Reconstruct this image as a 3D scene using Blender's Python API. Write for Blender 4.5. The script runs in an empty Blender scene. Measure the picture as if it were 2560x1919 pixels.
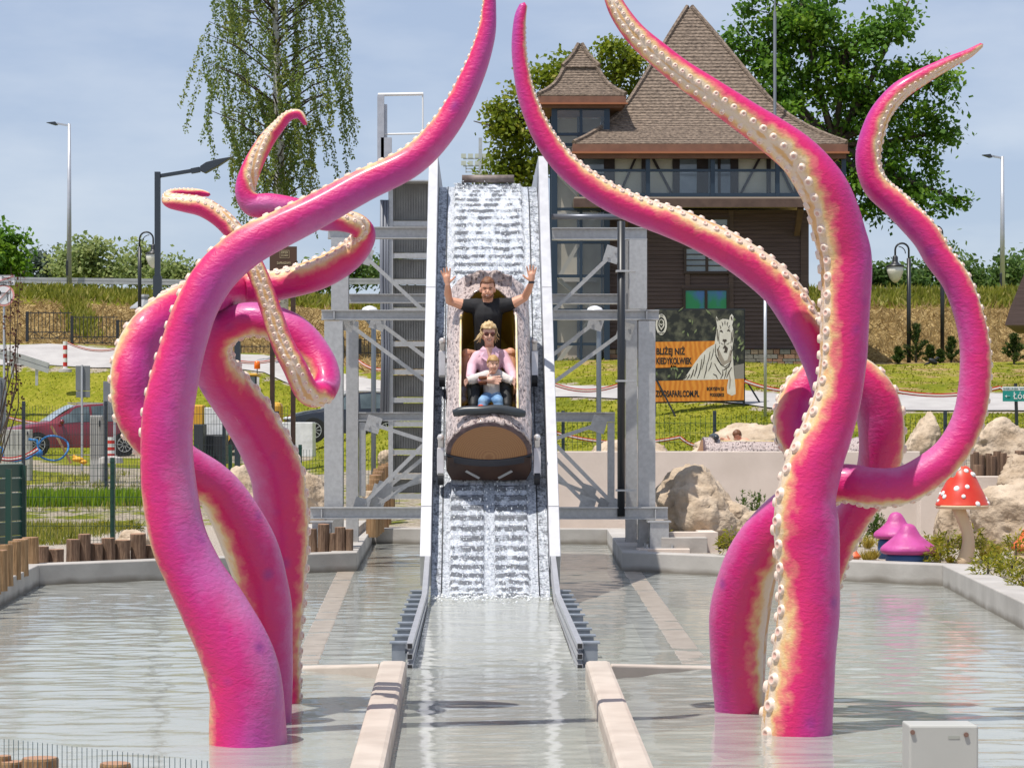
import bpy, bmesh, math, random
from math import sin, cos, pi, sqrt, atan2, radians
from mathutils import Vector, Matrix, noise as mn
from mathutils.geometry import tessellate_polygon

# ------------------------------------------------------------------ camera, sky, sun, exposure
S = bpy.context.scene
COL = S.collection
F_PX, PPX, PPY, HC = 6050.0, 1194.0, 1080.0, 1.75      # focal length and principal point measured on the 2560 px photograph
cam_d = bpy.data.cameras.new('camera'); cam = bpy.data.objects.new('camera', cam_d); COL.objects.link(cam)
cam_d.sensor_width = 36; cam_d.lens = 36*F_PX/2560
cam_d.shift_x = (1280-PPX)/2560; cam_d.shift_y = (PPY-959.5)/2560
cam_d.clip_start = .1; cam_d.clip_end = 6000
cam.location = (0, 0, HC); cam.rotation_euler = (pi/2, 0, 0)
S.camera = cam
SUN = Vector((-.27, -.25, .90)).normalized()
wd = bpy.data.worlds.new('World'); S.world = wd; wd.use_nodes = True
nt = wd.node_tree; N = nt.nodes; LK = nt.links
bgn = N['Background']; bgn.inputs['Strength'].default_value = .15
sky = N.new('ShaderNodeTexSky'); sky.sky_type = 'NISHITA'; sky.sun_disc = False
sky.sun_elevation = math.asin(SUN.z); sky.sun_rotation = atan2(SUN.x, SUN.y)
sky.air_density = 1.0; sky.dust_density = .6; sky.ozone_density = 2.2
tc = N.new('ShaderNodeTexCoord'); mp = N.new('ShaderNodeMapping'); mp.inputs['Scale'].default_value = (2.2, 2.2, 7)
nz = N.new('ShaderNodeTexNoise'); nz.inputs['Scale'].default_value = 2.3; nz.inputs['Detail'].default_value = 6; nz.inputs['Roughness'].default_value = .55
cr = N.new('ShaderNodeValToRGB'); cr.color_ramp.elements[0].position = .42; cr.color_ramp.elements[1].position = .66
cr.color_ramp.elements[0].color = (1.72, 2.02, 2.70, 1); cr.color_ramp.elements[1].color = (2.6, 2.78, 3.2, 1)
mx = N.new('ShaderNodeMix'); mx.data_type = 'RGBA'; mx.inputs[0].default_value = .82
LK.new(tc.outputs['Generated'], mp.inputs[0]); LK.new(mp.outputs[0], nz.inputs['Vector']); LK.new(nz.outputs['Fac'], cr.inputs[0])
LK.new(cr.outputs[0], mx.inputs[7]); LK.new(sky.outputs[0], mx.inputs[6]); LK.new(mx.outputs[2], bgn.inputs['Color'])
sd = bpy.data.lights.new('sun', 'SUN'); sd.energy = 3.4; sd.angle = radians(.53); sd.color = (1, .95, .87)
so = bpy.data.objects.new('sun', sd); COL.objects.link(so); so.rotation_euler = (-SUN).to_track_quat('-Z', 'Y').to_euler(); so.location = (0, 0, 60)
S.view_settings.view_transform = 'Standard'; S.view_settings.look = 'None'; S.view_settings.exposure = .6; S.view_settings.gamma = 1
S.render.engine = 'CYCLES'
S.cycles.use_denoising = True; S.cycles.max_bounces = 8; S.cycles.transparent_max_bounces = 16
S.cycles.caustics_reflective = False; S.cycles.caustics_refractive = False; S.cycles.sample_clamp_indirect = 6

# ------------------------------------------------------------------ helpers
RNG = random.Random(11)
def W(px, py, Y):
    "point of the place seen at photograph pixel (px, py) at the distance Y"
    return Vector(((px-PPX)*Y/F_PX, Y, HC-(py-PPY)*Y/F_PX))
def XZ(px, py, Y):
    v = W(px, py, Y); return v.x, v.z
def s2l(r, g, b):
    f = lambda c: c/12.92 if c <= .04045 else ((c+.055)/1.055)**2.4
    return (f(r/255), f(g/255), f(b/255))

MATS = {}
def M(name, c, c2=None, sc=6, rough=.6, metal=0, bump=0, bsc=40, spec=.5, stretch=(1, 1, 1), detail=4, coat=0, contrast=(.35, .65), bdist=.02, alpha=None):
    if name in MATS: return MATS[name]
    m = bpy.data.materials.new(name); m.use_nodes = True; MATS[name] = m
    n = m.node_tree.nodes; l = m.node_tree.links; b = n['Principled BSDF']
    b.inputs['Roughness'].default_value = rough; b.inputs['Metallic'].default_value = metal
    b.inputs['Specular IOR Level'].default_value = spec; b.inputs['Base Color'].default_value = (*c, 1)
    if coat: b.inputs['Coat Weight'].default_value = coat; b.inputs['Coat Roughness'].default_value = .08
    t = n.new('ShaderNodeTexCoord'); mpn = n.new('ShaderNodeMapping'); mpn.inputs['Scale'].default_value = stretch
    l.new(t.outputs['Object'], mpn.inputs[0])
    if c2:
        z = n.new('ShaderNodeTexNoise'); z.inputs['Scale'].default_value = sc; z.inputs['Detail'].default_value = detail
        r = n.new('ShaderNodeValToRGB'); r.color_ramp.elements[0].position, r.color_ramp.elements[1].position = contrast
        r.color_ramp.elements[0].color = (*c, 1); r.color_ramp.elements[1].color = (*c2, 1)
        l.new(mpn.outputs[0], z.inputs['Vector']); l.new(z.outputs['Fac'], r.inputs[0]); l.new(r.outputs[0], b.inputs['Base Color'])
    if bump:
        z = n.new('ShaderNodeTexNoise'); z.inputs['Scale'].default_value = bsc; z.inputs['Detail'].default_value = 5
        bp = n.new('ShaderNodeBump'); bp.inputs['Strength'].default_value = bump; bp.inputs['Distance'].default_value = bdist
        l.new(mpn.outputs[0], z.inputs['Vector']); l.new(z.outputs['Fac'], bp.inputs['Height']); l.new(bp.outputs[0], b.inputs['Normal'])
    return m

def rootloc(p):
    v = Vector((0, 0, 0))
    while p is not None: v += p.location; p = p.parent
    return v
class MB:
    def __init__(s): s.v = []; s.f = []; s.mi = []; s.cur = 0
    def add(s, vs, fs):
        o = len(s.v); s.v += [tuple(v) for v in vs]; s.f += [tuple(i+o for i in f) for f in fs]; s.mi += [s.cur]*len(fs); return s
    def box(s, c, d, R=None):
        x, y, z = d[0]/2, d[1]/2, d[2]/2; c = Vector(c)
        vs = [Vector((sx*x, sy*y, sz*z)) for sz in (-1, 1) for sx, sy in ((-1, -1), (1, -1), (1, 1), (-1, 1))]
        if R is not None: vs = [R @ v for v in vs]
        return s.add([c+v for v in vs], [(3, 2, 1, 0), (4, 5, 6, 7), (0, 1, 5, 4), (1, 2, 6, 5), (2, 3, 7, 6), (3, 0, 4, 7)])
    def bb(s, a, b):                                   # box between two corners
        return s.box([(a[i]+b[i])/2 for i in range(3)], [abs(b[i]-a[i]) for i in range(3)])
    def bar(s, a, b, w, h, up=Vector((0, 0, 1))):      # rectangular bar from a to b
        a, b = Vector(a), Vector(b); t = b-a; L = t.length; t = t/L
        u = Vector(up)
        if abs(t.dot(u)) > .98: u = Vector((0, 1, 0))
        x = t.cross(u).normalized(); z = x.cross(t)
        R = Matrix((x, t, z)).transposed()
        return s.box((a+b)/2, (w, L, h), R)
    def tube(s, pts, r, n=8, cap=True):
        pts = [Vector(p) for p in pts]; k = len(pts)
        rr = r if isinstance(r, (list, tuple)) else [r]*k
        rings = []; u = None
        for i, p in enumerate(pts):
            t = (pts[min(i+1, k-1)]-pts[max(i-1, 0)]).normalized()
            if u is None: u = Vector((0, 0, 1)) if abs(t.z) < .9 else Vector((1, 0, 0))
            u = (u-t*u.dot(t)).normalized(); w = t.cross(u)
            rings.append([p+(u*cos(2*pi*j/n)+w*sin(2*pi*j/n))*rr[i] for j in range(n)])
        vs = [v for rg in rings for v in rg]
        fs = [(i*n+j, i*n+(j+1) % n, (i+1)*n+(j+1) % n, (i+1)*n+j) for i in range(k-1) for j in range(n)]
        if cap: fs += [tuple(range(n))[::-1], tuple((k-1)*n+j for j in range(n))]
        return s.add(vs, fs)
    def lathe(s, prof, c=(0, 0, 0), n=16, sx=1, sy=1):  # prof: (r, z)
        c = Vector(c); vs = []; fs = []; k = len(prof)
        for r, z in prof:
            vs += [c+Vector((r*cos(2*pi*j/n)*sx, r*sin(2*pi*j/n)*sy, z)) for j in range(n)]
        fs = [(i*n+j, i*n+(j+1) % n, (i+1)*n+(j+1) % n, (i+1)*n+j) for i in range(k-1) for j in range(n)]
        if prof[0][0] > 1e-6: fs.append(tuple(range(n))[::-1])
        if prof[-1][0] > 1e-6: fs.append(tuple((k-1)*n+j for j in range(n)))
        return s.add(vs, fs)
    def prism(s, poly, d0, d1):                        # poly: Vectors; extruded between offset vectors d0, d1
        n = len(poly); d0, d1 = Vector(d0), Vector(d1)
        return s.add([Vector(p)+d0 for p in poly]+[Vector(p)+d1 for p in poly],
                     [tuple(range(n)), tuple(range(2*n-1, n-1, -1))]+[(i, i+n, (i+1) % n+n, (i+1) % n) for i in range(n)])
    def ell(s, c, r, n=12, k=8, R=None):               # ellipsoid
        c = Vector(c); vs = []; 
        for i in range(k+1):
            a = -pi/2+pi*i/k
            for j in range(n):
                v = Vector((r[0]*cos(a)*cos(2*pi*j/n), r[1]*cos(a)*sin(2*pi*j/n), r[2]*sin(a)))
                vs.append(c+(R @ v if R is not None else v))
        return s.add(vs, [(i*n+j, i*n+(j+1) % n, (i+1)*n+(j+1) % n, (i+1)*n+j) for i in range(k) for j in range(n)])
    def mesh(s, name, mats, off=Vector((0, 0, 0)), smooth=False):
        me = bpy.data.meshes.new(name); me.from_pydata([tuple(Vector(v)-off) for v in s.v], [], s.f)
        for m in (mats if isinstance(mats, (list, tuple)) else [mats]): me.materials.append(m)
        if any(s.mi): me.polygons.foreach_set('material_index', s.mi)
        if smooth: me.polygons.foreach_set('use_smooth', [True]*len(me.polygons))
        bm = bmesh.new(); bm.from_mesh(me); bmesh.ops.remove_doubles(bm, verts=bm.verts, dist=1e-5)
        bmesh.ops.recalc_face_normals(bm, faces=bm.faces); bm.to_mesh(me); bm.free()
        return me
    def build(s, name, mats, parent=None, smooth=False, bevel=0, loc=None, fix=True):
        off = rootloc(parent) if parent is not None else Vector(loc or (0, 0, 0))
        me = s.mesh(name, mats, off, smooth)
        o = bpy.data.objects.new(name, me); COL.objects.link(o)
        if parent is not None: o.parent = parent
        elif loc is not None: o.location = loc
        if bevel:
            b = o.modifiers.new('bevel', 'BEVEL'); b.width = bevel; b.segments = 2; b.limit_method = 'ANGLE'; b.angle_limit = radians(40)
        return o
def tag(o, label=None, cat=None, group=None, kind=None):
    if label: o['label'] = label
    if cat: o['category'] = cat
    if group: o['group'] = group
    if kind: o['kind'] = kind
    return o
def thing(name, label, cat, loc=(0, 0, 0), group=None):
    o = bpy.data.objects.new(name, None); COL.objects.link(o); o.location = loc; o.empty_display_size = .2
    return tag(o, label, cat, group)
def inst(me, name, parent, loc, R=None, sc=1):          # one more object sharing mesh data; loc in world space
    o = bpy.data.objects.new(name, me); COL.objects.link(o)
    if parent is not None: o.parent = parent; loc = Vector(loc)-rootloc(parent)
    o.location = loc
    if R is not None: o.rotation_euler = R if not isinstance(R, Matrix) else R.to_euler()
    o.scale = (sc, sc, sc) if not isinstance(sc, (tuple, list)) else sc
    return o
def text(body, size, mat, parent, loc, rot=(pi/2, 0, 0), ext=.004, name='lettering', align='LEFT', squeeze=1.0, maxw=None, bold=0):
    cu = bpy.data.curves.new(name, 'FONT'); cu.body = body; cu.size = size; cu.extrude = ext; cu.align_x = align; cu.offset = bold
    o = bpy.data.objects.new(name, cu); COL.objects.link(o)
    dg = bpy.context.evaluated_depsgraph_get(); me = bpy.data.meshes.new_from_object(o.evaluated_get(dg))
    bpy.data.objects.remove(o)
    me.materials.clear(); me.materials.append(mat)
    t = bpy.data.objects.new(name, me); COL.objects.link(t); t.parent = parent
    t.location = Vector(loc)-(rootloc(parent) if parent else Vector()); t.rotation_euler = rot
    xs = [v.co.x for v in me.vertices]
    sx = squeeze if not maxw or not xs else maxw/max(1e-6, (max(xs)-min(xs)))
    t.scale = (sx, 1, 1)
    return t
def catmull(P, n):
    out = []; k = len(P)
    for i in range(k-1):
        a, b, c, d = P[max(i-1, 0)], P[i], P[i+1], P[min(i+2, k-1)]
        for j in range(n):
            t = j/n
            out.append(tuple(.5*((2*b[q])+(-a[q]+c[q])*t+(2*a[q]-5*b[q]+4*c[q]-d[q])*t*t+(-a[q]+3*b[q]-3*c[q]+d[q])*t**3) for q in range(len(b))))
    out.append(tuple(P[-1])); return out
def lerp(a, b, t): return a+(b-a)*t
def pw(tab, x):
    if x <= tab[0][0]: return tab[0][1]
    for (x0, y0), (x1, y1) in zip(tab, tab[1:]):
        if x <= x1: return lerp(y0, y1, (x-x0)/(x1-x0))
    return tab[-1][1]

# common materials
STEEL = M('galvanised_steel', (.46, .455, .45), (.53, .525, .52), sc=22, rough=.42, metal=.55, bump=.05, bsc=60)
STEEL_L = M('pale_sheet_steel', (.44, .44, .46), (.51, .51, .53), sc=10, rough=.38, metal=.45, bump=.03, bsc=30)
BLACKM = M('black_painted_metal', (.018, .02, .024), rough=.4)
ANTH = M('anthracite_paint', (.03, .04, .055), rough=.4)
CONC = M('pale_concrete', (.36, .33, .30), (.46, .43, .395), sc=3, rough=.85, bump=.15, bsc=25, contrast=(.3, .7))
RUB = M('black_rubber', (.015, .015, .017), rough=.55)
WHITE = M('white_paint', (.75, .74, .72), rough=.5)
REDP = M('red_paint', (.55, .03, .02), rough=.45)
# ------------------------------------------------------------------ terrain
LP = [(27, .2), (40, .36), (60, .7), (78, .95), (85, 1.0), (90, 1.9), (97, 4.45), (101, 5.4), (103, 5.6), (112, 7.8), (116, 8.45), (126, 8.5), (400, 8.8), (4000, 8.0)]
MP = [(27, .2), (40, .40), (60, .7), (78, .95), (84, 1.2), (88, 2.1), (95, 4.1), (99, 4.85), (102, 5.2), (112, 7.5), (116, 8.3), (126, 8.5), (400, 8.8), (4000, 8.0)]
CP = [(27, .2), (40, .42), (55, .9), (62, 1.25), (70, 2.1), (76, 2.9), (79, 3.25), (82, 3.75), (85, 4.15), (95, 4.6), (112, 6.5), (126, 7.5), (400, 8.8), (4000, 8.0)]
RP = [(27, .2), (40, .45), (52, .9), (60, 1.7), (66, 2.3), (70, 2.75), (75, 3.3), (84, 4.1), (88, 4.3), (101, 6.9), (105, 7.7), (112, 7.9), (126, 7.9), (400, 8.8), (4000, 8.0)]
COLS = [(100, LP), (650, MP), (1300, CP), (1950, RP)]
def gz(x, y):
    "height of the ground"
    px = PPX+x*F_PX/max(y, 20)
    y = max(y, 20)
    if px <= 100: z = pw(LP, y)
    elif px >= 1950: z = pw(RP, y)
    else:
        for (a, pa), (b, pb) in zip(COLS, COLS[1:]):
            if px <= b:
                t = (px-a)/(b-a); t = t*t*(3-2*t); z = lerp(pw(pa, y), pw(pb, y), t); break
    if y > 42:
        k = min(1, (y-42)/20)
        z += k*(.22*mn.noise(Vector((x*.09, y*.09, 3)))+.10*mn.noise(Vector((x*.35, y*.35, 7))))
    return z
def GP(px, Y, dz=0):
    x = (px-PPX)*Y/F_PX; return Vector((x, Y, gz(x, Y)+dz))
ROADPX = [(-1500, 97, 101.5), (100, 97, 101.2), (650, 94.8, 99), (1000, 86, 90), (1300, 76, 79.4), (1950, 66.5, 70.2), (2700, 65.5, 69.5), (4200, 66, 70)]
def roadY(px):
    return pw([(a, b) for a, b, c in ROADPX], px), pw([(a, c) for a, b, c in ROADPX], px)
def terrain():
    ys = []; y = 39.6
    while y < 130: ys.append(y); y += .45 if y > 55 else .7
    while y < 4000: ys.append(y); y *= 1.06
    us = [-1800+42*i for i in range(0, 160)]
    vs = []; zone = []
    for y in ys:
        for u in us:
            x = (u-PPX)*y/F_PX; z = lerp(.17, gz(x, y), min(1, (y-39.6)/3.5)); vs.append((x, y, z))
            # what grows here: lawn (r), cut straw (g), bare gravel (b)
            ra, rb = roadY(u)
            nzv = mn.noise(Vector((x*.12, y*.12, 1)))
            g = s = b = 0
            top = 112 if u < 1200 else 101
            if y < 52: b = .55 if u < 1300 else .35
            elif y < (84 if u < 800 else 58): b = .75 if nzv > -.05 else .15
            if rb+1.5 < y < top+nzv*1.5: s = 1 if u < 1200 or y > 87+nzv*4 else .35+.3*nzv
            if abs(y-rb) < .9 or abs(y-ra) < .6: b = max(b, .55)
            zone.append((g, s, b, 1))
    n = len(us)
    fs = [(i*n+j, i*n+j+1, (i+1)*n+j+1, (i+1)*n+j) for i in range(len(ys)-1) for j in range(n-1)]
    me = bpy.data.meshes.new('ground'); me.from_pydata(vs, [], fs)
    at = me.color_attributes.new('zone', 'FLOAT_COLOR', 'POINT')
    at.data.foreach_set('color', [c for z in zone for c in z])
    me.polygons.foreach_set('use_smooth', [True]*len(me.polygons))
    m = bpy.data.materials.new('ground_cover'); m.use_nodes = True; n_ = m.node_tree.nodes; l = m.node_tree.links; b_ = n_['Principled BSDF']
    b_.inputs['Roughness'].default_value = .95; b_.inputs['Specular IOR Level'].default_value = .1
    t = n_.new('ShaderNodeTexCoord')
    def nse(sc, d=5, st=(1, 1, 1)):
        mpp = n_.new('ShaderNodeMapping'); mpp.inputs['Scale'].default_value = st; l.new(t.outputs['Object'], mpp.inputs[0])
        z = n_.new('ShaderNodeTexNoise'); z.inputs['Scale'].default_value = sc; z.inputs['Detail'].default_value = d; z.inputs['Roughness'].default_value = .65
        l.new(mpp.outputs[0], z.inputs['Vector']); return z.outputs['Fac']
    def ramp(f, *st):
        r = n_.new('ShaderNodeValToRGB'); e = r.color_ramp.elements
        while len(e) < len(st): e.new(.5)
        for q, (p, c) in zip(e, st): q.position = p; q.color = (*c, 1)
        l.new(f, r.inputs[0]); return r.outputs[0]
    def mix(f, a, b):
        x = n_.new('ShaderNodeMix'); x.data_type = 'RGBA'; l.new(f, x.inputs[0]); l.new(a, x.inputs[6]); l.new(b, x.inputs[7]); return x.outputs[2]
    at_ = n_.new('ShaderNodeAttribute'); at_.attribute_name = 'zone'
    sp = n_.new('ShaderNodeSeparateColor'); l.new(at_.outputs['Color'], sp.inputs[0])
    fine = nse(9, 6, (1, .5, 1)); big = nse(.35, 4)
    mm = n_.new('ShaderNodeMath'); mm.operation = 'ADD'; l.new(fine, mm.inputs[0]); l.new(big, mm.inputs[1])
    hm = n_.new('ShaderNodeMath'); hm.operation = 'MULTIPLY'; hm.inputs[1].default_value = .5; l.new(mm.outputs[0], hm.inputs[0])
    lawn = ramp(hm.outputs[0], (.38, (.11, .14, .012)), (.50, (.215, .225, .016)), (.62, (.33, .30, .045)))
    straw = ramp(nse(6, 8, (1, .4, 1)), (.36, (.13, .085, .035)), (.48, (.33, .225, .09)), (.62, (.50, .38, .18)))
    grav = ramp(nse(14, 5), (.35, (.22, .175, .12)), (.6, (.46, .40, .32)))
    j = n_.new('ShaderNodeMath'); j.operation = 'ADD'; l.new(sp.outputs[1], j.inputs[0]); nb = nse(1.4, 6)
    j2 = n_.new('ShaderNodeMapRange'); j2.inputs[1].default_value = .3; j2.inputs[2].default_value = .7; j2.inputs[3].default_value = -.45; j2.inputs[4].default_value = .45
    l.new(nb, j2.inputs[0]); l.new(j2.outputs[0], j.inputs[1])
    rs = n_.new('ShaderNodeMapRange'); rs.inputs[1].default_value = .35; rs.inputs[2].default_value = .6; l.new(j.outputs[0], rs.inputs[0])
    k = n_.new('ShaderNodeMath'); k.operation = 'ADD'; l.new(sp.outputs[2], k.inputs[0]); l.new(j2.outputs[0], k.inputs[1])
    rg = n_.new('ShaderNodeMapRange'); rg.inputs[1].default_value = .4; rg.inputs[2].default_value = .6; l.new(k.outputs[0], rg.inputs[0])
    l.new(mix(rg.outputs[0], mix(rs.outputs[0], lawn, straw), grav), b_.inputs['Base Color'])
    bp = n_.new('ShaderNodeBump'); bp.inputs['Strength'].default_value = .8; bp.inputs['Distance'].default_value = .35; l.new(nse(3.2, 8, (1, .6, 1)), bp.inputs['Height']); l.new(bp.outputs[0], b_.inputs['Normal'])
    me.materials.append(m)
    o = bpy.data.objects.new('ground', me); COL.objects.link(o); tag(o, kind='structure')
terrain()
def path_strip():
    mb = MB(); a = []; 
    us = list(range(-1500, 4000, 60))
    for u in us:
        y0, y1 = roadY(u)
        for k in range(5):
            y = lerp(y0, y1, k/4); p = GP(u, y); p.z += .04; a.append(p)
    mb.add(a, [(i*5+j, (i+1)*5+j, (i+1)*5+j+1, i*5+j+1) for i in range(len(us)-1) for j in range(4)])
    o = mb.build('path', M('pale_asphalt', (.36, .34, .33), (.43, .41, .395), sc=1.2, rough=.9, bump=.1, bsc=60), smooth=True)
    tag(o, kind='structure')
path_strip()

# ------------------------------------------------------------------ pool
POOL = [(-3.9, 10.2), (-5.0, 27.6), (-1.52, 30.5), (-1.66, 38), (2.02, 37.8), (1.825, 30.5), (5.3, 27.6), (4.0, 10.2)]
KT = .24
def offs(poly, d):
    n = len(poly); out = []
    for i in range(n):
        p0, p1, p2 = Vector(poly[i-1]), Vector(poly[i]), Vector(poly[(i+1) % n])
        e1 = (p1-p0).normalized(); e2 = (p2-p1).normalized()
        n1 = Vector((-e1.y, e1.x)); n2 = Vector((-e2.y, e2.x))
        m = (n1+n2).normalized(); q = p1+m*(d/max(.4, m.dot(n1))); out.append((q.x, q.y))
    return out
OUT = offs(POOL, .34)
def flat(name, outer, hole, z, mat):
    polys = [[Vector((x, y, 0)) for x, y in outer]]
    if hole: polys.append([Vector((x, y, 0)) for x, y in hole])
    tri = tessellate_polygon(polys); vs = [v for p in polys for v in p]
    mb = MB(); mb.add([(v.x, v.y, z) for v in vs], [tuple(t) for t in tri]); return mb.build(name, mat)
GRAVEL = M('garden_gravel', (.30, .24, .18), (.66, .58, .50), sc=55, rough=.95, bump=.9, bsc=60, contrast=(.38, .62), bdist=.05)
o = flat('gravel_bed', [(-60, -3), (60, -3), (60, 50), (-60, 50)], OUT, .2, GRAVEL); tag(o, kind='structure')
POOLF = M('pool_floor_paint', (.52, .52, .47), (.64, .63, .58), sc=1.2, rough=.9)
o = flat('pool_floor', offs(POOL, .2), None, -.42, POOLF); tag(o, kind='structure')
def wall_run(a, b, ao, bo, label, z0=-.45, z1=KT):
    L = (Vector(b)-Vector(a)).length
    mb = MB(); mb.prism([Vector((*a, z0)), Vector((*b, z0)), Vector((*bo, z0)), Vector((*ao, z0))], (0, 0, 0), (0, 0, z1-z0))
    o = mb.build('pool_wall', CONCW, bevel=.012, loc=(a[0], a[1], 0)); return tag(o, label, 'wall', 'concrete walls around the pool')
def conc_wet():
    m = M('wet_edge_concrete', (.34, .315, .29), (.46, .43, .40), sc=2.2, rough=.85, bump=.12, bsc=25, contrast=(.3, .7))
    n = m.node_tree.nodes; l = m.node_tree.links; b = n['Principled BSDF']; src = b.inputs['Base Color'].links[0].from_socket
    g = n.new('ShaderNodeNewGeometry'); s_ = n.new('ShaderNodeSeparateXYZ'); l.new(g.outputs['Position'], s_.inputs[0])
    z = n.new('ShaderNodeTexNoise'); z.inputs['Scale'].default_value = 2.5; l.new(g.outputs['Position'], z.inputs['Vector'])
    ad = n.new('ShaderNodeMath'); ad.operation = 'MULTIPLY_ADD'; ad.inputs[1].default_value = -.10; l.new(z.outputs['Fac'], ad.inputs[0]); l.new(s_.outputs[2], ad.inputs[2])
    r = n.new('ShaderNodeMapRange'); r.inputs[1].default_value = -.035; r.inputs[2].default_value = .03; r.inputs[3].default_value = .30; r.inputs[4].default_value = 1; l.new(ad.outputs[0], r.inputs[0])
    mm = n.new('ShaderNodeMix'); mm.data_type = 'RGBA'; mm.inputs[6].default_value = (.085, .065, .04, 1); l.new(r.outputs[0], mm.inputs[0]); l.new(src, mm.inputs[7]); l.new(mm.outputs[2], b.inputs['Base Color'])
    return m
CONCW = conc_wet()
WL = ['long side wall of the pool below the dark green fence panel', 'pool back wall carrying a row of short log stumps', 'wall of the narrow pool bay on the side of the round log stumps',
      'cross wall closing the narrow bay behind the water slide', 'wall of the narrow pool bay beside the steel foot with base plate', 'pool back wall in front of the pink toadstools',
      'side wall of the pool beside the red spotted toadstool', 'near edge wall of the pool by the grey cabinet']
for i in range(8):
    j = (i+1) % 8
    wall_run(POOL[i], POOL[j], OUT[i], OUT[j], WL[i])
# low walls that guide the boats, their ends, and the sunken ledges
LC = [(-.437, 10.3), (-.506, 17.3), (-.70, 17.3), (-.612, 10.3)]
RC = [(.66, 10.3), (.845, 10.3), (.95, 17.3), (.769, 17.3)]
TANC = M('warm_concrete', (.42, .355, .30), (.52, .45, .385), sc=3, rough=.85, bump=.1, bsc=30)
for poly, sd_, lab in ((LC, -1, 'low rounded concrete guide wall on the side of the arching tentacle'), (RC, 1, 'low rounded concrete guide wall on the side of the electric cabinet')):
    mb = MB(); mb.prism([Vector((x, y, -.45)) for x, y in poly], (0, 0, 0), (0, 0, .57))
    r = mb.build('guide_wall', TANC, loc=(poly[0][0], poly[0][1], 0), bevel=.03); tag(r, lab, 'wall', 'guide walls of the boat channel')
    xo = poly[2][0]
    e = (xo-.002, 17.18); f = (-1.42, 18.2) if sd_ < 0 else (1.78, 18.2)
    mb = MB(); h = [.11, .0]
    pts = [(e[0], 17.16, .10), (f[0], f[1]-.2, -.005), (f[0], f[1]+.02, -.005), (e[0], 17.295, .10)]
    mb.add([(x, y, -.45) for x, y, z in pts]+pts, [(0, 1, 2, 3), (7, 6, 5, 4)]+[(i, i+4, (i+1) % 4+4, (i+1) % 4) for i in range(4)])
    mb.build('return_wall', TANC, r, bevel=.012)
    a = [(-1.77, 30.4), (-1.54, 30.4), (-1.20, 18.3), (-1.40, 18.3)] if sd_ < 0 else [(1.83, 30.4), (2.06, 30.4), (1.76, 18.3), (1.54, 18.3)]
    mb = MB(); mb.prism([Vector((x, y, -.45)) for x, y in a], (0, 0, 0), (0, 0, .4535)); mb.build('sunken_ledge', M('wet_ledge_concrete', (.30, .25, .20), (.40, .34, .28), sc=5, rough=.35), r, bevel=.015)
# water
def water_mat(name, tint, bump=.5, sc=3.2, rough=.04, murk=.55, murkc=(.60, .61, .565), dist=.035):
    m = bpy.data.materials.new(name); m.use_nodes = True; n = m.node_tree.nodes; l = m.node_tree.links
    n.remove(n['Principled BSDF']); out = n['Material Output']
    t = n.new('ShaderNodeTexCoord')
    hs = []
    for s_, st, w in ((sc, (.55, 1.3, 1), .55), (sc*3.1, (.7, 1.2, 1), .3), (sc*.35, (1, 1, 1), .5)):
        mpp = n.new('ShaderNodeMapping'); mpp.inputs['Scale'].default_value = st; l.new(t.outputs['Object'], mpp.inputs[0])
        z = n.new('ShaderNodeTexNoise'); z.inputs['Scale'].default_value = s_; z.inputs['Detail'].default_value = 3; z.inputs['Distortion'].default_value = .4; l.new(mpp.outputs[0], z.inputs['Vector'])
        k = n.new('ShaderNodeMath'); k.operation = 'MULTIPLY'; k.inputs[1].default_value = w; l.new(z.outputs['Fac'], k.inputs[0]); hs.append(k.outputs[0])
    a = n.new('ShaderNodeMath'); l.new(hs[0], a.inputs[0]); l.new(hs[1], a.inputs[1]); b = n.new('ShaderNodeMath'); l.new(a.outputs[0], b.inputs[0]); l.new(hs[2], b.inputs[1])
    bp = n.new('ShaderNodeBump'); bp.inputs['Strength'].default_value = bump; bp.inputs['Distance'].default_value = dist; l.new(b.outputs[0], bp.inputs['Height'])
    gl = n.new('ShaderNodeBsdfGlossy'); gl.inputs['Roughness'].default_value = rough; l.new(bp.outputs[0], gl.inputs['Normal'])
    tr = n.new('ShaderNodeBsdfTransparent'); tr.inputs['Color'].default_value = (*tint, 1)
    df = n.new('ShaderNodeBsdfDiffuse'); df.inputs['Color'].default_value = (*murkc, 1); l.new(bp.outputs[0], df.inputs['Normal'])
    m1 = n.new('ShaderNodeMixShader'); m1.inputs[0].default_value = murk; l.new(tr.outputs[0], m1.inputs[1]); l.new(df.outputs[0], m1.inputs[2])
    fr = n.new('ShaderNodeFresnel'); fr.inputs['IOR'].default_value = 1.33; l.new(bp.outputs[0], fr.inputs['Normal'])
    m2 = n.new('ShaderNodeMixShader'); l.new(fr.outputs[0], m2.inputs[0]); l.new(m1.outputs[0], m2.inputs[1]); l.new(gl.outputs[0], m2.inputs[2]); l.new(m2.outputs[0], out.inputs['Surface'])
    return m
WATER = water_mat('pool_water', (.80, .84, .78), bump=.06, sc=9, rough=.06)
def ripple(x, y):
    d = (.72+.5*mn.noise(Vector((x*.25, y*.25, 9))))*min(1, .55+max(0, y-13)*.09)
    return d*(.010*mn.noise(Vector((x*1.6+y*.3, y*3.2, 1)))+.0075*mn.noise(Vector((x*4.2, y*7.5-x*.8, 4)))+.0035*mn.noise(Vector((x*10, y*15, 7))))
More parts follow.
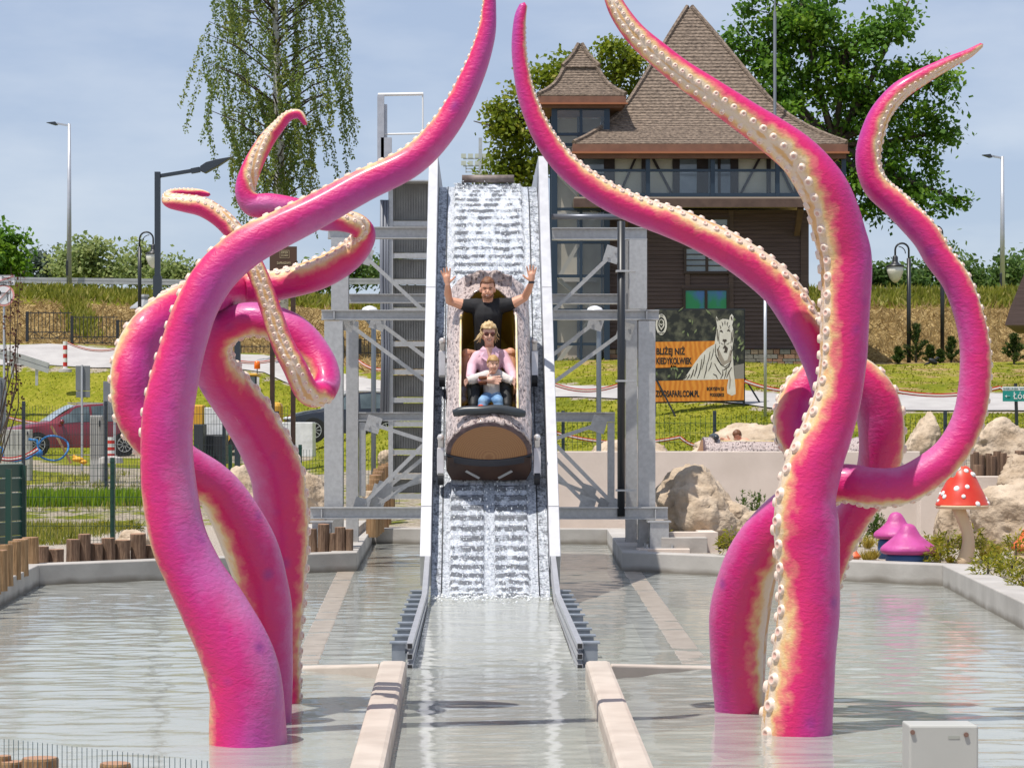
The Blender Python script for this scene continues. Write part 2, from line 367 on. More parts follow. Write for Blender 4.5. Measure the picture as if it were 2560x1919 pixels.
def water_grid():
    nx, ny = 200, 620; vs = []
    for j in range(ny+1):
        y = 10.1+28.0*(j/ny)**1.25
        for i in range(nx+1):
            x = lerp(-5.3, 5.6, i/nx); vs.append((x, y, ripple(x, y)))
    n = nx+1; me = bpy.data.meshes.new('water'); me.from_pydata(vs, [], [(j*n+i, j*n+i+1, (j+1)*n+i+1, (j+1)*n+i) for j in range(ny) for i in range(nx)])
    me.polygons.foreach_set('use_smooth', [True]*len(me.polygons)); me.materials.append(WATER)
    o = bpy.data.objects.new('water', me); COL.objects.link(o); tag(o, kind='structure')
water_grid()
# ------------------------------------------------------------------ water slide
XC, HW, WT = .128, .6, .112
def prof_pts():
    P = [Vector((33.5, 4.78)), Vector((29.25, 4.78)), Vector((24.22, -.02)), Vector((17.95, -.16))]
    def fillet(a, b, c, r, n=14):
        u = (a-b).normalized(); v = (c-b).normalized(); th = u.angle(v); d = r/math.tan(th/2)
        p, q = b+u*d, b+v*d; ce = b+(u+v).normalized()*(r/sin(th/2)); out = []
        for i in range(n+1):
            t = i/n; w = (p-ce)*(1-t)+(q-ce)*t; out.append(ce+w.normalized()*r)
        return out
    return [P[0]]+fillet(P[0], P[1], P[2], 2.4)+fillet(P[1], P[2], P[3], 2.2)+[P[3]]
PROF = prof_pts()
ARC = [0]
for a, b in zip(PROF, PROF[1:]): ARC.append(ARC[-1]+(b-a).length)
def at_s(s):
    for i in range(len(ARC)-1):
        if s <= ARC[i+1] or i == len(ARC)-2:
            t = (s-ARC[i])/(ARC[i+1]-ARC[i]); p = PROF[i].lerp(PROF[i+1], t); d = (PROF[i+1]-PROF[i]).normalized(); return p, d
def nrm(d): return Vector((-d.y, d.x)) if -d.y*0+d.x > 0 else Vector((d.y, -d.x))
slide = thing('water_slide', 'steep silver water slide with stepped cascade running down into the pool', 'water slide', (XC, 24.2, 0))
FLOORM = M('wet_steel_floor', (.30, .32, .36), (.42, .44, .48), sc=20, rough=.22, metal=.6, bump=.2, bsc=50)
S_CREST = 0
# trough floor
mb = MB(); pts = []
ss = [ARC[-1]*i/240 for i in range(241)]
for s in ss:
    p, d = at_s(s)
    for x in (-HW, HW): pts.append((XC+x, p.x, p.y-.06))
mb.add(pts, [(2*i, 2*i+1, 2*i+3, 2*i+2) for i in range(len(ss)-1)]); mb.build('trough_floor', FLOORM, slide, smooth=True)
# side walls: folded sheet steel, three sections a side; top edge runs straight
WTOP = [(33.5, 5.06), (29.02, 5.06), (27.35, 3.39), (24.95, .99), (24.42, .50)]
def wall_piece(sx, seg):
    mb = MB(); poly = seg; xi, xo = XC+sx*HW, XC+sx*(HW+WT)
    mb.prism([Vector((xi, y, z)) for y, z in poly], (0, 0, 0), (xo-xi, 0, 0)); return mb
def below(y, z, h=.46): return (y+h*.7071, z-h*.7071)
for sx in (-1, 1):
    segs = [[WTOP[1], WTOP[2], below(*WTOP[2]), below(29.25, 5.06, .62)], [WTOP[2], WTOP[3], below(*WTOP[3]), below(*WTOP[2])], [WTOP[3], WTOP[4], below(*WTOP[4]), below(*WTOP[3])]]
    for k, sg in enumerate(segs):
        g = .004 if k else 0
        sg = [(y-g*.7, z-g*.7) if i in (0, 3) else (y, z) for i, (y, z) in enumerate(sg)]
        wall_piece(sx, sg).build('side_wall', STEEL_L, slide, bevel=.006)
    wall_piece(sx, [(33.5, 5.06), (29.034, 5.06), (29.27, 4.62), (33.5, 4.62)]).build('top_channel_wall', STEEL_L, slide, bevel=.006)
    # rails of the run-out: three square tubes on each side with posts
    for k in range(3):
        z0, z1 = .50-k*.085, .165-k*.078
        mb = MB(); xi = XC+sx*(HW+.035); xn = XC+sx*(.61+.021)
        mb.bar((xi, 24.43, z0-.02), (xn, 22.9, .205-k*.08), .05, .042); mb.build('rail', STEEL_L, slide)
        mb = MB(); mb.bar((xn, 22.88, .205-k*.08), (xn, 17.95, .165-k*.078), .044, .044)
        mb.build('rail', STEEL_L, slide)
        mb = MB(); mb.box((xn, 17.949, .1652-k*.078), (.034, .006, .034)); mb.build('tube_mouth', RUB, slide)
    for k in range(10):
        y = 18.15+k*.62; mb = MB(); xp = XC+sx*(.61+.095+.0*k)
        ht = .17 if k < 4 else .19
        mb.box((xp+sx*.015, y, (ht-.5)/2), (.10, .11, ht+.5)); mb.box((xp+sx*.015, y, ht+.006), (.135, .14, .012))
        mb.box((xp-sx*.045, y, ht-.06), (.03, .04, .03)); mb.build('post', M('dull_zinc', (.22, .25, .29), (.30, .33, .37), sc=9, rough=.5, metal=.4), slide)
    # seam strip on the trough floor
    mb = MB()
    for i in range(10, 200):
        (p, d), (q, e) = at_s(ss[i]), at_s(ss[i+1]); n_ = nrm(d)
        mb.bar((XC+sx*.49, p.x+n_.x*.015, p.y+n_.y*.015), (XC+sx*.49, q.x+n_.x*.015, q.y+n_.y*.015), .012, .012)
    mb.build('floor_seam', BLACKM, slide)
# cascade steps, each a bar of its own
STEPM = M('wet_dark_step', (.10, .11, .13), (.22, .23, .26), sc=30, rough=.2, metal=.3)
s0 = 4.25; pitch = .146; send = ARC[-1]-5.5
k = 0
steps = []
sv = s0-.55
while sv < send:
    p, d = at_s(sv); steps.append((sv, p, d)); sv += pitch
for (sv, p, d) in steps:
    n_ = nrm(d)
    parts = [(-.40, .40)] if p.y > 1.9 else [(-.40, -.066), (.05, .385)]
    for xa, xb in parts:
        mb = MB()
        a = Vector((0, p.x, p.y)); dv = Vector((0, d.x, d.y)); nv = Vector((0, n_.x, n_.y))
        quad = [a-dv*.055-nv*.02, a+dv*.05-nv*.02, a+dv*.05+nv*.012, a+dv*.02+nv*.045, a-dv*.055+nv*.012]
        mb.prism([q+Vector((XC+xa, 0, 0)) for q in quad], (0, 0, 0), (xb-xa, 0, 0)); mb.build('cascade_step', STEPM, slide)
# the running water, a rippled sheet over the steps
def foam_mat():
    m = bpy.data.materials.new('running_water'); m.use_nodes = True; n = m.node_tree.nodes; l = m.node_tree.links; b = n['Principled BSDF']
    at = n.new('ShaderNodeAttribute'); at.attribute_name = 'foam'
    t = n.new('ShaderNodeTexCoord'); z = n.new('ShaderNodeTexNoise'); z.inputs['Scale'].default_value = 46; z.inputs['Detail'].default_value = 4; l.new(t.outputs['Object'], z.inputs['Vector'])
    ad = n.new('ShaderNodeMath'); ad.operation = 'MULTIPLY_ADD'; ad.inputs[1].default_value = 1.0; l.new(z.outputs['Fac'], ad.inputs[0]); l.new(at.outputs['Fac'], ad.inputs[2])
    r = n.new('ShaderNodeValToRGB'); e = r.color_ramp.elements; e[0].position = .30; e[0].color = (.15, .16, .18, 1); e[1].position = .80; e[1].color = (.70, .73, .79, 1)
    q = e.new(.5); q.color = (.42, .45, .50, 1)
    l.new(ad.outputs[0], r.inputs[0]); l.new(r.outputs[0], b.inputs['Base Color']); b.inputs['Roughness'].default_value = .12; b.inputs['Specular IOR Level'].default_value = .7
    z2 = n.new('ShaderNodeTexNoise'); z2.inputs['Scale'].default_value = 70; z2.inputs['Detail'].default_value = 3; l.new(t.outputs['Object'], z2.inputs['Vector'])
    bp = n.new('ShaderNodeBump'); bp.inputs['Strength'].default_value = .9; bp.inputs['Distance'].default_value = .02; l.new(z2.outputs['Fac'], bp.inputs['Height']); l.new(bp.outputs[0], b.inputs['Normal'])
    return m
def water_sheet():
    ds = .0125; dx = .02; vs = []; fo = []
    smax = ARC[-1]-5.0; s = 2.0; rows = 0; nx = int(2*HW/dx)+1
    while s < smax:
        p, d = at_s(s); n_ = nrm(d)
        for i in range(nx):
            x = -HW+.006+(2*HW-.012)*i/(nx-1)
            split = p.y <= 1.9
            on = (abs(x) < .40) if not split else (-.40 < x < -.066 or .05 < x < .385)
            a = mn.noise(Vector((x*16, s*11, 1)))*.5+mn.noise(Vector((x*34, s*26, 5)))*.5
            h = .014+.009*a; f = .62+.35*a
            if on and s > s0-.6:
                ph = ((s-(s0-.55))/pitch+.18*mn.noise(Vector((x*7, s*1.2, 2)))) % 1.0
                tooth = 1-ph if ph > .28 else ph/.28
                h += .05*tooth+.012
                b_ = mn.noise(Vector((x*8, s*2.2, 11)))+.6*mn.noise(Vector((x*22, s*6, 3))); f = .34+.9*b_+.3*a if .20 < ph < .52 else .74+.45*a+.25*b_
                if split: f = .20+.6*b_+.3*a if .24 < ph < .58 else .64+.45*a+.2*b_
            if abs(x) > .49: f = .50+.5*a
            if split and not on and abs(x) < .49: f = .55+.2*a
            vs.append((XC+x, p.x+n_.x*h, p.y+n_.y*h)); fo.append(f-.5)
        rows += 1; s += ds
    fs = [(i*nx+j, i*nx+j+1, (i+1)*nx+j+1, (i+1)*nx+j) for i in range(rows-1) for j in range(nx-1)]
    off = slide.location
    me = bpy.data.meshes.new('running_water'); me.from_pydata([tuple(Vector(v)-off) for v in vs], [], fs)
    at = me.attributes.new('foam', 'FLOAT', 'POINT'); at.data.foreach_set('value', fo)
    me.polygons.foreach_set('use_smooth', [True]*len(me.polygons)); me.materials.append(foam_mat())
    o = bpy.data.objects.new('running_water', me); COL.objects.link(o); o.parent = slide; o['kind'] = 'stuff'
water_sheet()
mb = MB(); r_ = random.Random(15)
for i in range(1500):
    s = r_.uniform(s0-.6, ARC[-1]-5.7); p, d = at_s(s); n_ = nrm(d); x = r_.uniform(-.42, .42); h = .05+abs(r_.gauss(0, .022)); rr = r_.uniform(.003, .009)
    mb.ell((XC+x, p.x+n_.x*h, p.y+n_.y*h), (rr, rr, rr*r_.uniform(1, 2.2)), 5, 3)
dr_ = mb.build('flying_drops', M('white_foam', (.82, .84, .86), rough=.3), slide, smooth=True); dr_['kind'] = 'stuff'
# water in the run-out
mb = MB(); v = []; nr_ = 160
for i in range(nr_+1):
    y = lerp(24.35, 17.7, i/nr_); z = lerp(.115, -.022, i/nr_)
    for j in range(25): x = lerp(-.6, .6, j/24); v.append((XC+x, y, z+ripple(x+3, y)*1.1+.006))
rme = bpy.data.meshes.new('run_out_water'); rme.from_pydata([tuple(Vector(q)-slide.location) for q in v], [], [(25*i+j, 25*i+j+25, 25*i+j+26, 25*i+j+1) for i in range(nr_) for j in range(24)])
rme.polygons.foreach_set('use_smooth', [True]*len(rme.polygons)); rme.materials.append(water_mat('run_out_water', (.8, .82, .76), bump=.10, sc=9, murk=.85, murkc=(.52, .53, .49), dist=.04)); ro = bpy.data.objects.new('run_out_water', rme); COL.objects.link(ro); ro.parent = slide; ro['kind'] = 'stuff'
# splash where the cascade ends
mb = MB(); r_ = random.Random(5)
for i in range(170):
    x = r_.uniform(-.58, .58); y = 24.02-abs(r_.gauss(0, .45)); rr = r_.uniform(.004, .012)
    mb.ell((XC+x, y, .125+abs(r_.gauss(0, .014))), (rr*1.6, rr, rr), 5, 3)
sp_ = mb.build('splash', M('white_foam', (.82, .84, .86), rough=.3), slide, smooth=True); sp_['kind'] = 'stuff'
# roller at the crest
mb = MB(); mb.tube([(XC-.32, 29.75, 4.86), (XC+.32, 29.75, 4.86)], .05, 14); mb.build('crest_roller', M('rusty_roller', (.12, .09, .08), (.30, .25, .22), sc=7, rough=.6), slide, smooth=True)

# ------------------------------------------------------------------ steel frame
frame = thing('steel_frame', 'galvanised steel frame of columns, beams and braces behind the water slide', 'steel frame', (0, 31.8, .24))
YF = 31.8
def ibeam(a, b, h, w=.16, t=.014, name='beam', dy=0):
    mb = MB(); a, b = Vector(a), Vector(b)
    m0 = Vector((0, 0, h/2))
    mb.bar(a, b, t, h-2*t); mb.bar(a+m0-Vector((0, 0, t/2)), b+m0-Vector((0, 0, t/2)), w, t); mb.bar(a-m0+Vector((0, 0, t/2)), b-m0+Vector((0, 0, t/2)), w, t)
    return mb.build(name, STEEL, frame)
def hcol(px0, px1, py0, py1, Y, name='column', z0=None):
    a = W(px0, py0, Y); b = W(px1, py1, Y); w = b.x-a.x; xc = (a.x+b.x)/2; zb = z0 if z0 is not None else b.z
    mb = MB(); t = .016
    mb.bb((xc-t/2, Y-w/2+t, zb), (xc+t/2, Y+w/2-t, a.z)); mb.bb((a.x, Y-w/2, zb), (b.x, Y-w/2+t, a.z)); mb.bb((a.x, Y+w/2-t, zb), (b.x, Y+w/2, a.z))
    return mb.build(name, STEEL, frame)
hcol(812, 858, 803, 1300, YF, z0=.2); hcol(866, 896, 803, 1300, YF+1.6, z0=.2); hcol(829, 872, 596, 775, YF+1.2)
hcol(1595, 1637, 803, 1300, YF, z0=.2); hcol(1564, 1592, 601, 1300, YF+1.6, z0=.2); hcol(1572, 1616, 601, 773, YF+1.2)
hcol(898, 914, 1055, 1240, YF+1.6); hcol(1519, 1536, 1055, 1245, YF+1.6)
def beam_px(x0, x1, y0, y1, Y, **k):
    a = W(x0, (y0+y1)/2, Y); b = W(x1, (y0+y1)/2, Y); return ibeam(a, b, (y1-y0)*Y/F_PX, **k)
for x0, x1, y0, y1, Y in ((804, 1068, 775, 800, YF), (1380, 1647, 775, 800, YF), (820, 1068, 568, 597, YF+1.2), (1380, 1617, 570, 600, YF+1.2),
                          (873, 1066, 735, 758, YF+1.9), (1380, 1566, 735, 760, YF+1.9), (897, 1064, 1030, 1052, YF+1.6), (1384, 1537, 1030, 1054, YF+1.6),
                          (776, 1058, 1267, 1296, YF-.35), (1394, 1669, 1267, 1297, YF-.35)):
    beam_px(x0, x1, y0, y1, Y)
# stiffener plates on beam ends
for px, y0, y1 in ((835, 778, 797), (1617, 778, 797), (808, 1270, 1293), (1634, 1270, 1294)):
    a = W(px, y0, YF-.09); b = W(px, y1, YF-.09)
    mb = MB(); mb.bb((a.x-.008, a.y-.34*(y0 > 1000), b.z), (a.x+.008, a.y+.1, a.z)); mb.build('stiffener', STEEL, frame)
for (a, b, Y) in (((867, 806), (1064, 953), YF+.3), ((945, 804), (1064, 893), YF+.7), ((912, 640), (1056, 774), YF+1.0), ((933, 1060), (1062, 1102), YF+.9), ((903, 1265), (1062, 1108), YF+.2), ((960, 1225), (1062, 1142), YF+.5), ((939, 1265), (1060, 1184), YF+.35), ((948, 1232), (1060, 1200), YF+.9),
                  ((1386, 774), (1530, 636), YF+1.0), ((1382, 887), (1490, 804), YF+.7), ((1382, 957), (1563, 826), YF+.3), ((1386, 1097), (1497, 1060), YF+.9), ((1386, 1108), (1540, 1267), YF+.2), ((1386, 1142), (1513, 1267), YF+.5), ((1388, 1182), (1468, 1262), YF+.35), ((1388, 1200), (1470, 1232), YF+.9)):
    mb = MB(); mb.bar(W(*a, Y), W(*b, Y), .05, .085, up=Vector((0, 1, 0))); mb.build('brace', STEEL, frame)
    for e_, o_ in ((a, b), (b, a)):
        if 1068 < e_[0] < 1380 or 1054 < e_[0] < 1068 or 1380 <= e_[0] < 1392: continue
        c_ = W(*e_, Y-.035); mb = MB(); mb.box(c_, (.20, .012, .22), Matrix.Rotation(.3, 3, 'Y'))
        for q_ in (-.05, .05): mb.box(c_+Vector((q_, -.014, q_*.6)), (.03, .018, .03))
        mb.build('gusset_plate', STEEL, frame)
# feet with base plates
for px in (805, 1647):
    c = W(px, 1360, 31.2); z0 = .245
    mb = MB(); mb.box((c.x, 31.2, z0+.012), (.40, .40, .024)); mb.box((c.x, 31.2, .42), (.02, .2, .34)); mb.box((c.x, 31.09, .42), (.24, .02, .34)); mb.box((c.x, 31.31, .42), (.24, .02, .34)); mb.box((c.x, 31.2, .60), (.3, .28, .02))
    for dx in (-.16, .16):
        for dy in (-.16, .16): mb.tube([(c.x+dx, 31.2+dy, z0), (c.x+dx, 31.2+dy, z0+.07)], .014, 6)
    mb.build('column_foot', STEEL, frame)
# conduit and drain pipe
mb = MB(); mb.tube([W(1553, 553, 31.4), W(1553, 1290, 31.4)], .05, 12); mb.build('drain_pipe', BLACKM, frame, smooth=True)
mb = MB(); mb.tube([W(1379, 542, 31.5), W(1566, 542, 31.5)], .036, 10); mb.build('top_pipe', M('grey_pipe', (.16, .17, .20), rough=.4, metal=.5), frame, smooth=True)
for py in (678, 952, 1225):
    c = W(1553, py, 31.4); mb = MB(); mb.box((c.x+.06, 31.4, c.z), (.26, .14, .025)); mb.build('pipe_clamp', STEEL, frame)
# ribbed lift ramp underside with cross beams and guard frame
lift = thing('lift_ramp', 'ribbed grey underside of the boat lift ramp with vertical cables', 'lift ramp', W(1020, 1240, 36.5))
RIB = M('ribbed_grating', (.28, .27, .25), (.35, .34, .315), sc=5, rough=.6, metal=.3)
def ramp_Y(py): return 36.5
cuts = [450, 560, 640, 705, 776, 860, 930, 1000, 1060, 1130, 1190, 1240]
for i, (ya, yb) in enumerate(zip(cuts, cuts[1:])):
    mb = MB(); 
    a = W(983, ya+8, 36.5); b = W(1072, yb-8, 36.5)
    mb.bb((a.x, 36.5, b.z), (b.x, 36.56, a.z)); nr = 14
    for k in range(nr):
        x = lerp(a.x, b.x, (k+.5)/nr); mb.bb((x-.008, 36.47, b.z+.01), (x+.008, 36.5, a.z-.01))
    mb.build('grating_panel', RIB, lift)
    c0, c1 = W(975, yb, 36.42), W(1074, yb, 36.42)
    mb = MB(); mb.bar(c0, c1, .12, .075); mb.build('cross_beam', STEEL, lift)
mb = MB(); mb.bar(W(977, 448, 36.4), W(977, 1240, 36.4), .07, .12, up=Vector((0, 1, 0))); mb.build('edge_stringer', STEEL, lift)
for px, r in ((955, .03), (963, .022), (969, .018)):
    mb = MB(); mb.tube([W(px, 500, 36.3), W(px-1, 700, 36.3), W(px+3, 880, 36.3), W(px, 1030, 36.3)], r, 6); mb.build('cable_conduit', M('grey_plastic_pipe', (.17, .18, .21), rough=.5), lift, smooth=True)
mb = MB(); mb.bar(W(952, 240, 36.2), W(952, 480, 36.2), .10, .12, up=Vector((0, 1, 0))); mb.bar(W(962, 262, 36.25), W(962, 400, 36.25), .07, .10, up=Vector((0, 1, 0))); mb.build('mast', STEEL_L, lift)
mb = MB()
for a, b, r in (((945, 237), (1058, 235), .025), ((1057, 235), (1057, 330), .012), ((950, 336), (1058, 334), .014)): mb.tube([W(*a, 36.2), W(*b, 36.2)], r, 8)
mb.build('guard_rail', WHITE, lift)
mb = MB(); a = W(966, 370, 36.2); mb.box(a, (.16, .12, .3)); mb.build('switch_box', STEEL_L, lift)
mb = MB(); mb.bb(W(968, 450, 36.1), W(1075, 462, 36.6)); mb.build('top_deck', STEEL, lift)
# stub channel and plinths behind the bay
plinth_l = MB().bb((-2.7, 32.9, .19), (-1.75, 38.3, .36)).build('concrete_plinth', CONC, loc=(-2.2, 35, .19), bevel=.01); tag(plinth_l, 'long concrete plinth under the steel frame on the log stump side', 'plinth')
plinth_r = MB().bb((2.36, 31.05, .19), (2.95, 38.3, .40)).build('concrete_plinth', CONC, loc=(2.5, 35, .19), bevel=.01); tag(plinth_r, 'long concrete plinth under the steel column with drain pipe', 'plinth')
def pxbox(x0, x1, ytop, ybot, Y, dep, name, mat, lab, cat, bevel=.012, group=None):
    a = W(x0, ytop, Y); b = W(x1, ybot, Y); zb = b.z
    o = MB().bb((a.x, Y, zb), (b.x, Y+dep, a.z)).build(name, mat, loc=((a.x+b.x)/2, Y, zb), bevel=bevel); return tag(o, lab, cat, group)
# ------------------------------------------------------------------ log boat on the slide
BF = Vector((.118, 25.485, 1.225)); BD = Vector((0, 5.03, 4.8)).normalized(); BN = Vector((0, -BD.z, BD.y)); BL = 2.42
BARK = M('weathered_bark', (.09, .05, .04), (.52, .42, .39), sc=24, rough=.3, bump=1.0, bsc=24, stretch=(1.4, .8, .8), coat=.4, contrast=(.33, .47), bdist=.05)
BROWN = M('dark_brown_hull', (.030, .014, .009), (.060, .028, .016), sc=5, rough=.45)
OLIVE = M('ochre_liner', (.34, .23, .025), (.42, .29, .035), sc=4, rough=.5)
def hull_mesh(conv, bark_amp=.022, op=(.22, 2.14, .30), L=BL, rows=70, ns=20, seed=0):
    qs = [L*i/rows for i in range(rows+1)]
    def xo(q):
        if q < op[0] or q > op[1]: return 0
        return op[2]*sqrt(max(0, 1-(max(0, q-op[1]+.42)/.42)**2))
    qq = sorted(qs+[op[0]-1e-4, op[0]+1e-4, op[1]-.002, op[1]-.02, op[1]-.06])
    mb = MB(); rim = []
    for sx in (-1, 1):
        vs = []
        for q in qq:
            t0 = math.asin(min(1, xo(q)/.45)); nose = .02*mn.noise(Vector((q*3, sx, seed)))
            for j in range(ns+1):
                th = lerp(t0, pi/2+.52, j/ns)
                a = mn.noise(Vector((th*7*sx+5, q*3.2, seed)))*.6+mn.noise(Vector((th*16*sx, q*7, seed+3)))*.5
                r = .45+bark_amp*a*(0 if (j == 0 and t0 > 0) else 1)
                w = .43+.44/.45*r*cos(th); x = r*sin(th)
                sc = .022*mn.noise(Vector((th*14*sx, seed+1, 9))) if q < .01 else 0
                vs.append(conv(sx*x, q+sc, max(w, .2)))
            if t0 > 0: rim.append((sx, q, .45*sin(t0), .43+.44*cos(t0)))
        n = ns+1
        mb.add(vs, [(i*n+j, i*n+j+1, (i+1)*n+j+1, (i+1)*n+j) for i in range(len(qq)-1) for j in range(ns)])
    return mb, rim
def log_boat(conv, root, front_detail=True, seed=0):
    mb, rim = hull_mesh(conv, seed=seed); h = mb.build('hull', BARK, root, smooth=True)
    so_ = h.modifiers.new('solid', 'SOLIDIFY'); so_.thickness = .02; so_.offset = -1
    # liner, trim, floor
    for sx in (-1, 1):
        r = [(q, x, w) for s_, q, x, w in rim if s_ == sx]
        mb = MB(); vs = []
        for q, x, w in r: vs += [conv(sx*(x-.004), q, w-.004), conv(sx*max(0, x-.015), q, .16)]
        mb.add(vs, [(2*i, 2*i+1, 2*i+3, 2*i+2) for i in range(len(r)-1)]); mb.build('cockpit_liner', OLIVE, root, smooth=True)
        mb = MB(); mb.tube([conv(sx*x, q, w+.004) for q, x, w in r if q < 1.80], .012, 6); mb.build('rim_trim', M('cream_trim', (.70, .52, .22), (.8, .74, .62), sc=3, rough=.25), root, smooth=True)
    mb = MB(); mb.add([conv(-.3, .2, .17), conv(.3, .2, .17), conv(.3, 2.16, .17), conv(-.3, 2.16, .17)], [(0, 1, 2, 3)]); mb.build('cockpit_floor', OLIVE, root)
    mb = MB(); mb.add([conv(-.3, .225, .17), conv(.3, .225, .17), conv(.3, .225, .8), conv(-.3, .225, .8)], [(0, 1, 2, 3)]); mb.build('front_bulkhead', OLIVE, root)
    # lower hull
    mb = MB(); prof = []
    sec = lambda k, b: [(-.455*k, .42), (-.455*k, .17+b), (-.41*k, .06+b), (.41*k, .06+b), (.455*k, .17+b), (.455*k, .42)]
    rows = [(-.06, .95, .03), (.0, .98, .0), (.2, 1, 0), (2.2, 1, 0), (2.42, .95, .02)]
    vs = [conv(x, q, w) for q, k, b in rows for x, w in sec(k, b)]
    mb.add(vs, [(i*6+j, i*6+j+1, (i+1)*6+j+1, (i+1)*6+j) for i in range(4) for j in range(5)]+[(0, 1, 2, 3, 4, 5), tuple(24+j for j in range(6))][::1])
    mb.build('lower_hull', BROWN, root)
    # cut log end with rings
    n = 40; mb = MB(); bow = lambda x, h: -.006-.095*(1-(x/.46)**2)*max(0, 1-h/.43)**1.5; vs = [conv(0, bow(0, 0), .43)]
    for rr in (.12, .24, .36, .405):
        vs += [conv(rr*cos(pi*j/n), bow(rr*cos(pi*j/n), rr*sin(pi*j/n)), .43+rr*sin(pi*j/n)) for j in range(n+1)]
    fs = [(0, 1+j, 2+j) for j in range(n)]
    for k in range(3): fs += [(1+k*(n+1)+j, 1+(k+1)*(n+1)+j, 2+(k+1)*(n+1)+j, 2+k*(n+1)+j) for j in range(n)]
    mb.add(vs, fs); mb.build('log_end', WOODEND, root)
    mb = MB(); vs = []
    for j in range(n+1):
        wv = 1+.025*mn.noise(Vector((j*.9, seed, 4)))
        for rr, q in ((.40, -.004), (.440*wv, .0), (.448*wv, .05)): vs.append(conv(rr*cos(pi*j/n), q+bow(min(.45, rr)*cos(pi*j/n), rr*sin(pi*j/n))*(q < .02), .43+rr*sin(pi*j/n)*.98))
    mb.add(vs, [(3*j+k, 3*j+k+1, 3*j+4+k, 3*j+3+k) for j in range(n) for k in range(2)]); mb.build('bark_ring', M('dark_bark_ring', (.06, .035, .04), (.13, .08, .085), sc=14, rough=.5), root, smooth=True)
    # bumper: curved rubber lip below the log end
    mb = MB(); pts = []
    for j in range(15):
        x = lerp(-.45, .45, j/14); pts.append(conv(x, -.02-.085*(1-(x/.45)**2), .385))
    vs = []; 
    for j, p in enumerate(pts):
        q = conv(0, 1, 0)-conv(0, 0, 0); u = conv(0, 0, 1)-conv(0, 0, 0); q.normalize(); u.normalize()
        vs += [p+u*.05+q*.12, p+u*.045-q*.012, p-u*.045-q*.012, p-u*.06+q*.12]
    mb.add(vs, [(4*j+k, 4*j+(k+1) % 4, 4*j+4+(k+1) % 4, 4*j+4+k) for j in range(14) for k in range(4)]+[(0, 1, 2, 3), (56, 57, 58, 59)]); mb.build('bumper', M('bumper_rubber', (.028, .028, .036), rough=.45), root, bevel=.008)
    # padded bar
    mb = MB(); mb.tube([conv(lerp(-.37, .37, j/12), .15+.01*sin(j), .905-.08*(lerp(-1, 1, j/12))**2*.7) for j in range(13)], [.035]+[.048]*11+[.035], 12); mb.build('restraint_bar', M('dark_padding', (.03, .036, .042), rough=.35), root, smooth=True)
    if front_detail:
        for sx in (-1, 1):
            mb = MB(); a, b = conv(sx*.10, -.062, .12), conv(sx*.24, -.066, .23); mb.bar(a, b, .028, .008, up=BN.cross(Vector((1, 0, 0)))*-1); mb.build('reflective_strip', M('grey_reflector', (.42, .42, .42), rough=.4), root)
            for q0 in (.10, 1.62):
                x = sx*.505
                mb = MB(); mb.bar(conv(x, q0-.16, .16), conv(x, q0+.06, .34), .075, .085); mb.bar(conv(x, q0+.06, .34), conv(x, q0+.10, .44), .055, .05); mb.bar(conv(sx*.41, q0, .26), conv(x, q0, .26), .06, .05)
                mb.ell(conv(x, q0+.10, .46), (.036, .036, .036), 10, 6); br = mb.build('wheel_bracket', M('pale_cast_metal', (.62, .58, .56), (.72, .68, .66), sc=9, rough=.3, metal=.5), root, bevel=.005)
                mb = MB(); c = conv(x, q0-.17, .13); ax = Vector((1, 0, 0)); mb.tube([c-ax*.03, c+ax*.03], .075, 16); mb.build('wheel', RUB, br)
def wood_end():
    m = M('cut_log_end', (.30, .135, .035), rough=.5); n = m.node_tree.nodes; l = m.node_tree.links; b = n['Principled BSDF']
    return m
WOODEND = wood_end()
_n = WOODEND.node_tree.nodes; _l = WOODEND.node_tree.links
_t = _n.new('ShaderNodeTexCoord'); _w = _n.new('ShaderNodeTexWave'); _w.wave_type = 'RINGS'; _w.rings_direction = 'SPHERICAL'; _w.inputs['Scale'].default_value = 16; _w.inputs['Distortion'].default_value = 2.5; _w.inputs['Detail'].default_value = 3; _w.inputs['Detail Scale'].default_value = 2
_mp = _n.new('ShaderNodeMapping'); _cc = BF+BN*.43; _mp.inputs['Location'].default_value = (0, 0, 0)
_l.new(_t.outputs['Object'], _mp.inputs[0]); _l.new(_mp.outputs[0], _w.inputs['Vector'])
_r = _n.new('ShaderNodeValToRGB'); _r.color_ramp.elements[0].color = (.25, .115, .045, 1); _r.color_ramp.elements[1].color = (.335, .17, .07, 1); _l.new(_w.outputs['Fac'], _r.inputs[0]); _l.new(_r.outputs[0], _n['Principled BSDF'].inputs['Base Color'])
boat_c = lambda x, q, w: BF+Vector((x, 0, 0))+BD*q+BN*w
boat = thing('log_boat', 'brown log shaped boat with cut log end sliding down the cascade', 'boat', BF+BN*.43, 'log shaped boats')
log_boat(boat_c, boat)
# bark horns of the backrest
mb = MB(); vs = []
for i in range(13):
    x = lerp(-.26, .26, i/12); top = .90+.06*cos(x*7)+.06*abs(sin(x*16))
    vs += [boat_c(x, 2.22, .62), boat_c(x, 2.27, top), boat_c(x, 2.34, top-.06), boat_c(x, 2.42, .62)]
mb.add(vs, [(4*j+k, 4*j+k+1, 4*j+5+k, 4*j+4+k) for j in range(12) for k in range(3)]); mb.build('backrest', BARK, boat, smooth=True)

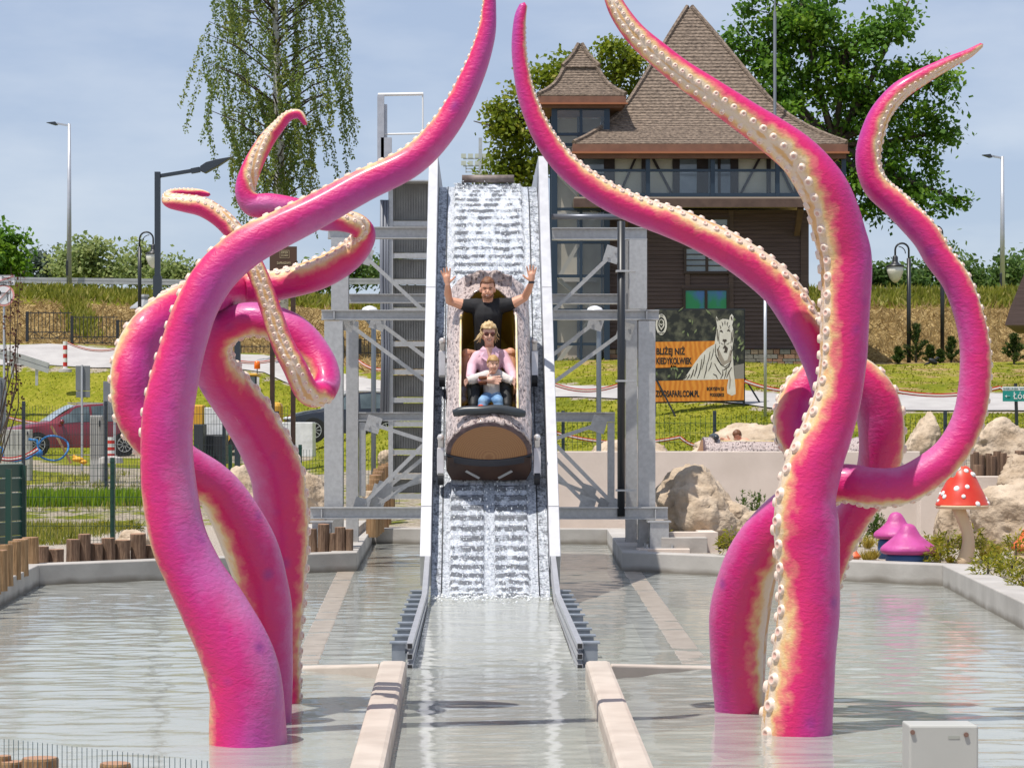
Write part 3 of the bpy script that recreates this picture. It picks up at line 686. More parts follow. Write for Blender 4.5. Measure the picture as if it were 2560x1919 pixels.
# ------------------------------------------------------------------ people
SKIN = M('skin', (.62, .31, .20), (.66, .35, .235), sc=9, rough=.5)
SKIN_W = M('fair_skin', (.66, .37, .27), (.70, .41, .31), sc=9, rough=.5)
def body(name, chains, ells, mat, parent, vox=.009, smooth=4):
    mb = MB()
    for ch in chains:
        pts = [Vector(p) for p, r in ch]; rr = [r for p, r in ch]
        mb.tube(pts, rr, 10)
        for p, r in zip(pts, rr): mb.ell(p, (r, r, r), 10, 6)
    for c, r, R in ells: mb.ell(c, r, 14, 10, R)
    off = rootloc(parent) if parent is not None else Vector()
    me = bpy.data.meshes.new(name); me.from_pydata([tuple(Vector(v)-off) for v in mb.v], [], mb.f); me.materials.append(mat)
    o = bpy.data.objects.new(name, me); COL.objects.link(o); o.parent = parent
    rm = o.modifiers.new('remesh', 'REMESH'); rm.mode = 'VOXEL'; rm.voxel_size = vox; rm.use_smooth_shade = True
    sm = o.modifiers.new('smooth', 'SMOOTH'); sm.iterations = smooth; sm.factor = .5
    return o
def hand(wrist, tip_dir, side, spread=1.0, L=.17, palm=Vector((0, -1, 0))):
    "palm plus five separate fingers; side: direction of the thumb"
    t = tip_dir.normalized(); s_ = (side-t*side.dot(t)).normalized(); ch = []
    pc = wrist+t*.055
    ch.append([(wrist, .027), (wrist+t*.04, .030), (wrist+t*.085, .030)])
    ch.append([(wrist+t*.035+s_*.018, .017), (wrist+t*.09+s_*.024, .015)]); ch.append([(wrist+t*.035-s_*.02, .016), (wrist+t*.085-s_*.026, .014)])
    for k, (o_, ln, an) in enumerate(((.032, .085, .20), (.010, .097, .05), (-.012, .090, -.10), (-.032, .070, -.30))):
        b = wrist+t*.088+s_*o_; d = (t+s_*an*spread).normalized()
        ch.append([(b, .0112), (b+d*ln*.55, .0105), (b+d*ln+palm*.008, .0095)])
    b = wrist+t*.03+s_*.028; d = (t*.55+s_*.85).normalized(); ch.append([(b, .014), (b+d*.04, .0115), (b+d*.075+t*.008, .0095)])
    return ch
def head(c, sc, tilt=0, yaw=0):
    "skull, jaw, nose and ears; returns ellipsoids and the head's frame"
    R = Matrix.Rotation(yaw, 3, 'Z') @ Matrix.Rotation(tilt, 3, 'X')
    P = lambda x, y, z: c+R @ (Vector((x, y, z))*sc)
    E = [(P(0, .012, .03), (.076*sc, .094*sc, .092*sc), R), (P(0, -.012, -.03), (.064*sc, .078*sc, .082*sc), R), (P(0, -.03, -.088), (.038*sc, .045*sc, .035*sc), R),
         (P(0, -.096, -.018), (.013*sc, .02*sc, .026*sc), R), (P(-.078, .01, -.01), (.012*sc, .022*sc, .032*sc), R), (P(.078, .01, -.01), (.012*sc, .022*sc, .032*sc), R),
         (P(-.032, -.072, -.03), (.024*sc, .02*sc, .02*sc), R), (P(.032, -.072, -.03), (.024*sc, .02*sc, .02*sc), R)]
    return E, P, R
def face(P, R, sc, parent, eyes=True, smile=.026, lip=(.33, .09, .075), brow=(.05, .022, .012), teeth=True):
    if eyes:
        for sx in (-1, 1):
            mb = MB(); mb.ell(P(sx*.031, -.083, .012), (.013*sc, .006*sc, .0055*sc), 8, 6, R); mb.build('eye', M('dark_eye', (.03, .018, .012), rough=.2), parent, smooth=True)
            mb = MB(); mb.tube([P(sx*.014, -.090, .028), P(sx*.032, -.089, .034), P(sx*.05, -.078, .028)], .0045*sc, 6); mb.build('eyebrow', M('brow_%d' % int(brow[0]*1000), brow, rough=.8), parent)
    pts = [P(lerp(-smile, smile, j/8), -.089+.010*(lerp(-1, 1, j/8))**2, -.058+.012*(lerp(-1, 1, j/8))**2) for j in range(9)]
    mb = MB(); mb.tube(pts, [.003*sc]+[.0068*sc]*7+[.003*sc], 8); mb.build('mouth', M('lips_%d' % int(lip[0]*100), lip, rough=.4), parent, smooth=True)
    if teeth:
        pts = [P(lerp(-smile*.8, smile*.8, j/6), -.0925+.010*(lerp(-.8, .8, j/6))**2, -.0545+.010*(lerp(-.8, .8, j/6))**2) for j in range(7)]
        mb = MB(); mb.tube(pts, [.0015*sc]+[.0036*sc]*5+[.0015*sc], 6); mb.build('teeth', M('teeth', (.62, .58, .52), rough=.3), parent, smooth=True)
def hair_cap(P, R, sc, parent, mat, line=.055, back=.0, r=(.084, .102, .102), amp=.10, seed=0, side=.0, z0=.032, name='hair'):
    mb = MB(); n, k = 40, 26; vs = []; ok = []
    for i in range(k+1):
        a = -pi/2+pi*i/k
        for j in range(n):
            v = Vector((r[0]*cos(a)*cos(2*pi*j/n), r[1]*cos(a)*sin(2*pi*j/n), r[2]*sin(a)))
            f = 1+amp*(mn.noise(v*38+Vector((seed, 0, 0)))*.7+mn.noise(v*90)*.5)
            q = v*f; vs.append(P(q.x, q.y+.012, q.z+z0)); hz = v.z+z0
            front = -v.y/r[1]
            ok.append(hz > line-.0 if front > .35 else (hz > lerp(-.06, line, max(0, min(1, (front+.15)/.5))) and hz > -.075-side))
    fs = [(i*n+j, i*n+(j+1) % n, (i+1)*n+(j+1) % n, (i+1)*n+j) for i in range(k) for j in range(n)]
    fs = [f for f in fs if all(ok[q] for q in f)]
    mb.add(vs, fs); o = mb.build(name, mat, parent, smooth=True)
    s_ = o.modifiers.new('solid', 'SOLIDIFY'); s_.thickness = .008; return o

# --- the man
man = thing('person', 'bearded man in black t-shirt with both arms raised in the log boat', 'person', W(1220, 900, 26.400))
hc = W(1219, 723, 26.260); E, P, R = head(hc, 1.0, tilt=.22)
wl, wr = W(1119, 712, 26.100), W(1329, 706, 26.100)
ch = [[(W(1219, 890, 26.400), .14), (W(1219, 835, 26.380), .135), (W(1219, 785, 26.350), .15)], [(W(1219, 775, 26.350), .075), (W(1219, 752, 26.320), .062), (W(1219, 735, 26.300), .06)],
      [(W(1186, 766, 26.350), .078), (W(1160, 762, 26.340), .062), (W(1124, 752, 26.300), .046), (W(1120, 735, 26.220), .044), (wl, .029)],
      [(W(1254, 764, 26.350), .078), (W(1278, 760, 26.340), .062), (W(1312, 743, 26.300), .046), (W(1320, 727, 26.220), .044), (wr, .029)],
      [(W(1192, 898, 26.4), .10), (W(1166, 884, 26.16), .058), (W(1162, 930, 26.12), .05), (W(1159, 978, 26.0), .04)],
      [(W(1247, 898, 26.4), .10), (W(1276, 882, 26.16), .058), (W(1283, 930, 26.12), .05), (W(1284, 978, 26.0), .04)]]
ch += hand(wl, Vector((-.12, -.05, 1)), Vector((1, 0, 0))) + hand(wr, Vector((-.02, -.05, 1)), Vector((-1, 0, .0)))
bd = body('body', ch, E, SKIN, man, .0055, 2)
sh = [[(W(1219, 892, 26.400), .15), (W(1219, 835, 26.380), .15), (W(1219, 788, 26.350), .165)], [(W(1198, 766, 26.350), .088), (W(1219, 768, 26.350), .085), (W(1240, 766, 26.350), .088)],
      [(W(1192, 766, 26.350), .092), (W(1170, 764, 26.345), .079), (W(1163, 763, 26.340), .074)], [(W(1247, 765, 26.350), .092), (W(1268, 762, 26.345), .079), (W(1276, 760, 26.340), .074)]]
body('t_shirt', sh, [], M('black_cotton', (.008, .008, .010), (.014, .014, .017), sc=12, rough=.85, bump=.3, bsc=14), man, .012, 6)
body('shorts', [[(W(1205, 902, 26.4), .115), (W(1192, 896, 26.3), .09)], [(W(1235, 902, 26.4), .115), (W(1250, 895, 26.3), .09)]], [], M('black_cotton', (0, 0, 0)), man, .012)
face(P, R, 1, man); hair_cap(P, R, 1, man, M('brown_hair', (.10, .036, .014), (.20, .08, .03), sc=40, rough=.6, stretch=(1, 1, .3)), line=.072, r=(.083, .10, .106), amp=.07)
mb = MB(); pts = [P(.064*sin(a), -.012-.070*cos(a), -.052-.036*cos(a)**2) for a in [lerp(-1.35, 1.35, j/12) for j in range(13)]]; mb.tube(pts, [.006]+[.013]*11+[.006], 6); mb.build('beard', M('short_beard', (.22, .10, .055), rough=.9), man, smooth=True)
mb = MB(); w_ = wr; mb.tube([w_+Vector((0, 0, -.012)), w_+Vector((0, 0, .012))], .033, 14); mb.build('wristwatch', BLACKM, man)
for px, py in ((1158, 995), (1284, 998)):
    mb = MB(); c = W(px, py, 25.86); mb.ell(c+Vector((0, -.04, -.03)), (.05, .13, .05), 12, 8); mb.ell(c+Vector((0, .03, .05)), (.05, .055, .08), 12, 8); mb.build('shoe', M('lavender_shoe', (.52, .45, .56), (.6, .54, .62), sc=8, rough=.6), man, smooth=True)
# --- the woman
wom = thing('person', 'laughing blonde woman in pink zip top and sunglasses sitting in the log boat', 'person', W(1224, 970, 26.1))
hc = W(1222, 836, 25.93); E, P, R = head(hc, .95, tilt=.12, yaw=.10)
hw1, hw2 = W(1210, 950, 25.47), W(1281, 952, 25.72)
ch = [[(W(1224, 965, 26.1), .14), (W(1224, 930, 26.08), .125), (W(1224, 898, 26.05), .135)], [(W(1223, 886, 26.03), .06), (W(1223, 862, 25.98), .05), (W(1223, 848, 25.95), .05)],
      [(W(1193, 892, 26.05), .062), (W(1179, 918, 25.98), .052), (W(1175, 944, 25.80), .046), (hw1, .03)], [(W(1257, 889, 26.05), .062), (W(1271, 915, 25.99), .052), (W(1282, 938, 25.9), .044), (hw2, .03)],
      [(W(1205, 972, 26.1), .10), (W(1184, 962, 25.6), .07), (W(1184, 1012, 25.5), .05)], [(W(1243, 972, 26.1), .10), (W(1266, 960, 25.6), .07), (W(1268, 1012, 25.5), .05)]]
ch += hand(hw1, Vector((1, -.12, .0)), Vector((.1, 0, 1)), .5) + hand(hw2, Vector((-.1, -.5, -.8)), Vector((-1, 0, 0)), .4)
body('body', ch, E, SKIN_W, wom, .0075, 3)
PINK = M('pink_jersey', (.68, .42, .52), (.74, .48, .57), sc=8, rough=.75, bump=.35, bsc=11)
body('pink_top', [[(W(1224, 968, 26.1), .15), (W(1224, 930, 26.08), .138), (W(1222, 902, 26.05), .145)], [(W(1198, 892, 26.04), .07), (W(1206, 884, 26.02), .055)], [(W(1252, 890, 26.04), .07), (W(1243, 882, 26.02), .055)],
      [(W(1195, 893, 26.05), .075), (W(1179, 918, 25.98), .062), (W(1175, 944, 25.80), .056), (W(1202, 949, 25.50), .040)], [(W(1255, 890, 26.05), .075), (W(1271, 915, 25.99), .062), (W(1282, 938, 25.9), .053), (W(1283, 949, 25.76), .040)]], [], PINK, wom, .011, 5)
mb = MB(); a = .005
for sx, px in ((-1, 1211), (1, 1236)):
    mb = MB(); mb.add([W(px+sx*3, 865, 25.92), W(px-sx*5, 872, 25.885), W(1224, 908, 25.872), W(px+sx*10, 892, 25.872), W(px+sx*12, 874, 25.92)], [(0, 1, 2, 3, 4)]); c_ = mb.build('collar', PINK, wom); s_ = c_.modifiers.new('solid', 'SOLIDIFY'); s_.thickness = .014
mb = MB(); mb.add([W(1213, 868, 25.90), W(1233, 868, 25.90), W(1226, 905, 25.884), W(1222, 905, 25.884)], [(0, 1, 2, 3)]); n_ = mb.build('neckline', SKIN_W, wom); s_ = n_.modifiers.new('solid', 'SOLIDIFY'); s_.thickness = .01
body('leggings', [[(W(1205, 974, 26.1), .11), (W(1184, 963, 25.6), .08), (W(1184, 1014, 25.5), .058), (W(1185, 1040, 25.48), .05)], [(W(1243, 974, 26.1), .11), (W(1266, 961, 25.6), .08), (W(1268, 1014, 25.5), .058), (W(1268, 1040, 25.48), .05)]], [], M('black_leggings', (.006, .007, .009), rough=.55, bump=.2, bsc=10), wom, .012, 4)
face(P, R, .95, wom, eyes=False, smile=.03)
HAIRB = M('blond_hair', (.36, .22, .085), (.70, .53, .30), sc=30, rough=.5, stretch=(1, 1, .4))
hair_cap(P, R, .95, wom, HAIRB, line=.066, r=(.096, .112, .118), amp=.16, side=.05, seed=3)
mb = MB(); rr_ = random.Random(4)
for i in range(30):
    a = rr_.uniform(0, 2*pi); sx = rr_.choice((-1, 1)); x0 = sx*rr_.uniform(.05, .088); z0 = rr_.uniform(-.02, .08)
    p = [Vector((x0, rr_.uniform(-.03, .05), z0))]; d = Vector((sx*rr_.uniform(.1, .5)+(-.4), .1, -1)).normalized()
    for k in range(4): p.append(p[-1]+d*rr_.uniform(.02, .038)); d = (d+Vector((rr_.gauss(0, .3), rr_.gauss(0, .2), rr_.gauss(0, .2)))).normalized()
    mb.tube([P(*q) for q in p], [.006, .006, .005, .004, .002], 5)
mb.build('loose_strands', HAIRB, wom, smooth=True)
sg = None
mb = MB()
for sx in (-1, 1): mb.ell(P(sx*.034, -.098, .012), (.028*.95, .008, .025*.95), 14, 10, R)
sg = mb.build('sunglasses', M('brown_lens', (.075, .016, .010), rough=.08), wom, smooth=True)
mb = MB(); mb.tube([P(-.012, -.102, .016), P(.012, -.102, .016)], .003, 6); mb.tube([P(-.06, -.09, .016), P(-.08, .0, .014)], .003, 6); mb.tube([P(.06, -.09, .016), P(.08, .0, .014)], .003, 6); mb.build('glasses_frame', M('gold_wire', (.5, .3, .1), rough=.3, metal=.8), sg)
for k, dz in enumerate((0, .028)):
    mb = MB(); c = W(1207, 944+k*13, 25.46)
    mb.lathe([(.035+.013*cos(t), .018*sin(t)) for t in [2*pi*j/8 for j in range(9)]], c, 14); mb.build('bracelet', M('fur_bracelet', (.12, .035, .015), (.2, .07, .03), sc=60, rough=.95, bump=.8, bsc=120), wom, smooth=True)
# --- the child
kid = thing('person', 'small fair haired child in cream top and jeans held on her lap', 'person', W(1232, 990, 25.6))
hc = W(1233, 911, 25.50); E, P, R = head(hc, .76, tilt=.10, yaw=.25)
ch = [[(W(1231, 990, 25.62), .085), (W(1230, 965, 25.60), .082), (W(1230, 946, 25.58), .075)], [(W(1231, 938, 25.56), .045), (W(1232, 925, 25.53), .04)],
      [(W(1214, 938, 25.57), .038), (W(1193, 945, 25.53), .032), (W(1172, 951, 25.48), .022)], [(W(1247, 936, 25.57), .038), (W(1262, 944, 25.53), .032), (W(1278, 951, 25.48), .022)],
      [(W(1222, 992, 25.6), .06), (W(1208, 1003, 25.44), .048), (W(1206, 1020, 25.42), .038)], [(W(1242, 992, 25.6), .06), (W(1244, 1003, 25.44), .048), (W(1246, 1020, 25.42), .038)]]
for tip, sd_ in ((W(1166, 953, 25.46), 1), (W(1283, 953, 25.46), -1)):
    for k in range(5):
        d = Vector((-sd_*cos(lerp(-.7, .9, k/4)), -.3, -sin(lerp(-.7, .9, k/4)))).normalized(); b0 = tip+Vector((sd_*.018, 0, .006-.004*k)); ch.append([(b0, .010), (b0+d*(.03 if k else .022), .0075), (b0+d*(.048 if k else .036)+Vector((0, -.006, -.006)), .0065)])
body('body', ch, E, SKIN_W, kid, .0075, 3)
CREAM = M('cream_knit', (.56, .51, .48), (.66, .61, .58), sc=9, rough=.9, bump=.5, bsc=18)
body('cream_top', [[(W(1231, 984, 25.62), .098), (W(1230, 965, 25.60), .094), (W(1230, 944, 25.58), .085)], [(W(1218, 938, 25.57), .058), (W(1194, 944, 25.53), .05), (W(1180, 949, 25.50), .052)], [(W(1244, 936, 25.57), .058), (W(1261, 943, 25.53), .048), (W(1271, 948, 25.50), .046)]], [], CREAM, kid, .010, 4)
for px, py, s_ in ((1174, 950, -1), (1277, 950, 1)):
    mb = MB(); c = W(px, py, 25.485)
    mb.lathe([(.030, -.02), (.046+.0, .016)], (0, 0, 0), 14); mb2 = MB(); Rm = Matrix.Rotation(s_*1.9, 3, 'Y')
    mb2.add([c+Rm @ Vector(v)*(1+.12*sin(i*2.4)) for i, v in enumerate(mb.v)], [f for f in mb.f if len(f) == 4]); f_ = mb2.build('frill_cuff', CREAM, kid, smooth=True); q_ = f_.modifiers.new('solid', 'SOLIDIFY'); q_.thickness = .006
body('jeans', [[(W(1231, 988, 25.62), .092), (W(1231, 982, 25.61), .088)], [(W(1221, 992, 25.6), .07), (W(1208, 1003, 25.44), .058), (W(1205, 1022, 25.42), .05)], [(W(1242, 992, 25.6), .07), (W(1245, 1003, 25.44), .058), (W(1248, 1022, 25.42), .05)]], [], M('blue_denim', (.10, .22, .42), (.26, .42, .62), sc=10, rough=.85, bump=.4, bsc=16), kid, .010, 4)
face(P, R, .76, kid, smile=.02, teeth=False, brow=(.3, .17, .08), lip=(.40, .14, .11))
hair_cap(P, R, .76, kid, M('fair_hair', (.30, .15, .045), (.52, .33, .14), sc=30, rough=.6, stretch=(1, 1, .4)), line=.050, r=(.086, .104, .104), amp=.06, seed=8)
mb = MB(); mb.ell(W(1202, 1017, 25.36), (.035, .06, .028), 10, 8); mb.build('shoe', M('orange_shoe', (.62, .07, .02), rough=.5), kid, smooth=True)
mb = MB(); mb.box(W(1239, 996, 25.515), (.05, .012, .022)); mb.build('belt_tag', BLACKM, kid)
# ------------------------------------------------------------------ tentacles
def tent_mat():
    m = bpy.data.materials.new('tentacle_paint'); m.use_nodes = True; n = m.node_tree.nodes; l = m.node_tree.links; b = n['Principled BSDF']
    at = n.new('ShaderNodeAttribute'); at.attribute_name = 'th'
    t = n.new('ShaderNodeTexCoord')
    def nse(sc, d=4, v=None):
        z = n.new('ShaderNodeTexNoise'); z.inputs['Scale'].default_value = sc; z.inputs['Detail'].default_value = d; l.new(t.outputs['Object'], z.inputs['Vector']); return z.outputs['Fac']
    def mr(f, a, b_, c, d):
        r = n.new('ShaderNodeMapRange'); r.inputs[1].default_value = a; r.inputs[2].default_value = b_; r.inputs[3].default_value = c; r.inputs[4].default_value = d; l.new(f, r.inputs[0]); return r.outputs[0]
    def add(a, c):
        x = n.new('ShaderNodeMath'); l.new(a, x.inputs[0]); l.new(c, x.inputs[1]); return x.outputs[0]
    f = add(add(at.outputs['Fac'], mr(nse(2.2, 3), .3, .7, -.07, .07)), mr(nse(14, 6), .3, .7, -.06, .06))
    r = n.new('ShaderNodeValToRGB'); e = r.color_ramp.elements
    st = [(0, (.66, .40, .17)), (.05, (.70, .57, .46)), (.15, (.71, .56, .38)), (.215, (.70, .45, .20)), (.285, (.67, .17, .15)), (.37, (.62, .009, .12)), (.62, (.55, .008, .165)), (1, (.52, .15, .36))]
    while len(e) < len(st): e.new(.5)
    for q, (p, c) in zip(e, st): q.position = p; q.color = (*c, 1)
    l.new(f, r.inputs[0])
    pn = mr(nse(.9, 2), .42, .62, 0, .75); ds_ = mr(at.outputs['Fac'], .42, .75, 0, 1); pk = n.new('ShaderNodeMath'); pk.operation = 'MULTIPLY'; l.new(pn, pk.inputs[0]); l.new(ds_, pk.inputs[1])
    mv = n.new('ShaderNodeMix'); mv.data_type = 'RGBA'; mv.inputs[7].default_value = (.36, .03, .27, 1); l.new(pk.outputs[0], mv.inputs[0]); l.new(r.outputs[0], mv.inputs[6])
    # faded violet blotches
    v = n.new('ShaderNodeTexVoronoi'); v.inputs['Scale'].default_value = 4.2; v.inputs['Randomness'].default_value = 1; l.new(t.outputs['Object'], v.inputs['Vector'])
    bl = mr(v.outputs['Distance'], .05, .22, .62, 0)
    side = mr(at.outputs['Fac'], .40, .55, 0, 1)
    k = n.new('ShaderNodeMath'); k.operation = 'MULTIPLY'; l.new(bl, k.inputs[0]); l.new(side, k.inputs[1])
    mx_ = n.new('ShaderNodeMix'); mx_.data_type = 'RGBA'; mx_.inputs[7].default_value = (.22, .02, .22, 1); l.new(k.outputs[0], mx_.inputs[0]); l.new(mv.outputs[2], mx_.inputs[6]); l.new(mx_.outputs[2], b.inputs['Base Color'])
    b.inputs['Roughness'].default_value = .5; b.inputs['Coat Weight'].default_value = .22; b.inputs['Coat Roughness'].default_value = .18
    mp_ = n.new('ShaderNodeMapping'); mp_.inputs['Scale'].default_value = (1, 1, 1.8); l.new(t.outputs['Object'], mp_.inputs[0])
    z = n.new('ShaderNodeTexNoise'); z.inputs['Scale'].default_value = 26; z.inputs['Detail'].default_value = 4; z.inputs['Distortion'].default_value = .6; l.new(mp_.outputs[0], z.inputs['Vector'])
    bp = n.new('ShaderNodeBump'); bp.inputs['Strength'].default_value = .28; bp.inputs['Distance'].default_value = .022; l.new(z.outputs['Fac'], bp.inputs['Height']); l.new(bp.outputs[0], b.inputs['Normal'])
    return m
TENT = tent_mat()
SUCK = M('sucker_cream', (.72, .55, .45), (.77, .63, .53), sc=20, rough=.45, coat=.2); SUCKP = M('sucker_rose', (.66, .40, .33), rough=.5)
def sucker_mesh():
    mb = MB(); n = 12
    mb.lathe([(1.5, -.35), (1.15, .0), (.98, .3), (.92, .48), (.78, .57), (.52, .52)], (0, 0, 0), n)
    mb.f = [f for f in mb.f if len(f) == 4]; mb.mi = [0]*len(mb.f); mb.cur = 1
    mb.lathe([(.52, .52), (.34, .38), (.0, .33)], (0, 0, 0), n)
    mb.mi = [m for f, m in zip(mb.f, mb.mi) if len(f) == 4]; mb.f = [f for f in mb.f if len(f) == 4]
    return mb.mesh('sucker', [SUCK, SUCKP], smooth=True)
SUCKER = sucker_mesh()
def tentacle(pts, label, sub=7, nr=30, sstart=.0, send=.985):
    "pts: (px, py, r_px, Y, ventral vector) measured on the photograph"
    P = []
    for px, py, r, Y, v in pts:
        w = W(px, py, Y); v = Vector(v).normalized(); P.append((w.x, w.y, w.z, r*Y/F_PX, v.x, v.y, v.z))
    Q = catmull(P, sub); root = thing('tentacle', label, 'tentacle', (Q[0][0], Q[0][1], 0), 'giant octopus tentacles rising from the pool')
    vs = []; th = []; fr = []; k = len(Q); V = [Vector(q[:3]) for q in Q]
    for i, q in enumerate(Q):
        t = (V[min(i+1, k-1)]-V[max(i-1, 0)]).normalized(); v = Vector(q[4:7]); v = (v-t*v.dot(t)).normalized(); s = t.cross(v); r = max(.004, q[3]); fr.append((V[i], t, v, s, r))
        lump = lambda a: 1+.035*mn.noise(Vector((cos(a)*1.6+i*.13, sin(a)*1.6, q[2]*2.1)))
        for j in range(nr):
            a = 2*pi*j/nr; d = abs(a if a <= pi else 2*pi-a); f = lump(a)
            if d < .75: f *= .90+.06*(d/.75)**2-(.06 if d < .12 else 0)   # flattened, grooved underside
            vs.append(V[i]+(v*cos(a)+s*sin(a))*r*f); th.append(d/pi)
    fs = [(i*nr+j, i*nr+(j+1) % nr, (i+1)*nr+(j+1) % nr, (i+1)*nr+j) for i in range(k-1) for j in range(nr)]
    tip = V[-1]+(V[-1]-V[-2]).normalized()*fr[-1][4]*.8; vs.append(tip); th.append(.5)
    fs += [((k-1)*nr+j, (k-1)*nr+(j+1) % nr, len(vs)-1) for j in range(nr)]
    off = root.location; me = bpy.data.meshes.new('arm'); me.from_pydata([tuple(p-off) for p in vs], [], fs)
    at = me.attributes.new('th', 'FLOAT', 'POINT'); at.data.foreach_set('value', th)
    bm = bmesh.new(); bm.from_mesh(me); bmesh.ops.recalc_face_normals(bm, faces=bm.faces); bm.to_mesh(me); bm.free()
    me.polygons.foreach_set('use_smooth', [True]*len(me.polygons)); me.materials.append(TENT)
    arm = bpy.data.objects.new('arm', me); COL.objects.link(arm); arm.parent = root
    L = [0]
    for a, b in zip(V, V[1:]): L.append(L[-1]+(b-a).length)
    s = .05+sstart*L[-1]; row = 0; cnt = 0
    while s < L[-1]*send and cnt < 298:
        i = max(0, min(k-2, next((q for q in range(k-1) if L[q+1] > s), k-2))); u = (s-L[i])/max(1e-6, L[i+1]-L[i])
        c = fr[i][0].lerp(fr[i+1][0], u); v = fr[i][2].lerp(fr[i+1][2], u).normalized(); sd_ = fr[i][3].lerp(fr[i+1][3], u).normalized(); r = lerp(fr[i][4], fr[i+1][4], u); t = fr[i][1]
        for sg in (-1, 1):
            a = sg*.44; n_ = (v*cos(a)+sd_*sin(a)); cc = c+t*(r*.28*sg*.5)
            Rm = n_.to_track_quat('Z', 'Y').to_matrix(); sz = r*(.170+.03*mn.noise(Vector((s*9, sg, 1))))
            inst(SUCKER, 'sucker', root, cc+n_*r*.92, Rm, sz); cnt += 1
        s += max(.024, r*.70)
    return root
L1 = [(618, 1960, 100, 13.62, (-.9, .42, 0)), (619, 1860, 100, 13.66, (-.9, .42, 0)), (614, 1721, 95, 13.66, (-.9, .42, 0)), (586, 1623, 92, 13.66, (-.9, .42, -.2)), (536, 1526, 84, 13.66, (-.9, .42, -.3)), (480, 1428, 75, 13.66, (-.9, .42, -.2)), (441, 1330, 72, 13.66, (-.9, .42, 0)), (420, 1200, 70, 13.66, (-.9, .42, 0)), (417, 1058, 66, 13.64, (-.9, .42, .1)), (432, 960, 62, 13.64, (-.9, .42, .2)), (457, 863, 57, 13.64, (-.9, .42, .3)), (489, 765, 56, 13.64, (-1, .3, .5)), (535, 690, 55, 13.66, (-.8, .35, .6)), (604, 624, 53, 13.68, (-.6, .35, .8)), (698, 572, 49, 13.7, (-.45, .35, .9)), (796, 523, 46, 13.72, (-.45, .35, .9)), (908, 463, 43, 13.75, (-.5, .3, .9)), (1030, 400, 40, 13.78, (-.6, .3, .8)), (1115, 311, 36, 13.8, (-.8, .3, .5)), (1178, 194, 31, 13.8, (-1, .25, .2)), (1212, 97, 25, 13.8, (-1, .2, .1)), (1222, 23, 19, 13.8, (-1, .1, 0)), (1222, -39, 14, 13.8, (-1, 0, 0)), (1216, -86, 7, 13.8, (-1, 0, 0))]
L2 = [(652, 1900, 76, 14.66, (-1, -.1, 0)), (656, 1800, 74, 14.66, (-1, -.1, 0)), (662, 1623, 70, 14.6, (-1, -.1, 0)), (655, 1493, 70, 14.5, (-1, -.1, -.1)), (620, 1363, 70, 14.4, (-.9, -.2, -.4)), (545, 1230, 60, 14.25, (-.7, 0, -.7)), (450, 1160, 57, 14.1, (-.7, 0, -.7)), (372, 1090, 56, 14.05, (-.9, .1, -.4)), (336, 1026, 57, 14.05, (-1, .1, -.1)), (328, 950, 57, 14.05, (-1, .1, 0)), (338, 885, 56, 14.1, (-1, .1, .3)), (370, 825, 55, 14.15, (-.8, .1, .6)), (428, 777, 54, 14.3, (-.5, .1, .9)), (500, 740, 52, 14.6, (-.3, .1, 1)), (590, 720, 47, 14.98, (0, -.1, 1)), (690, 712, 40, 14.95, (0, -.35, 1)), (794, 683, 42, 14.9, (-.2, -.45, 1)), (872, 638, 38, 14.85, (-.6, -.5, .7)), (908, 592, 31, 14.75, (-.6, -.8, .2)), (893, 562, 28, 14.66, (-.1, -1, .4)), (850, 551, 27, 14.62, (.2, -.6, .8)), (805, 548, 27, 14.6, (.2, .6, .8)), (745, 524, 27, 14.6, (.1, 1, .3)), (680, 513, 29, 14.6, (.1, 1, .2)), (634, 512, 30, 14.6, (.6, .8, .1)), (614, 478, 27, 14.6, (1, -.1, 0)), (627, 425, 25, 14.6, (.4, -1, .1)), (662, 358, 21, 14.6, (-.3, -1, .25)), (696, 315, 17, 14.58, (-.5, -.7, .6)), (722, 289, 14, 14.56, (-.4, -.4, .9)), (748, 286, 12, 14.55, (.2, -.3, 1)), (764, 309, 7, 14.55, (.9, -.2, .3))]
L3 = [(702, 1860, 56, 15.75, (1, .15, 0)), (702, 1755, 56, 15.7, (1, .15, 0)), (702, 1623, 56, 15.65, (1, .15, 0)), (707, 1460, 64, 15.6, (1, .2, 0)), (709, 1330, 68, 15.55, (1, .2, 0)), (698, 1200, 70, 15.45, (1, .2, .2)), (670, 1123, 69, 15.38, (1, .2, .4)), (614, 1026, 66, 15.25, (.8, .15, .6)), (558, 950, 62, 15.1, (.8, .1, .4)), (530, 890, 56, 14.95, (1, .1, .1)), (552, 830, 50, 14.85, (.8, .1, -.6)), (630, 800, 45, 14.8, (.1, .1, -1)), (724, 825, 45, 14.76, (-.5, .2, -.8)), (790, 890, 41, 14.70, (-.8, .1, -.4)), (815, 950, 36, 14.6, (-.6, -.5, -.8)), (800, 985, 32, 14.5, (-.3, -.9, -.7)), (768, 978, 31, 14.42, (-.1, -1, -.2)), (737, 918, 30, 14.36, (0, -1, 0)), (703, 850, 28, 14.34, (0, -1, 0)), (674, 765, 26, 14.32, (0, -1, 0)), (644, 683, 25, 14.3, (.1, -1, .1)), (612, 620, 24, 14.3, (.3, -.8, .3)), (583, 577, 25, 14.3, (.4, -.8, .6)), (549, 543, 25, 14.3, (.3, -.75, .8)), (508, 518, 25, 14.3, (.1, -.7, .9)), (462, 508, 23, 14.3, (-.1, -.7, .8)), (424, 500, 19, 14.33, (-.6, -.6, .6)), (428, 486, 14, 14.42, (-.4, -.3, .9)), (462, 481, 12, 14.46, (0, -.4, 1)), (500, 482, 10, 14.48, (.1, -.3, 1)), (522, 486, 6, 14.48, (.2, -.2, 1))]
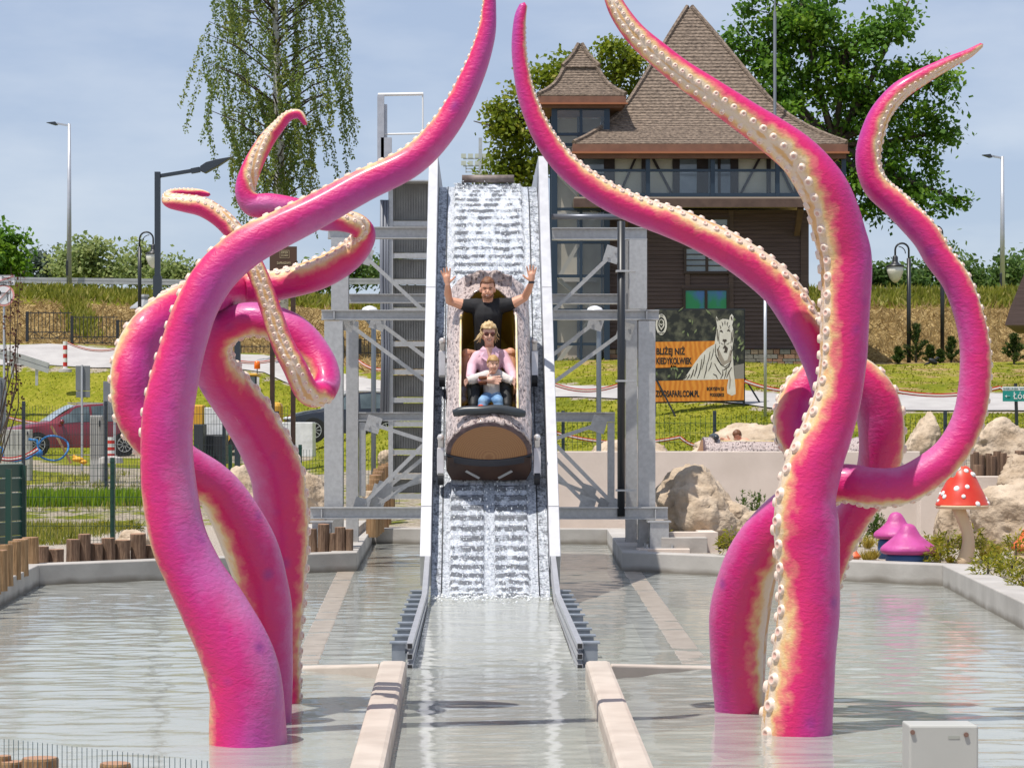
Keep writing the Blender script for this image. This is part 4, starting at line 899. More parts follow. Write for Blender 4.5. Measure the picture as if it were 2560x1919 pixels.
R1 = [(1988, 1930, 93, 14.1, (-1, -.1, 0)), (1988, 1820, 93, 14.1, (-1, -.1, 0)), (2003, 1668, 85, 14.1, (-1, -.05, 0)), (2018, 1512, 80, 14.1, (-1, 0, 0)), (2014, 1370, 83, 14.1, (-1, 0, 0)), (2011, 1308, 85, 14.1, (-1, 0, 0)), (2012, 1240, 78, 14.1, (-1, 0, .1)), (2037, 1145, 74, 14.1, (-1, -.1, .3)), (2062, 1085, 68, 14.1, (-1, -.15, .35)), (2090, 998, 62, 14.1, (-1, -.2, .2)), (2105, 900, 61, 14.1, (-1, -.2, .1)), (2109, 803, 64, 14.1, (-1, -.2, 0)), (2113, 705, 66, 14.1, (-1, -.2, 0)), (2110, 640, 67, 14.1, (-1, -.25, 0)), (2096, 583, 67, 14.08, (-1, -.3, -.1)), (2078, 517, 64, 14.05, (-1, -.4, -.2)), (2053, 462, 60, 14.02, (-.9, -.5, -.3)), (2003, 396, 53, 14.0, (-.7, -.7, -.4)), (1940, 345, 47, 13.98, (-.5, -.85, -.4)), (1861, 290, 41, 13.96, (-.4, -.9, -.35)), (1777, 233, 37, 13.95, (-.3, -.95, -.3)), (1705, 184, 33, 13.95, (-.3, -.95, -.3)), (1647, 138, 31, 13.95, (-.25, -.95, -.2)), (1589, 86, 28, 13.95, (-.2, -1, -.15)), (1548, 31, 24, 13.95, (-.2, -1, -.1)), (1528, -14, 20, 13.95, (-.2, -1, 0)), (1520, -52, 15, 13.95, (-.3, -1, 0)), (1516, -85, 7, 13.95, (-.3, -1, 0))]
R2 = [(2024, 1800, 44, 15.9, (1, .2, 0)), (2028, 1690, 44, 15.85, (1, .2, 0)), (2042, 1540, 45, 15.7, (1, .1, 0)), (2080, 1400, 46, 15.5, (1, 0, -.3)), (2132, 1290, 48, 15.3, (.9, 0, -.4)), (2190, 1190, 54, 15.15, (1, .1, -.1)), (2207, 1090, 60, 15.05, (1, .1, 0)), (2186, 990, 60, 15.0, (.8, .1, .6)), (2110, 930, 58, 14.98, (.1, .1, 1)), (2022, 965, 58, 14.95, (-.8, .1, .6)), (1984, 1050, 58, 14.9, (-1, .1, 0)), (2010, 1125, 52, 14.8, (-.8, .1, -.6)), (2060, 1130, 46, 14.62, (-.2, .1, -1)), (2086, 1060, 46, 14.48, (.9, .3, -.3)), (2072, 960, 46, 14.45, (1, .1, .2)), (2038, 868, 47, 14.45, (1, -.2, .4)), (2004, 800, 48, 14.47, (.9, -.4, .5)), (1958, 728, 50, 14.5, (.75, -.5, .6)), (1890, 668, 48, 14.5, (.55, -.5, .8)), (1815, 618, 45, 14.5, (.4, -.5, .9)), (1739, 579, 42, 14.5, (.35, -.45, .9)), (1686, 556, 41, 14.5, (.3, -.42, .9)), (1608, 529, 38, 14.5, (.3, -.4, .9)), (1530, 494, 36, 14.5, (.35, -.35, .9)), (1460, 449, 34, 14.5, (.5, -.3, .8)), (1402, 397, 32, 14.5, (.7, -.2, .6)), (1355, 330, 29, 14.5, (.9, -.1, .4)), (1322, 253, 25, 14.5, (1, -.05, .3)), (1304, 175, 21, 14.5, (1, 0, .1)), (1298, 109, 19, 14.5, (1, 0, 0)), (1301, 47, 16, 14.5, (1, 0, 0)), (1309, 14, 11, 14.5, (1, 0, 0))]
R3 = [(1852, 1880, 66, 15.25, (1, -.3, 0)), (1852, 1775, 66, 15.2, (1, -.3, 0)), (1848, 1629, 74, 15.1, (1, -.35, 0)), (1856, 1512, 78, 15.0, (1, -.35, -.1)), (1888, 1396, 72, 14.85, (.9, -.35, -.5)), (1950, 1305, 62, 14.7, (.6, -.1, -.8)), (2030, 1240, 54, 14.58, (.3, 0, -1)), (2104, 1210, 51, 14.5, (.1, 0, -1)), (2180, 1221, 52, 14.45, (-.05, -.05, -1)), (2257, 1215, 50, 14.42, (.3, 0, -1)), (2322, 1181, 48, 14.4, (.5, 0, -.9)), (2378, 1132, 45, 14.4, (.8, 0, -.6)), (2417, 1063, 42, 14.4, (1, .05, -.3)), (2434, 998, 41, 14.4, (1, .1, -.1)), (2441, 900, 40, 14.4, (1, .1, 0)), (2428, 803, 38, 14.4, (1, .05, .2)), (2394, 705, 38, 14.4, (.9, 0, .4)), (2347, 640, 37, 14.4, (.8, 0, .6)), (2312, 583, 38, 14.4, (.8, -.1, .6)), (2244, 513, 36, 14.4, (.8, -.15, .6)), (2194, 467, 34, 14.4, (.9, -.2, .3)), (2174, 420, 33, 14.4, (1, -.35, 0)), (2174, 369, 32, 14.4, (1, -.5, 0)), (2198, 292, 28, 14.4, (.8, -.7, -.3)), (2244, 233, 25, 14.4, (.5, -.8, -.5)), (2303, 194, 21, 14.4, (.3, -.8, -.6)), (2369, 159, 16, 14.4, (.2, -.8, -.6)), (2419, 136, 12, 14.4, (.2, -.8, -.6)), (2454, 113, 6, 14.4, (.2, -.8, -.6))]
tentacle(L1, 'thick pink tentacle arching from the pool up over the water slide', sstart=.36)
tentacle(L2, 'pink tentacle bulging sideways then curling up with hooked tip before the birch', sstart=.27)
tentacle(L3, 'pink tentacle bent into a hook with its cream sucker strip hanging down')
tentacle(R1, 'thick upright pink tentacle sweeping in front of the shingled house roof')
tentacle(R2, 'pink tentacle coiled in a loop, its thin end rising beside the glass tower')
tentacle(R3, 'slender pink tentacle swinging out in a wide curve before the maple', sstart=.30)
# ------------------------------------------------------------------ shingled house
house = thing('house', 'dark timber house with steep shingled roof, balcony and glass stair tower', 'house', (8.07, 88.7, 4.1))
SHIN = M('grey_brown_shingle', (.07, .05, .038), (.27, .205, .155), sc=5.5, rough=.9, bump=.5, bsc=9, stretch=(1.6, 1.6, 3.5), detail=7, contrast=(.30, .66), bdist=.06)
TIMB = M('dark_stained_timber', (.070, .043, .036), (.105, .068, .058), sc=3, rough=.7, stretch=(.3, 1, 6), bump=.2, bsc=6)
TIMBD = M('dark_frame_timber', (.050, .032, .026), rough=.7)
CREAMW = M('cream_plaster', (.86, .78, .60), (.90, .83, .66), sc=3, rough=.9)
COPPER = M('copper_gutter', (.17, .075, .045), (.22, .10, .06), sc=3, rough=.5); COPL = M('bright_copper_edge', (.34, .12, .05), rough=.4)
NAVY = M('navy_steel', (.024, .042, .068), rough=.4, metal=.2)
GLASS = M('sky_toned_window_glass', (.14, .17, .20), (.30, .34, .38), sc=.9, rough=.05, spec=.9)  # reflected sky is put into the base colour of the panes
def clear_glass():
    m = bpy.data.materials.new('clear_glass'); m.use_nodes = True; n = m.node_tree.nodes; l = m.node_tree.links; n.remove(n['Principled BSDF'])
    tr = n.new('ShaderNodeBsdfTransparent'); tr.inputs[0].default_value = (.94, .96, .97, 1); g = n.new('ShaderNodeBsdfGlossy'); g.inputs['Roughness'].default_value = .03
    f = n.new('ShaderNodeFresnel'); f.inputs[0].default_value = 1.6; mxs = n.new('ShaderNodeMixShader'); l.new(f.outputs[0], mxs.inputs[0]); l.new(tr.outputs[0], mxs.inputs[1]); l.new(g.outputs[0], mxs.inputs[2]); l.new(mxs.outputs[0], n['Material Output'].inputs[0]); return m
CLEAR = clear_glass()
def roof(cx, cy, prof, nc, name, ax=0.0, flip=1):
    "four-sided roof in stepped shingle courses; prof: (half width, z) from eave to apex"
    L = [0]
    for a, b in zip(prof, prof[1:]): L.append(L[-1]+math.dist(a, b))
    def pt(s):
        for i in range(len(L)-1):
            if s <= L[i+1]+1e-9:
                t = (s-L[i])/(L[i+1]-L[i]); return lerp(prof[i][0], prof[i+1][0], t), lerp(prof[i][1], prof[i+1][1], t)
        return prof[-1]
    mb = MB()
    for i in range(nc):
        w0, z0 = pt(L[-1]*i/nc); w1, z1 = pt(L[-1]*min(1, (i+1.12)/nc)); o_ = .045
        k0, k1 = 1-w0/prof[0][0], 1-w1/prof[0][0]
        ring = lambda w, z, k: [(cx+ax*k+sx*w, cy+sy*w, z) for sx, sy in ((-1, -1), (1, -1), (1, 1), (-1, 1))]
        n_sub = max(1, int(w0*2/.5))
        a, b, c = ring(w0+o_, z0-.012, k0), ring(w0+o_, z0+.03, k0), ring(max(.01, w1+.006), z1+.012, k1)
        d = ring(max(.01, w0-.02), z0-.012, k0)
        mb.add(d+a+b+c, [(r*4+j, r*4+(j+1) % 4, r*4+4+(j+1) % 4, r*4+4+j) for r in range(3) for j in range(4)])
    o = mb.build(name, SHIN, house); 
    for sx, sy in ((-1, -1), (1, -1), (1, 1), (-1, 1)):
        mb = MB(); k = 26
        pts = []
        for i in range(k+1):
            w, z = pt(L[-1]*i/k); pts.append((cx+ax*(1-w/prof[0][0])+sx*(w+.03), cy+sy*(w+.03), z+.05))
        mb.tube(pts, .085, 6); mb.build('hip_cap', SHIN, o)
    return o
pf = [(4.71, 11.75), (4.2, 12.03), (3.6, 12.42), (3.0, 12.92), (2.5, 13.50), (2.0, 14.25), (1.4, 15.2), (.7, 16.3), (.05, 17.28)]
roof(8.07, 88.7, pf, 46, 'roof', ax=-.31)
def hb(name, mat, a, b, parent=None, bevel=0):
    return MB().bb(a, b).build(name, mat, parent or house, bevel=bevel)
for (y0, y1, x0, x1) in ((83.93, 83.99, 3.30, 12.84),):
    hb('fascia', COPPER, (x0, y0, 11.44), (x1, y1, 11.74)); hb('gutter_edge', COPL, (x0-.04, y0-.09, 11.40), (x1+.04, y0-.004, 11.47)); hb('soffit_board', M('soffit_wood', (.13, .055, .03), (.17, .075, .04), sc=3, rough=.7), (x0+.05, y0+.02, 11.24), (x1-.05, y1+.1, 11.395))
hb('fascia', COPPER, (3.30, 84.0, 11.44), (3.36, 93.4, 11.74)); hb('fascia', COPPER, (12.78, 84.0, 11.44), (12.84, 93.4, 11.74))
hb('soffit', TIMBD, (3.4, 84.1, 11.45), (12.7, 93.3, 11.5))
# upper storey: plaster panels, timbers, windows
YU = 84.95
x0, _ = XZ(1457, 0, YU); x1, _ = XZ(2040, 0, YU)
hb('upper_wall', CREAMW, (x0, YU, 9.9), (x1, 92.2, 11.45))
def upx(a, b, t=.10, name='timber_post', y0=386, y1=492, mat=TIMBD):
    p = W(a, y0, YU-t); q = W(b, y1, YU-t); return hb(name, mat, (p.x, YU-t, q.z), (q.x, YU-.003, p.z))
for a, b in ((1512, 1537), (1604, 1614), (1682, 1697), (1743, 1768), (1828, 1846), (1917, 1927), (1986, 1996), (2030, 2044)): upx(a, b)
upx(1450, 2044, .14, 'timber_beam', 380, 390); upx(1450, 2044, .14, 'timber_beam', 486, 494)
for a, b in (((1548, 488), (1592, 388)), ((1628, 388), (1681, 488)), ((1850, 488), (1903, 388)), ((1936, 388), (1984, 488))):
    mb = MB(); mb.bar(W(*a, YU-.045), W(*b, YU-.045), .08, .15, up=Vector((0, 1, 0))); mb.build('timber_brace', TIMBD, house)
def window(a, b, y0, y1, Y, parent=None, mull=True, glass=None, bars=0):
    p = W(a, y0, Y-.05); q = W(b, y1, Y-.05)
    fr = MB(); t = .09
    fr.bb((p.x-t, Y-.09, p.z), (q.x+t, Y-.004, p.z+t)); fr.bb((p.x-t, Y-.09, q.z-t), (q.x+t, Y-.004, q.z)); fr.bb((p.x-t, Y-.088, q.z), (p.x, Y-.004, p.z)); fr.bb((q.x, Y-.088, q.z), (q.x+t, Y-.004, p.z))
    if mull: fr.bb(((p.x+q.x)/2-.05, Y-.085, q.z), ((p.x+q.x)/2+.05, Y-.004, p.z))
    for k in range(bars):
        z = lerp(q.z, p.z, (k+1)/(bars+1)); fr.bb((p.x, Y-.084, z-.018), (q.x, Y-.07, z+.018))
    o = fr.build('window', TIMBD, house); MB().bb((p.x, Y-.05, q.z), (q.x, Y-.04, p.z)).build('pane', glass or GLASS, o); return o
window(1457, 1510, 388, 484, YU, mull=False, bars=1); window(1699, 1742, 390, 484, YU, mull=False); window(1770, 1826, 388, 484, YU, mull=True)
# balcony
xb0, xb1 = XZ(1436, 0, 84.15)[0], XZ(2113, 0, 84.15)[0]
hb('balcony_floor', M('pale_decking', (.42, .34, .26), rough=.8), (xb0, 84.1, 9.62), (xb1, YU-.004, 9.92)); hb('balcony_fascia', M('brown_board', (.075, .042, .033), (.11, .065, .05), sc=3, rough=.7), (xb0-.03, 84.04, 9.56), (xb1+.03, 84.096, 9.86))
posts = [1454, 1620, 1782, 1944, 2110]
for p_ in posts:
    x = XZ(p_, 0, 84.12)[0]; hb('balcony_post', NAVY, (x-.075, 84.12, 9.925), (x+.075, 84.26, 11.44))
for a, b in zip(posts, posts[1:]):
    xa, xb = XZ(a, 0, 84.12)[0]+.078, XZ(b, 0, 84.12)[0]-.078
    hb('top_rail', NAVY, (xa, 84.14, 10.80), (xb, 84.22, 10.89)); hb('bottom_rail', NAVY, (xa, 84.14, 9.93), (xb, 84.22, 10.06)); hb('glass_panel', CLEAR, (xa, 84.175, 10.064), (xb, 84.185, 10.796))
for px in (1990, 1560):
    mb = MB(); a = W(px, 575, 85.6); mb.bar((a.x, 85.45, 8.75), (a.x, 84.35, 9.58), .2, .2); mb.build('bracket', M('brown_board', (0, 0, 0)), house)
# lower storeys: each board is a piece of its own
YL = 85.6; xl0, xl1 = XZ(1512, 0, YL)[0], XZ(2019, 0, YL)[0]
hb('core_wall', TIMBD, (xl0, YL, 4.0), (xl1, 92.0, 9.6))
zb, zt = 1.75+(1080-871)*YL/F_PX, 9.6; nb = 34; bh = (zt-zb)/nb
rr_ = random.Random(3)
for i in range(nb):
    z = zb+i*bh; mb = MB(); mb.prism([Vector((xl0-.03, YL-.055, z+.008)), Vector((xl0-.03, YL-.025, z+bh)), Vector((xl0-.03, YL-.004, z+bh)), Vector((xl0-.03, YL-.004, z+.008))], (0, 0, 0), (xl1-xl0+.06, 0, 0)); mb.build('siding_board', TIMB, house)
for a, b in ((1755-42, 1755-30), (1822, 1834), (2002, 2022)):
    p, q = W(a, 0, YL-.1), W(b, 0, YL-.1); hb('corner_board', TIMB, (p.x, YL-.10, zb), (q.x, YL-.06, zt-.01))
BALL = M('colourful_window_display', (.02, .28, .10), (.06, .18, .45), sc=1.2, rough=.3, contrast=(.42, .58))
window(1726, 1818, 549, 596, YL-.06, bars=2); window(1716, 1818, 622, 678, YL-.06, bars=3); window(1714, 1816, 726, 795, YL-.06, glass=BALL)
for (y0, y1) in ((536, 602), (610, 690), (712, 800)):
    p = W(1704, y0, YL-.1); q = W(1828, y1, YL-.1); hb('window_surround', TIMB, (p.x, YL-.085, p.z-.12), (q.x, YL-.062, p.z))
# stone plinth, each stone its own
smat = [M('tan_stone', (.27, .19, .13), (.38, .29, .21), sc=4, rough=.9, bump=.4, bsc=8), M('grey_stone', (.16, .15, .13), (.26, .24, .21), sc=4, rough=.9, bump=.4, bsc=8), M('rust_stone', (.25, .13, .08), (.36, .22, .15), sc=4, rough=.9, bump=.4, bsc=8)]
zs0, zs1 = 4.0, zb-.01; z = zs0
smesh = []
for m in smat:
    mb = MB(); mb.box((0, 0, 0), (1, 1, 1)); smesh.append(mb.mesh('stone', m))
while z < zs1-.02:
    h = rr_.uniform(.09, .17); h = min(h, zs1-z); x = xl0-.05
    while x < xl1:
        w = min(rr_.uniform(.22, .62), xl1+.05-x)
        o = inst(rr_.choice(smesh), 'stone', house, (x+w/2, YL-.07+rr_.uniform(-.02, .02), z+h/2), None, (w-.025, .16, h-.02)); x += w
    z += h
# glass stair tower
YT = 85.0; tx0, tx1 = XZ(1378, 0, YT)[0], XZ(1517, 0, YT)[0]; td = 2.4
zt0, zt1 = 4.05, 1.75+(1080-268)*YT/F_PX
STAIR = M('pale_stair', (.42, .38, .33), rough=.8)
MB().bb((tx0+.1, YT+td-.1, zt0), (tx1-.1, YT+td, zt1-.1)).build('back_wall', M('beige_wall', (.42, .36, .28), (.5, .44, .35), sc=1.5, rough=.9), house)
for px in (1379, 1449, 1510):
    x = XZ(px, 0, YT)[0]; w = .20 if px != 1449 else .10; hb('steel_post', NAVY, (x, YT-.08, zt0), (x+w, YT+.08, zt1))
    hb('steel_post', NAVY, (x, YT+td-.3, zt0), (x+w, YT+td-.14, zt1))
for py in (272, 336, 362, 420, 523, 606, 690, 775, 860):
    z = 1.75+(1080-py)*YT/F_PX
    for xa, xb in ((1379, 1449), (1449, 1510)):
        p, q = XZ(xa, 0, YT)[0]+(.203 if xa == 1379 else .103), XZ(xb, 0, YT)[0]-.003; hb('transom', NAVY, (p, YT-.06, z-.05), (q, YT+.06, z+.05))
zz = [1.75+(1080-p)*YT/F_PX for p in (272, 336, 362, 420, 523, 606, 690, 775, 860, 905)]
for a, b in zip(zz, zz[1:]):
    for xa, xb in ((1379, 1449), (1449, 1510)):
        p, q = XZ(xa, 0, YT)[0]+(.203 if xa == 1379 else .103), XZ(xb, 0, YT)[0]-.003; hb('pane', CLEAR, (p, YT-.01, b+.052), (q, YT+.01, a-.052))
for k, (a, b) in enumerate(((900, 775), (690, 775), (690, 523), (420, 523))):
    za, zb_ = 1.75+(1080-a)*YT/F_PX, 1.75+(1080-b)*YT/F_PX; mb = MB(); mb.bar((tx0+.3, YT+1.2+.5*(k % 2), za), (tx1-.3, YT+1.2+.5*(k % 2), zb_), .5, .14); mb.build('stair_flight', STAIR, house)
for py in (523, 690, 775, 420): z = 1.75+(1080-py)*YT/F_PX; hb('landing', STAIR, (tx0+.25, YT+1.9, z-.08), (tx1-.25, YT+td-.1, z+.08))
tcx, tcy = XZ(1449, 0, YT+1.2)[0]+.02, YT+1.15
roof(tcx, tcy, [(1.50, 13.52), (1.2, 13.70), (.92, 13.95), (.7, 14.28), (.52, 14.66)], 13, 'tower_roof')
roof(tcx, tcy, [(.62, 14.64), (.42, 14.86), (.22, 15.14), (.03, 15.5)], 9, 'tower_cap_roof')
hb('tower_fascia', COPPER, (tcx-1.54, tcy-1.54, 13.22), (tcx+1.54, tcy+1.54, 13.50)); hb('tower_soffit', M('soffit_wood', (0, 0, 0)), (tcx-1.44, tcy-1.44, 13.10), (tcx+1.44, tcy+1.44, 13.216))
hb('tower_gutter_edge', COPL, (tcx-1.60, tcy-1.60, 13.20), (tcx+1.60, tcy-1.545, 13.26))
# lightning mast
mast = MB(); p = W(1937, 296, 85.3); q = W(1937, -40, 85.3); mast.tube([p, W(1937, 30, 85.3)], .055, 8); mast.tube([W(1937, 30, 85.3), q], .03, 6); mast.build('mast', M('grey_mast', (.25, .27, .30), rough=.5, metal=.4), house)
# hut at the edge
hut = thing('hut', 'dark wooden hut with deep sloping eave beyond the slim outer tentacle', 'hut', (W(2720, 0, 70).x, 70, 4))
mb = MB(); a = [W(2516, 805, 70), W(2562, 690, 70), W(2800, 560, 70), W(2800, 805, 70)]
mb.prism([W(2512, 812, 70), W(2525, 770, 70), W(2570, 660, 70), W(2800, 540, 70), W(2800, 640, 70), W(2600, 730, 70), W(2575, 812, 70)], (0, 0, 0), (1.7, 6, 0)); mb.build('roof', TIMB, hut)
mb = MB(); mb.bb((W(2600, 0, 75.6).x, 70.4, 3), (W(2800, 0, 75).x, 75.5, W(0, 720, 70).z)); mb.build('wall', TIMBD, hut)
# ------------------------------------------------------------------ vegetation
def leaf_mat(name, stops, trans=.48):
    if name in MATS: return MATS[name]
    m = bpy.data.materials.new(name); m.use_nodes = True; MATS[name] = m; n = m.node_tree.nodes; l = m.node_tree.links; n.remove(n['Principled BSDF'])
    at = n.new('ShaderNodeAttribute'); at.attribute_name = 'lv'; r = n.new('ShaderNodeValToRGB'); e = r.color_ramp.elements
    while len(e) < len(stops): e.new(.5)
    for q, (p, c) in zip(e, stops): q.position = p; q.color = (*c, 1)
    l.new(at.outputs['Fac'], r.inputs[0]); d = n.new('ShaderNodeBsdfPrincipled'); d.inputs['Roughness'].default_value = .55; d.inputs['Specular IOR Level'].default_value = .3; t = n.new('ShaderNodeBsdfTranslucent'); l.new(r.outputs[0], d.inputs['Base Color']); l.new(r.outputs[0], t.inputs[0])
    mxs = n.new('ShaderNodeMixShader'); mxs.inputs[0].default_value = trans; l.new(d.outputs[0], mxs.inputs[1]); l.new(t.outputs[0], mxs.inputs[2]); l.new(mxs.outputs[0], n['Material Output'].inputs[0]); return m
def leaves_obj(name, L, mat, parent, kind=None):
    "L: (position, direction, normal, length, width, value) one small folded leaf each"
    off = rootloc(parent) if parent is not None else Vector(); vs = []; fs = []; lv = []
    for p, d, n_, ln, w, v in L:
        s = d.cross(n_)
        if s.length < 1e-4: s = Vector((1, 0, 0))
        s.normalize(); p = p-off; i = len(vs)
        vs += [p, p+d*ln*.5+s*w*.5, p+d*ln, p+d*ln*.5-s*w*.5]; fs.append((i, i+1, i+2, i+3)); lv += [v]*4
    me = bpy.data.meshes.new(name); me.from_pydata([tuple(v) for v in vs], [], fs); at = me.attributes.new('lv', 'FLOAT', 'POINT'); at.data.foreach_set('value', lv); me.materials.append(mat)
    o = bpy.data.objects.new(name, me); COL.objects.link(o); o.parent = parent
    if kind: o['kind'] = kind
    return o
def rv(r): 
    while True:
        v = Vector((r.uniform(-1, 1), r.uniform(-1, 1), r.uniform(-1, 1)))
        if .05 < v.length < 1: return v.normalized()
BARKT = M('tree_bark', (.045, .032, .024), (.10, .078, .06), sc=6, rough=.95, bump=.6, bsc=12, stretch=(1, 1, .3))
BIRCHB = M('birch_bark', (.62, .60, .56), (.06, .05, .045), sc=5, rough=.8, stretch=(1, 1, 3.5), contrast=(.56, .66))
def broad_tree(name, label, cat, Y, blobs, base_px, base_z, mat, nclu, nleaf, lsize, seed, trunk_r=.3, spread=.42, depth=.8, group=None, bark=None, hub=None, limb=True):
    r = random.Random(seed); s = Y/F_PX; bx = W(base_px, 0, Y).x
    root = thing(name, label, cat, (bx, Y, base_z), group)
    area = [b[2]*b[3] for b in blobs]; tot = sum(area); hubp = Vector(W(hub[0], hub[1], Y)) if hub else Vector((bx, Y, lerp(base_z, W(0, blobs[0][1], Y).z, .45)))
    mb = MB(); L = []
    mb.tube([Vector((bx, Y, base_z-.2)), Vector((bx, Y, base_z)).lerp(hubp, .5)+Vector((r.uniform(-.1, .1), 0, 0)), hubp], [trunk_r, trunk_r*.8, trunk_r*.65], 10)
    for b, a in zip(blobs, area):
        c = W(b[0], b[1], Y); rx, rz = b[2]*s, b[3]*s; ry = (rx+rz)/2*depth
        bc = c+Vector((0, r.uniform(-.4, .4)*ry, 0))
        if limb:
            m1 = hubp.lerp(bc, .5)+Vector((0, 0, -.12*(bc-hubp).length))*.4; mb.tube([hubp, m1, bc, bc+(bc-m1)*.6], [trunk_r*.42, trunk_r*.3, trunk_r*.17, .02], 6)
        for k in range(max(3, int(nclu*a/tot))):
            v = rv(r)*(r.random()**.45); cc = bc+Vector((v.x*rx, v.y*ry, v.z*rz))
            if limb and k % 2 == 0: mb.tube([bc.lerp(cc, .1), bc.lerp(cc, .6)+Vector((0, 0, -.1)), cc], [trunk_r*.10, trunk_r*.06, .012], 4, cap=False)
            base_v = r.uniform(0, 1); cr_ = spread*r.uniform(.6, 1.25)
            for q in range(nleaf):
                g = Vector((r.gauss(0, cr_), r.gauss(0, cr_), r.gauss(0, cr_*.62)))
                d = (rv(r)+Vector((0, 0, -.35))).normalized(); n_ = (Vector((0, -.2, 1))+rv(r)*.9).normalized()
                ln = lsize*r.uniform(.6, 1.25); L.append((cc+g, d, n_, ln, ln*.7, min(1, max(0, .6*base_v+.4*r.random()))))
    mb.build('trunk', bark or BARKT, root, smooth=True); leaves_obj('crown', L, mat, root); return root
MAPLE = leaf_mat('maple_leaf', [(0, (0.044, 0.117, 0.015)), (.5, (0.110, 0.234, 0.023)), (.85, (0.205, 0.344, 0.029)), (1, (0.293, 0.395, 0.044))])
OAK = leaf_mat('oak_leaf', [(0, (0.096, 0.144, 0.012)), (.5, (0.192, 0.252, 0.019)), (.85, (0.300, 0.324, 0.026)), (1, (0.384, 0.336, 0.048))])
BIR = leaf_mat('birch_leaf', [(0, (0.081, 0.135, 0.030)), (.5, (0.176, 0.243, 0.047)), (1, (0.351, 0.365, 0.081))])
WIL = leaf_mat('willow_leaf', [(0, (0.149, 0.207, 0.069)), (.5, (0.276, 0.345, 0.115)), (1, (0.437, 0.460, 0.207))])
DRK = leaf_mat('dark_shrub_leaf', [(0, (0.044, 0.100, 0.022)), (.6, (0.112, 0.194, 0.044)), (1, (0.237, 0.300, 0.088))])
HAZ = leaf_mat('haze_tinted_leaf', [(0, (.055, .085, .065)), (1, (.11, .145, .10))])  # blue of the distance haze is put into the leaf colour
broad_tree('maple_tree', 'large dense green maple behind the house roof ridge and mast', 'tree', 112, [(2010, 40, 150, 110), (1905, 130, 80, 95), (1880, 250, 70, 70), (1960, 250, 100, 110), (2110, 130, 130, 130), (2240, 70, 60, 60), (2200, 260, 120, 110), (2310, 210, 75, 80), (2330, 330, 65, 70), (2080, 360, 130, 100), (2230, 410, 110, 80), (2350, 480, 65, 50), (2230, 520, 90, 50), (2110, 490, 80, 60)], 2085, 6.5, MAPLE, 250, 95, .29, 3, .45, .42, hub=(2085, 360))
broad_tree('oak_tree', 'yellow green oak with bare twigs standing behind the glass tower', 'tree', 104, [(1480, 190, 100, 70), (1555, 150, 65, 60), (1390, 220, 85, 70), (1300, 300, 85, 70), (1250, 320, 55, 60), (1310, 410, 95, 60), (1400, 330, 80, 90), (1260, 440, 50, 45), (1600, 210, 40, 50)], 1480, 4.8, OAK, 165, 75, .25, 5, .34, .36, hub=(1470, 360))
# weeping birch
def birch():
    Y = 97; r = random.Random(21); root = thing('birch_tree', 'tall weeping birch with white trunk and long hanging twigs', 'tree', (W(705, 0, Y).x, Y, 4.9))
    tr = [W(706, 900, Y), W(704, 560, Y), W(698, 400, Y), W(692, 200, Y), W(688, 0, Y), W(684, -220, Y)]
    mb = MB(); mb.tube(tr, [.26, .24, .20, .15, .11, .05], 10); mb.build('trunk', BIRCHB, root, smooth=True)
    mb = MB(); L = []; s = Y/F_PX
    for k in range(420):
        t = r.random(); hy = lerp(-260, 470, t**.85); ax_ = pw([(-300, 690), (0, 688), (300, 694), (600, 705)], hy)
        wmax = pw([(-260, 70), (-100, 150), (50, 190), (200, 190), (330, 150), (470, 100)], hy)
        dx = r.uniform(-1, 1); dx = dx*abs(dx)**.15*wmax; dy = r.uniform(-1, 1)*wmax*s
        if hy > 300 and dx > 90: continue
        st = W(ax_+dx, hy, Y)+Vector((0, dy, 0)); root_p = W(ax_, hy+abs(dx)*.55, Y)
        mid = root_p.lerp(st, .55)+Vector((0, 0, .25))
        if k % 3 == 0: mb.tube([root_p, mid, st], [.045, .03, .01], 4, cap=False)
        ln = r.uniform(.7, 3.2)*(1 if hy < 300 else .75); p = st.copy(); sw = Vector((r.gauss(0, .16)+.05, r.gauss(0, .14), 0)); bv = r.random(); n_ = int(ln/.075); pts = [p.copy()]
        for q in range(n_):
            d = Vector((sw.x+r.gauss(0, .12), sw.y+r.gauss(0, .12), -1)).normalized(); p = p+d*.075
            if q % 6 == 0: pts.append(p.copy())
            for _ in range(4):
                e = (rv(r)+Vector((0, 0, -.9))).normalized(); a = r.uniform(.08, .145); L.append((p+rv(r)*.10, e, rv(r), a, a*.72, .55*bv+.45*r.random()))
        if len(pts) > 1: mb.tube(pts, .006, 3, cap=False)
    mb.build('twigs', BARKT, root); leaves_obj('crown', L, BIR, root)
birch()
# trees and shrubs on the bank beyond the road
k = 0
def bank(px, py0, py1, w, Y, mat, label, seed, nclu=34, nleaf=46, ls=.3, name='bank_shrub', cat='shrub'):
    h = (py1-py0)/2; cy = (py0+py1)/2; z = gz(W(px, 0, Y).x, Y); r = random.Random(seed)
    bl = [(px+r.uniform(-.25, .25)*w, cy-h*.1, w*.30, h*.75), (px-w*.28, cy+h*.25, w*.24, h*.6), (px+w*.27, cy+h*.2, w*.24, h*.62), (px+r.uniform(-.2, .2)*w, cy+h*.45, w*.36, h*.5)]
    return broad_tree(name, label, cat, Y, bl, px, z-.3, mat, nclu, nleaf, ls, seed, .07, .42*Y/130, .8, 'shrubs and trees along the road bank')
bank(20, 528, 720, 95, 124, MAPLE, 'dark green leafy tree beyond the guard rail above the round traffic sign', 31, 46, 55, .3, 'bank_tree', 'tree')
bank(245, 575, 720, 130, 128, WIL, 'tallest pale willow shrub right behind the silver street lamp', 32, 44, 60, .28)
bank(345, 590, 720, 110, 130, WIL, 'pale willow shrub behind the black hook lantern post', 33, 38, 55, .28)
